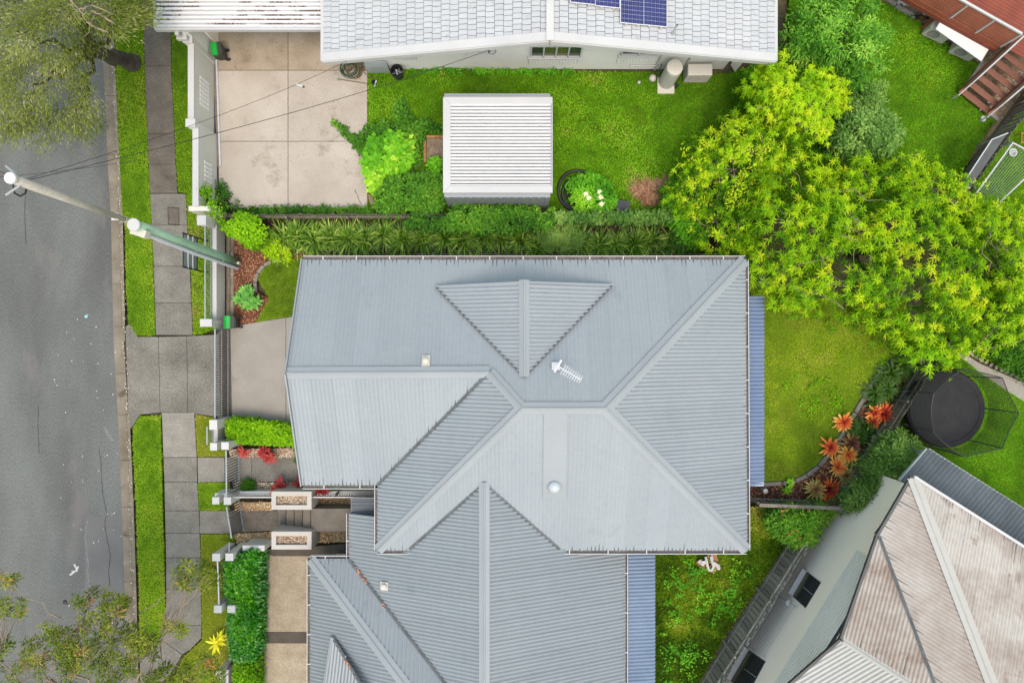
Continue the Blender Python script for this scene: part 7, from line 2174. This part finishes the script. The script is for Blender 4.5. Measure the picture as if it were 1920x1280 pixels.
# ================================================================ strappy clumps along the side bed
ords = ['first', 'second', 'third', 'fourth', 'fifth', 'sixth', 'seventh', 'eighth', 'ninth', 'tenth', 'eleventh', 'twelfth', 'thirteenth', 'fourteenth', 'fifteenth', 'sixteenth', 'seventeenth', 'eighteenth', 'nineteenth', 'twentieth', 'twenty-first', 'twenty-second']
cl_x = [526, 552, 584, 616, 650, 682, 716, 752, 790, 832, 868, 906, 940, 976, 1008, 1092, 1124, 1158, 1192, 1226, 1262]
for i, px in enumerate(cl_x):
    r = np.random.default_rng(300 + i)
    py = 438 + r.uniform(0, 12) + (6 if i > 13 else 0)
    c = P(px + (960 - px) * .02, py + 4)
    lab = ords[i] + ' strappy clump in the side bed counted from the front garden'
    if i == 15: lab = 'strappy clump just right of the greyish trailing shrub'
    t = thing('strappy_plant', lab, 'grass plant', c, 'strappy clumps in the side bed')
    n = 230
    a = r.uniform(0, 6.28, n); base = np.array(c) + np.stack([r.normal(0, .07, n), r.normal(0, .06, n), np.zeros(n)], 1)
    el = r.uniform(.45, 1.4, n)
    d = np.stack([np.cos(a) * np.cos(el), np.sin(a) * np.cos(el), np.sin(el)], 1)
    lm = LM(); lm.straps(base, d, r.uniform(.7, 1.5, n) * r.uniform(.85, 1.15), r.uniform(.03, .06, n), .42 + (.12 if i < 5 else 0) + r.normal(0, .24, n), bend=r.uniform(.3, .8, n), seg=5, grad=.35)
    lm.build('leaves', M['leaf_strap'], t)
    cr = MB(); cr.lathe(c, [(.14, -.02), (.1, .06), (.03, .1)], 10); cr.build('crown', M['bark'], t)
stp = thing('standpipe', 'thin pale upright pipe among the strappy clumps', 'pipe', P(815, 478))
MB().tube([P(813, 476, 0), P(812, 478, 1.1)], .022, 8).build('pipe', M['conduit'], stp)
MB().lathe(P(812, 478, 1.1), [(.03, 0), (.03, .05), (.01, .06)], 8).build('tap', M['grey_metal'], stp)


# ================================================================ rosette plants in the front garden
def rosette_plant(label, px, py, h, n, L, W, mat, tint, seed, name, cat, group=None, elev=(-.1, 1.1), bend=.25, heads=None, straps=True, grad=.0, blunt=.7, tilt=.18, inner=.12):
    r = np.random.default_rng(seed)
    c = P(px, py)
    t = thing(name, label, cat, c, group)
    hs_ = heads or [(0, 0, h)]
    mb = MB(); lm = LM()
    for (dx, dy, hh) in hs_:
        q = c + Vector((dx, dy, hh))
        limb(mb, c, q, .035, .025, 3, .05, seed)
        lm.rosettes(np.array([q]), n, L, W, tint + r.normal(0, .05), elev=elev, tilt=tilt, bend=bend, r=r, straps=straps, grad=grad, blunt=blunt, inner=inner)
    mb.build('stem', M['bark'], t)
    lm.build('leaves', mat, t)
    return t


rosette_plant('blue-green agave cluster inside the low front wall', 470, 560, .35, 22, .42, .13, M['leaf_agave'], .5, 401, 'agave', 'agave', heads=[(-.35, -.05, .4), (.15, .12, .45), (.05, -.28, .4), (-.1, .3, .3), (.32, -.18, .35)], bend=.12)
rosette_plant('orange red cordyline beside the pedestrian gate', 462, 845, .3, 20, .44, .08, M['leaf_red'], .72, 402, 'cordyline', 'cordyline', 'red cordylines')
rosette_plant('pair of dark red cordyline heads over the middle of the entry path', 508, 850, .4, 26, .44, .075, M['leaf_red'], .5, 403, 'cordyline', 'cordyline', 'red cordylines', heads=[(-.2, .15, .45), (.1, -.08, .5), (-.05, -.02, .35)])
rosette_plant('dark red cordyline below the entry path, away from the roof', 529, 915, .5, 28, .46, .075, M['leaf_red'], .45, 404, 'cordyline', 'cordyline', 'red cordylines', heads=[(0, 0, .55), (.12, .2, .5), (-.1, -.12, .45)])
rosette_plant('dark red cordyline at the front corner of the main roof', 571, 914, .5, 24, .44, .07, M['leaf_red'], .42, 405, 'cordyline', 'cordyline', 'red cordylines', heads=[(0, 0, .5), (-.1, .2, .4)])
rosette_plant('dark red cordyline partly under the main roof gutter', 606, 916, .5, 24, .44, .07, M['leaf_red'], .4, 406, 'cordyline', 'cordyline', 'red cordylines', heads=[(0, 0, .5), (.2, .02, .45)])
leafy('small fine green tuft beside the pedestrian gate', [(453, 903), (463, 899), (475, 902), (478, 918), (466, 923), (454, 918)], 40, (.1, .4), .12, .02, M['leaf_mid'], .5, 407, None, 'green_tuft', per=20, spread=.12, dmax=10)
leafy('fine green tuft half under the roof gable by the lime hedge', [(550, 838), (562, 835), (568, 860), (556, 866)], 24, (.1, .4), .12, .02, M['leaf_mid'], .5, 408, None, 'green_tuft', per=20, spread=.12, dmax=10)
leafy('green tuft below the roof gutter beside the white railing', [(618, 916), (634, 914), (634, 924), (620, 924)], 20, (.1, .3), .12, .03, M['leaf_mid'], .55, 409, None, 'green_tuft', per=16, spread=.1, dmax=8)
rosette_plant('bright yellow ginger plant beside the lower hedge', 413, 1196, .5, 15, .62, .085, M['leaf_canary'], .5, 410, 'yellow_plant', 'plant', elev=(-.2, .9), heads=[(0, 0, .5), (.12, .1, .35)], tilt=.5)
rosette_plant('spiky green clump under the sparse tree at the bottom fence', 392, 1258, .3, 40, .45, .03, M['leaf_mid'], .5, 411, 'spiky_clump', 'plant', bend=.4)


# ================================================================ hedges
def hedge(label, poly, z0, z1, n, L, W, mat, tint, seed, name='hedge'):
    r = np.random.default_rng(seed)
    t = thing(name, label, 'hedge', P(float(np.mean([p[0] for p in poly])), float(np.mean([p[1] for p in poly]))))
    C, x, y, d = pxpts(poly, n, seed, lambda x, y, d, r: np.full(len(x), z1) - .18 * np.exp(-d / 3) - r.uniform(0, .22, len(x)) + .05 * vn(x, y, .1, seed))
    lm = LM()
    k = 7; ci = np.repeat(np.arange(len(C)), k)
    out = r.normal(0, 1, (len(ci), 3)); out[:, 2] = np.abs(out[:, 2]) * .6
    out /= np.linalg.norm(out, axis=1, keepdims=True)
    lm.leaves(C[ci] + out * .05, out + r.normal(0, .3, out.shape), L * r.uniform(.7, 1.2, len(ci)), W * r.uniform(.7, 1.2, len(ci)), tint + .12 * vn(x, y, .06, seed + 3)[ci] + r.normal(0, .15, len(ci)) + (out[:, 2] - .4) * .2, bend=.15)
    # sides
    wp_ = [P(p[0], p[1], z1) for p in poly]
    m = 0
    for i in range(len(wp_)):
        a, b = wp_[i], wp_[(i + 1) % len(wp_)]
        q = int((b - a).length * 260)
        tt_ = r.uniform(0, 1, q); zz = r.uniform(z0, z1, q)
        pos = np.stack([a.x + (b.x - a.x) * tt_, a.y + (b.y - a.y) * tt_, zz], 1) + r.normal(0, .04, (q, 3)) * np.array([1, 1, .2])
        nrm = np.array([(b - a).y, -(b - a).x, 0]); nrm = nrm / np.linalg.norm(nrm)
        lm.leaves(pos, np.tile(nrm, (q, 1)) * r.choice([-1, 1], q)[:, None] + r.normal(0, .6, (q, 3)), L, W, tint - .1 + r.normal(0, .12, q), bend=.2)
    lm.build('foliage', mat, t)
    core = MB(); cc = sum(wp_, Vector()) / len(wp_)
    core.prism([cc + (p - cc) * .9 for p in wp_], 0, z1 - .3); core.build('branches', M['bark'], t)
    return t


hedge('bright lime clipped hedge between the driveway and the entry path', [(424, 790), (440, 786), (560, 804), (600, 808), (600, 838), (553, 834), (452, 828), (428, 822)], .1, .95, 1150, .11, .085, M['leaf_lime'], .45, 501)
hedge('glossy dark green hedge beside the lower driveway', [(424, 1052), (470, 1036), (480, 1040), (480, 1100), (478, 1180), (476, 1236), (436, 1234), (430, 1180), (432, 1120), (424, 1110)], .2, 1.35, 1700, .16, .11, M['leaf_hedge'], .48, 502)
hedge('yellow-green hedge piece at the bottom picture edge', [(440, 1240), (478, 1240), (478, 1340), (440, 1340)], .2, 1.2, 900, .11, .07, M['leaf_lime'], .22, 503)

# ================================================================ back garden bed
brom = [(1577, 790, 'leaf_brom', 'orange bromeliad nearest the back lawn', .62), (1653, 774, 'leaf_brom', 'large orange red bromeliad near the fence above the strappy leaves', .42), (1636, 772, 'leaf_brom', 'small orange bromeliad left of the large orange red one', .5),
        (1553, 836, 'leaf_brom', 'orange bromeliad on the left of the middle cluster', .55), (1593, 830, 'leaf_brom2', 'dull red-green bromeliad at the back of the middle cluster', .5), (1586, 851, 'leaf_brom', 'brightest orange bromeliad in the middle cluster', .72),
        (1567, 873, 'leaf_brom', 'yellow orange bromeliad below the middle cluster', .66), (1582, 890, 'leaf_brom2', 'greenish bromeliad below the middle cluster by the fence', .75), (1550, 915, 'leaf_brom', 'large reddish bromeliad beside the slatted fence end', .4),
        (1526, 915, 'leaf_brom2', 'olive bromeliad left of the large reddish one', .85), (1548, 945, 'leaf_brom', 'pinkish bromeliad hanging over the slatted fence', .45), (1538, 895, 'leaf_brom2', 'small dark bromeliad with a pink leaf above the olive one', .25),
        (1710, 662, 'leaf_brom', 'yellow bromeliad under the lime branch by the trampoline', .85), (1632, 790, 'leaf_brom', 'small drooping orange bromeliad below the left small one', .45)]
for i, (px, py, m, lab, tn) in enumerate(brom):
    q = 'small' in lab
    rosette_plant(lab, px, py, .22, 40 if not q else 24, (.56 if not q else .4) * (1.15 if 'large' in lab else 1), .095, M[m], tn + .08, 600 + i, 'bromeliad', 'bromeliad', 'bromeliads in the back bed', elev=(0.0, .95), bend=.15, grad=.75, blunt=.35, inner=-.4)
for i, (px, py, lab) in enumerate(((1690, 685, 'dark green clivia clump nearest the lime branch'), (1668, 700, 'dark green clivia clump beside the timber fence'), (1640, 735, 'wide dark clivia clump in the middle of the back bed'), (1660, 730, 'dark clivia clump between the wide clump and the fence'), (1622, 800, 'dark clivia clump between the orange bromeliads'), (1610, 815, 'thin dark clivia clump beside the fence below the orange bromeliads'), (1700, 672, 'dark clivia clump under the lime branch at the top of the back bed'), (1650, 712, 'dark clivia clump against the edging near the top of the bed'), (1636, 755, 'low dark clivia clump above the nearest orange bromeliad'), (1604, 868, 'low dark clivia clump beside the fence at the brightest bromeliad'), (1596, 800, 'dark clivia clump between the edging and the middle cluster'))):
    rosette_plant(lab, px, py, .1, 80, 1.0 if i < 4 else .75, .085 if i < 4 else .06, M['leaf_clivia'], .5, 640 + i, 'clivia', 'strappy plant', 'dark strappy plants in the back bed', elev=(.15, 1.2), bend=.45)
rosette_plant('bright green bromeliad pair by the end of the garden edging', 1474, 912, .15, 16, .34, .085, M['leaf_bright'], .6, 660, 'green_bromeliad', 'bromeliad', heads=[(0, -.1, .15), (.1, .2, .2)])

# shrubs behind the fence, lower right
leafy('feathery grey-green shrub between the fence and the trampoline', [(1640, 850), (1665, 815), (1690, 812), (1715, 830), (1712, 860), (1700, 890), (1680, 905), (1640, 900), (1620, 885)], 240, (1.0, 2.3), .22, .045, M['leaf_dark'], .85, 671, (1665, 870), 'feathery_shrub', per=16, spread=.28, dmax=30, thr=-.7, droop=.1)
leafy('drooping green shrub above the pale house wall', [(1600, 910), (1640, 895), (1690, 900), (1670, 920), (1640, 945), (1600, 960), (1580, 945)], 120, (1.2, 2.3), .24, .045, M['leaf_dark'], .75, 672, (1620, 925), 'drooping_shrub', per=24, spread=.26, dmax=20, thr=-.9, droop=.4)
leafy('orange tipped green shrub at the corner of the overgrown yard', [(1440, 960), (1470, 950), (1530, 950), (1560, 955), (1540, 985), (1525, 1015), (1500, 1025), (1470, 1010), (1445, 990)], 190, (.6, 2.0), .22, .06, M['leaf_mid'], .68, 673, (1490, 985), 'orange_tipped_shrub', per=20, spread=.22, dmax=25, tvar=.25)
M['leaf_tip'] = leafmat('leaf_orange_tip', [(0, srgb(120, 110, 40)), (.5, srgb(184, 128, 66)), (1, srgb(200, 110, 84))], .3, .6)
sh_ = bpy.data.objects['orange_tipped_shrub']
r = np.random.default_rng(700)
Cx, *_ = pxpts([(1460, 955), (1540, 955), (1520, 1015), (1480, 1012)], 20, 700, lambda x, y, d, r: np.full(len(x), 1.85))
lm = LM(); lm.rosettes(Cx, 8, .11, .03, r.uniform(.2, .9, len(Cx)), r=r); lm.build('new_leaves', M['leaf_tip'], sh_)
leafy('green shrubs right of the curved path at the picture edge', [(1840, 655), (1880, 640), (1980, 640), (1980, 735), (1930, 712), (1880, 690)], 200, (.3, 1.1), .12, .045, M['leaf_mid'], .5, 674, None, 'path_shrub', per=18, spread=.2, dmax=30)
leafy('low weeds growing along the foot of the tiled house wall', [(770, 128), (830, 126), (880, 122), (900, 128), (960, 130), (1090, 132), (1090, 137), (770, 136)], 60, (.05, .3), .10, .07, M['leaf_bright'], .4, 675, None, 'wall_weeds', 'weeds', per=10, spread=.12, dmax=6)
leafy('broad leafed weeds dotted through the overgrown yard', [(1240, 1050), (1380, 1050), (1420, 1060), (1390, 1130), (1330, 1220), (1300, 1290), (1240, 1290)], 210, (.08, .25), .10, .07, M['leaf_bright'], .4, 676, None, 'yard_weeds', 'weeds', per=9, spread=.2, dmax=20, stems=0, thr=-.2)
leafy('bright broad leafed weeds spreading in the back lawn', [(1460, 690), (1520, 700), (1570, 720), (1600, 740), (1560, 780), (1500, 780), (1470, 740)], 130, (.02, .06), .07, .06, M['leaf_lime'], .35, 677, None, 'lawn_weeds', 'weeds', per=5, spread=.15, dmax=20, stems=0, thr=-.3)
leafy('sprouting weeds in the verge grass under the sparse tree', [(380, 1060), (410, 1070), (405, 1110), (385, 1105)], 26, (.05, .25), .12, .03, M['leaf_sparse'], .6, 678, None, 'verge_weeds', 'weeds', per=14, spread=.16, dmax=12, stems=2)
